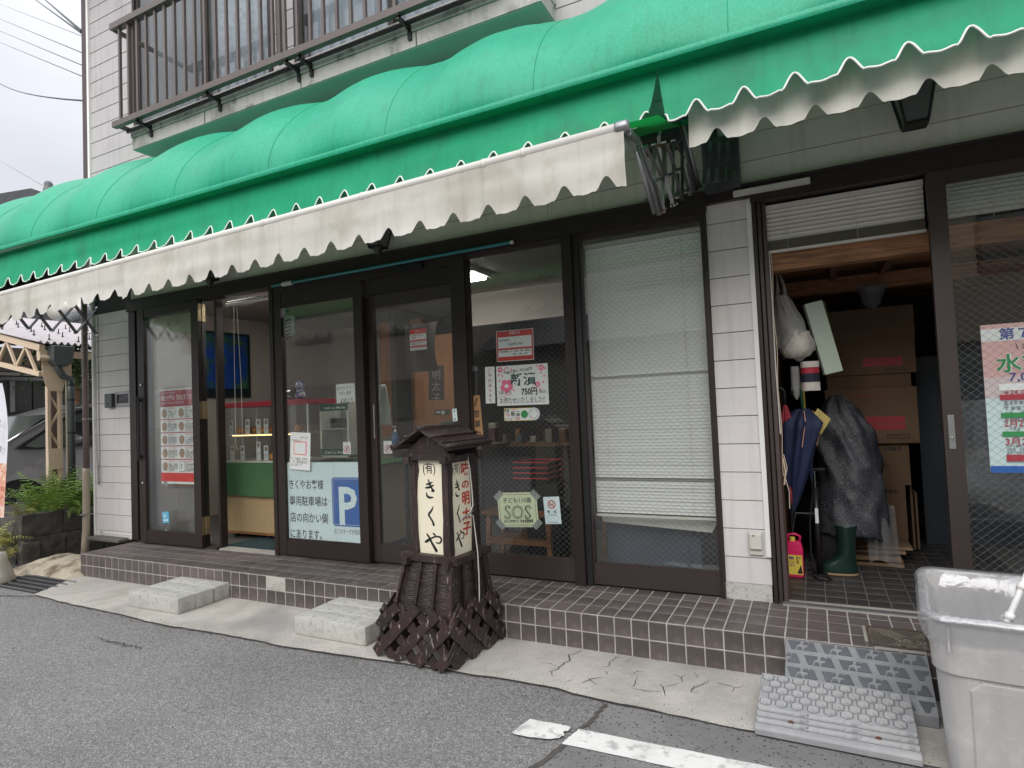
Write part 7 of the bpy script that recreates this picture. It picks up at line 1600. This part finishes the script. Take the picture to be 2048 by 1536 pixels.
def wheel(y):
    w_ = MB().tube([(XS-.20, y, WZ), (XS+.01, y, WZ)], WR, 32).build('wheel', 'rubber', car)
    MB().lathe([(.235, .0), (.235, .012), (.22, .016), (.215, -.01), (.19, -.03), (0, -.03)], (XS+.004, y, WZ), 32, 0).build('rim', 'alloy', w_, smooth=True)
    for k in range(10):
        t = k*2*PI/10; MB().bar((XS+.008, y+.05*math.cos(t), WZ+.05*math.sin(t)), (XS+.014, y+.222*math.cos(t), WZ+.222*math.sin(t)), .024, .016, (1, 0, 0)).build('spoke', 'alloy', w_)
    MB().lathe([(.065, 0), (.065, .016), (.03, .024), (0, .024)], (XS+.004, y, WZ), 16, 0).build('hub', 'alloy', w_, smooth=True)
wheel(WY); wheel(3.55)
box('underbody', (CC-.8, .1, -.06), (CC+.84, 4.4, .03), 'black', car)
for y in (WY, 3.55): MB().tube([(CC-.86, y, WZ), (CC-.64, y, WZ)], WR, 24).build('wheel', 'rubber', car)
# house behind the carport
hs = thing('neighbour_house', 'cream-walled house with dark shutter boards behind the carport', 'house', (-9.5, 4, G))
box('wall', (-9.4, -.5, G), (-9.2, 11, 1.38), 'housewall', hs); box('wall', (-9.4, -.5, 2.45), (-9.2, 11, 3.0), 'housewall', hs)
MB().tube([(-9.15, -.5, 1.50), (-9.15, 11, 1.50)], .09, 12).build('sill_flashing', 'chrome', hs, smooth=True)
y = -.4; k = 0
while y < 10.9: box('shutter_board', (-9.36-.01*(k % 2), y, 1.55), (-9.30, y+.40, 2.30), 'shutter', hs); y += .43; k += 1
for y in (3.0, 6.4): box('window_post', (-9.3, y, 1.5), (-9.24, y+.09, 2.3), 'steel', hs)
for z, m_ in ((2.28, 'steel'), (2.38, 'offwhite'), (2.47, 'steel')): box('eave_strip', (-9.32, -.5, z), (-9.12+.02*z, 11, z+.07), m_, hs)
MB().box((-16, -.5, G), (-9.45, 11, 3.0)).build('rear_wall', 'housewall', hs)
# its tiled roof: rows of tiles
rt = thing('tiled_roof', 'grey tiled roof with a ridge end ornament above the neighbouring carport', 'roof', (-8, 4, 3))
def rf(u, v):
    yy = -.6+8.6*u; zz = 2.85+2.9*v; xx = -7.6-6.2*v
    return (xx, yy+0, zz+.035*abs(math.sin(yy*PI/.26))+.03*((v*22) % 1.0))
tag(MB().grid(rf, 300, 110).build('tile_field', 'rooftile', rt, recalc=False), kind='stuff')
def ridge(p, q, r=.09, name='ridge_tiles', mat='rooftile'):
    n = int((Vector(q)-Vector(p)).length/.12); mb = MB(); P = []; R = []
    for i in range(n): 
        for f, rr_ in ((0, 1), (.8, 1.0), (.82, .86), (.98, .86)): t = (i+f)/n; P.append(Vector(p).lerp(Vector(q), t)); R.append(r*rr_)
    return mb.tube(P, R, 12).build(name, mat, rt, smooth=True)
a0 = W(98, 655, 0, -6.6); a1 = W(180, 622, 0, -7.6)
ridge(a0, a0+(a1-a0)*1.5, .10); ridge(a0+Vector((.05, .15, -.18)), a0+(a1-a0)*1.5+Vector((.05, .15, -.18)), .045); ridge(a0+Vector((.05, .22, -.26)), a0+(a1-a0)*1.5+Vector((.05, .22, -.26)), .045)
MB().lathe([(0, .0), (.10, .0), (.15, -.03), (.19, -.05), (.19, -.09), (.12, -.1), (0, -.1)], a0+Vector((.08, 0, -.06)), 16, 0).prism([a0+Vector((.0, -.24, -.22)), a0+Vector((.0, .24, -.22)), a0+Vector((.0, .14, .06)), a0+Vector((0, -.14, .06))], (.10, 0, 0)).build('ridge_end', 'rooftile', rt)
for dy in (-.25, .25): MB().lathe([(0, .05), (.05, .03), (.06, 0), (0, -.03)], a0+Vector((.1, dy, -.22)), 12, 0).build('end_disc', 'rooftile', rt, smooth=True)
MB().grid(lambda u, v: (a0.x-.02-1.6*u, a0.y-1.2+4*v, a0.z-.30+.0*u+.16*u+.03*abs(math.sin(v*4*PI/.26))), 20, 120).build('tile_field', 'rooftile', rt, recalc=False); bpy.data.objects['tile_field.001']['kind'] = 'stuff'
tk = thing('water_tank', 'pale grey round tank on the neighbouring roof behind the ridge end', 'tank', (-8.6, 3, 3.3)); b0_ = W(112, 620, 0, -8.2); MB().tube([b0_, b0_+Vector((-.6, 1.4, .05))], .22, 20).build('drum', 'offwhite', tk, smooth=True); b1_ = W(155, 618, 0, -8.6); MB().lathe([(.22, -.35), (.26, 0), (.2, .2), (0, .3)], b1_, 18).build('drum', 'offwhite', tk, smooth=True)
rp = thing('roof_ridge', 'far roof ridge with a small grey finial showing above the green awning', 'roof', W(97, 380, 0, -9)); a = W(97, 372, 0, -9.0)
MB().lathe([(0, .12), (.06, .10), (.09, .04), (.07, -.02), (.10, -.06), (.12, -.3)], a, 12).build('finial', 'rooftile', rp, smooth=True)
mb = MB(); mb.prism([a+Vector((0, -.35, -.16)), a+Vector((0, .5, -.24)), a+Vector((0, 3.2, -1.6)), a+Vector((0, -3.2, -1.6))], (-5, 0, 0)); mb.build('roof_slope', 'rooftile', rp)
# flag banner at the far left edge
fb = thing('banner_flag', 'white and orange advertising banner on a pole at the left edge of the photo', 'banner', (-.56, -1.0, G))
mt['flagcloth'] = M('banner_cloth', (.72, .72, .78), .8, .03, 3); mt['flagorange'] = M('banner_orange_print', (.62, .30, .20), .8, .2, 12, col2=(.75, .6, .5), c2s=(.45, .6), c2scale=14)
def flag(u, v):
    xr = -.318-.12*max(0, (v-.5)/.5)**2.2-.02*(1-v)**4; x0_ = -.85; return (x0_+(xr-x0_)*u, -1.0+.02*math.sin(u*5+v*3), .41+1.25*v)
MB().grid(lambda u, v: flag(u, .40+.60*v), 12, 20).build('cloth', 'flagcloth', fb, smooth=True); MB().grid(lambda u, v: flag(u, .40*v), 12, 10).build('printed_cloth', 'flagorange', fb, smooth=True)
s = Sign('x', '', '', (-.42, -1.03, 1.32), (1, 0, 0), .001, .001, 'flagcloth', parent=fb, panel='stitching', nrm=(0, -1, 0))
for ch_, y_ in (('イ', .0), ('・', .08), ('ー', .13), ('ワ', .24)): s.text(ch_, .045, y_, .08, 'ink', vert=True, bold=.01)
for k in range(3): s.text('限', .07, .62+.07*k, .05, 'red', vert=True)
s.done()
MB().tube([(-.58, -.99, -.1), (-.58, -.99, 1.7)], .012, 8).build('pole', 'white', fb)
MB().lathe([(0, 0), (.165, 0), (.17, .02), (.15, .08), (.11, .20), (.10, .27), (.03, .28), (0, .28)], (-.585, -1.0, G), 24).build('weighted_base', M('dusty_white_base', (.42, .38, .32), .7, .1), fb, smooth=True)
# overhead wires
def wire(lab, p0, p1, r, sag=.15, X0=-.85, X1=-16, mat='wirew'):
    a = W(*p0, 0, X0); b = W(*p1, 0, X1); b = a+(b-a)*1.6; n = 14
    o = MB().tube([a.lerp(b, i/n)+Vector((0, 0, -sag*4*(i/n)*(1-i/n))) for i in range(n+1)], r, 6).build('overhead_wire', mat, None); tag(o, lab, 'wire', 'overhead wires left of the shop')
mt['wirew'] = M('wire_sheath', (.10, .07, .07), .6, .1); mt['wireb'] = M('black_wire_sheath', (.03, .035, .035), .6, .1)
wire('faint topmost thin wire reaching the shop corner', (163, 72), (0, 8), .004, 0); wire('upper of the three parallel reddish wires', (163, 105), (0, 38), .006, 0); wire('middle of the three parallel reddish wires', (163, 130), (0, 62), .006, 0); wire('lowest of the three parallel reddish wires', (163, 152), (0, 85), .006, 0)
wire('thick black cable, left of the twin pair running into the top of the shop corner', (163, 66), (66, -4), .012, .0, mat='wireb'); wire('thick black cable, right of the twin pair running into the top of the shop corner', (163, 62), (86, -4), .016, 0, mat='wireb')
wire('dark twisted cable sagging to the shop corner, lowest of the heavy wires', (176, 202), (0, 153), .011, .25, mat='wireb'); wire('thin pale wire low in the sky above the awning', (110, 385), (0, 322), .003, 0)
# stubble of things at the pillar foot
o = box('foot_board', (-.66, -.14, .001), (-.10, -.01, .035), M('grey_worn_board', (.12, .11, .10), .85, .2, 5), thing('foot_board', 'grey worn board lying on the step under the left pillar', 'board', (-.4, -.07, 0)), bevel=.006)
MB().tube([(-.62, -.03, .0), (-.62, -.02, .08)], .018, 10).build('white_pipe_stub', 'offwhite', None); tag(bpy.data.objects['white_pipe_stub'], 'short white pipe stub under the left pillar', 'pipe')
MB().lathe([(.032, 0), (.035, -.012), (.028, -.012), (.024, .0), (.024, .06), (0, .06)], (-.012, -.50, -.105), 14, 0).build('outlet_pipe', 'black', step)
lv = MB(); rr = random.Random(5)
for k in range(46):
    x_, y_ = rr.uniform(-1.3, .1), rr.uniform(-1.0, -.6); a_ = rr.uniform(0, 6.28); L2 = rr.uniform(.008, .03)
    lv.add([(x_, y_, G+.006), (x_+L2*math.cos(a_), y_+L2*math.sin(a_), G+.008), (x_+L2*.6*math.cos(a_+.6), y_+L2*.6*math.sin(a_+.6), G+.012)], [(0, 1, 2)])
tag(lv.build('leaf_litter', 'mortar', None, recalc=False), kind='stuff')
# bush behind the carport column
hd = thing('hedge_bush', 'bright green bush seen between the carport posts', 'bush', (-7.5, 4, G)); rr = random.Random(8); mb = MB()
c0 = W(165, 735, 0, -7.0)
for k in range(2600):
    p = Vector((rr.gauss(0, .28), rr.gauss(0, .42), rr.gauss(0, .30)))+Vector((-7.2, c0.y+.1, c0.z+.05)); a_ = Vector((rr.uniform(-1, 1), rr.uniform(-1, 1), rr.uniform(-1, 1))).normalized()*.045; b__ = a_.cross(Vector((rr.random(), rr.random(), rr.random()))).normalized()*.022
    mb.add([p-a_, p+b__, p+a_, p-b__], [(0, 1, 2, 3)])
mb.build('foliage', 'leaf', hd, recalc=False); MB().tube([(-7.2, c0.y, G), (-7.2, c0.y, c0.z)], [.06, .03], 8).build('trunk', 'beamwood', hd)
# ================================================================ across the road (seen as reflections in the glass)
def oppo(x0, x1, y0, z1, lab, mat, roof=True, wins=()):
    h_ = thing('opposite_house', lab, 'house', ((x0+x1)/2, y0, G)); box('wall', (x0, y0-7, G), (x1, y0, z1), mat, h_)
    if roof: MB().prism([(x0-.5, y0+.6, z1-.05), (x0-.5, y0-7.6, z1-.05), (x0-.5, y0-3.5, z1+2.0)], (x1-x0+1, 0, 0)).build('roof', 'rooftile', h_)
    for (a, b, c, d) in wins:
        f = box('window', (x0+a, y0, c), (x0+b, y0+.05, d), 'bronze', h_); box('pane', (x0+a+.06, y0+.05, c+.06), (x0+b-.06, y0+.055, d-.06), 'carglass', f)
oppo(-10, -2.5, -11, 5.6, 'grey two-storey house across the road, reflected in the folding door', 'innerwall', wins=((1, 2.6, 1, 2.2), (4, 6, 1, 2.2), (1, 2.6, 3.6, 4.8), (4, 6, 3.6, 4.8)))
oppo(-1.8, 5.0, -12, 3.0, 'low dark garage across the road, reflected in the entrance doors', 'bronze2', wins=((.6, 3.0, .2, 2.4), (3.6, 6.2, .2, 2.4)))
oppo(5.6, 12.5, -11.5, 5.8, 'brown two-storey house across the road, reflected in the shop window', 'housewall', wins=((1, 2.6, .6, 2.2), (3.4, 5.6, 0, 2.2), (1, 2.6, 3.6, 4.8), (4, 6, 3.6, 4.8)))
oppo(13.2, 22, -10.5, 5.4, 'dark wooden house across the road, reflected in the sliding storeroom door', 'bronze2', wins=((1, 2.6, .6, 2.2), (4, 6, 3.6, 4.8)))
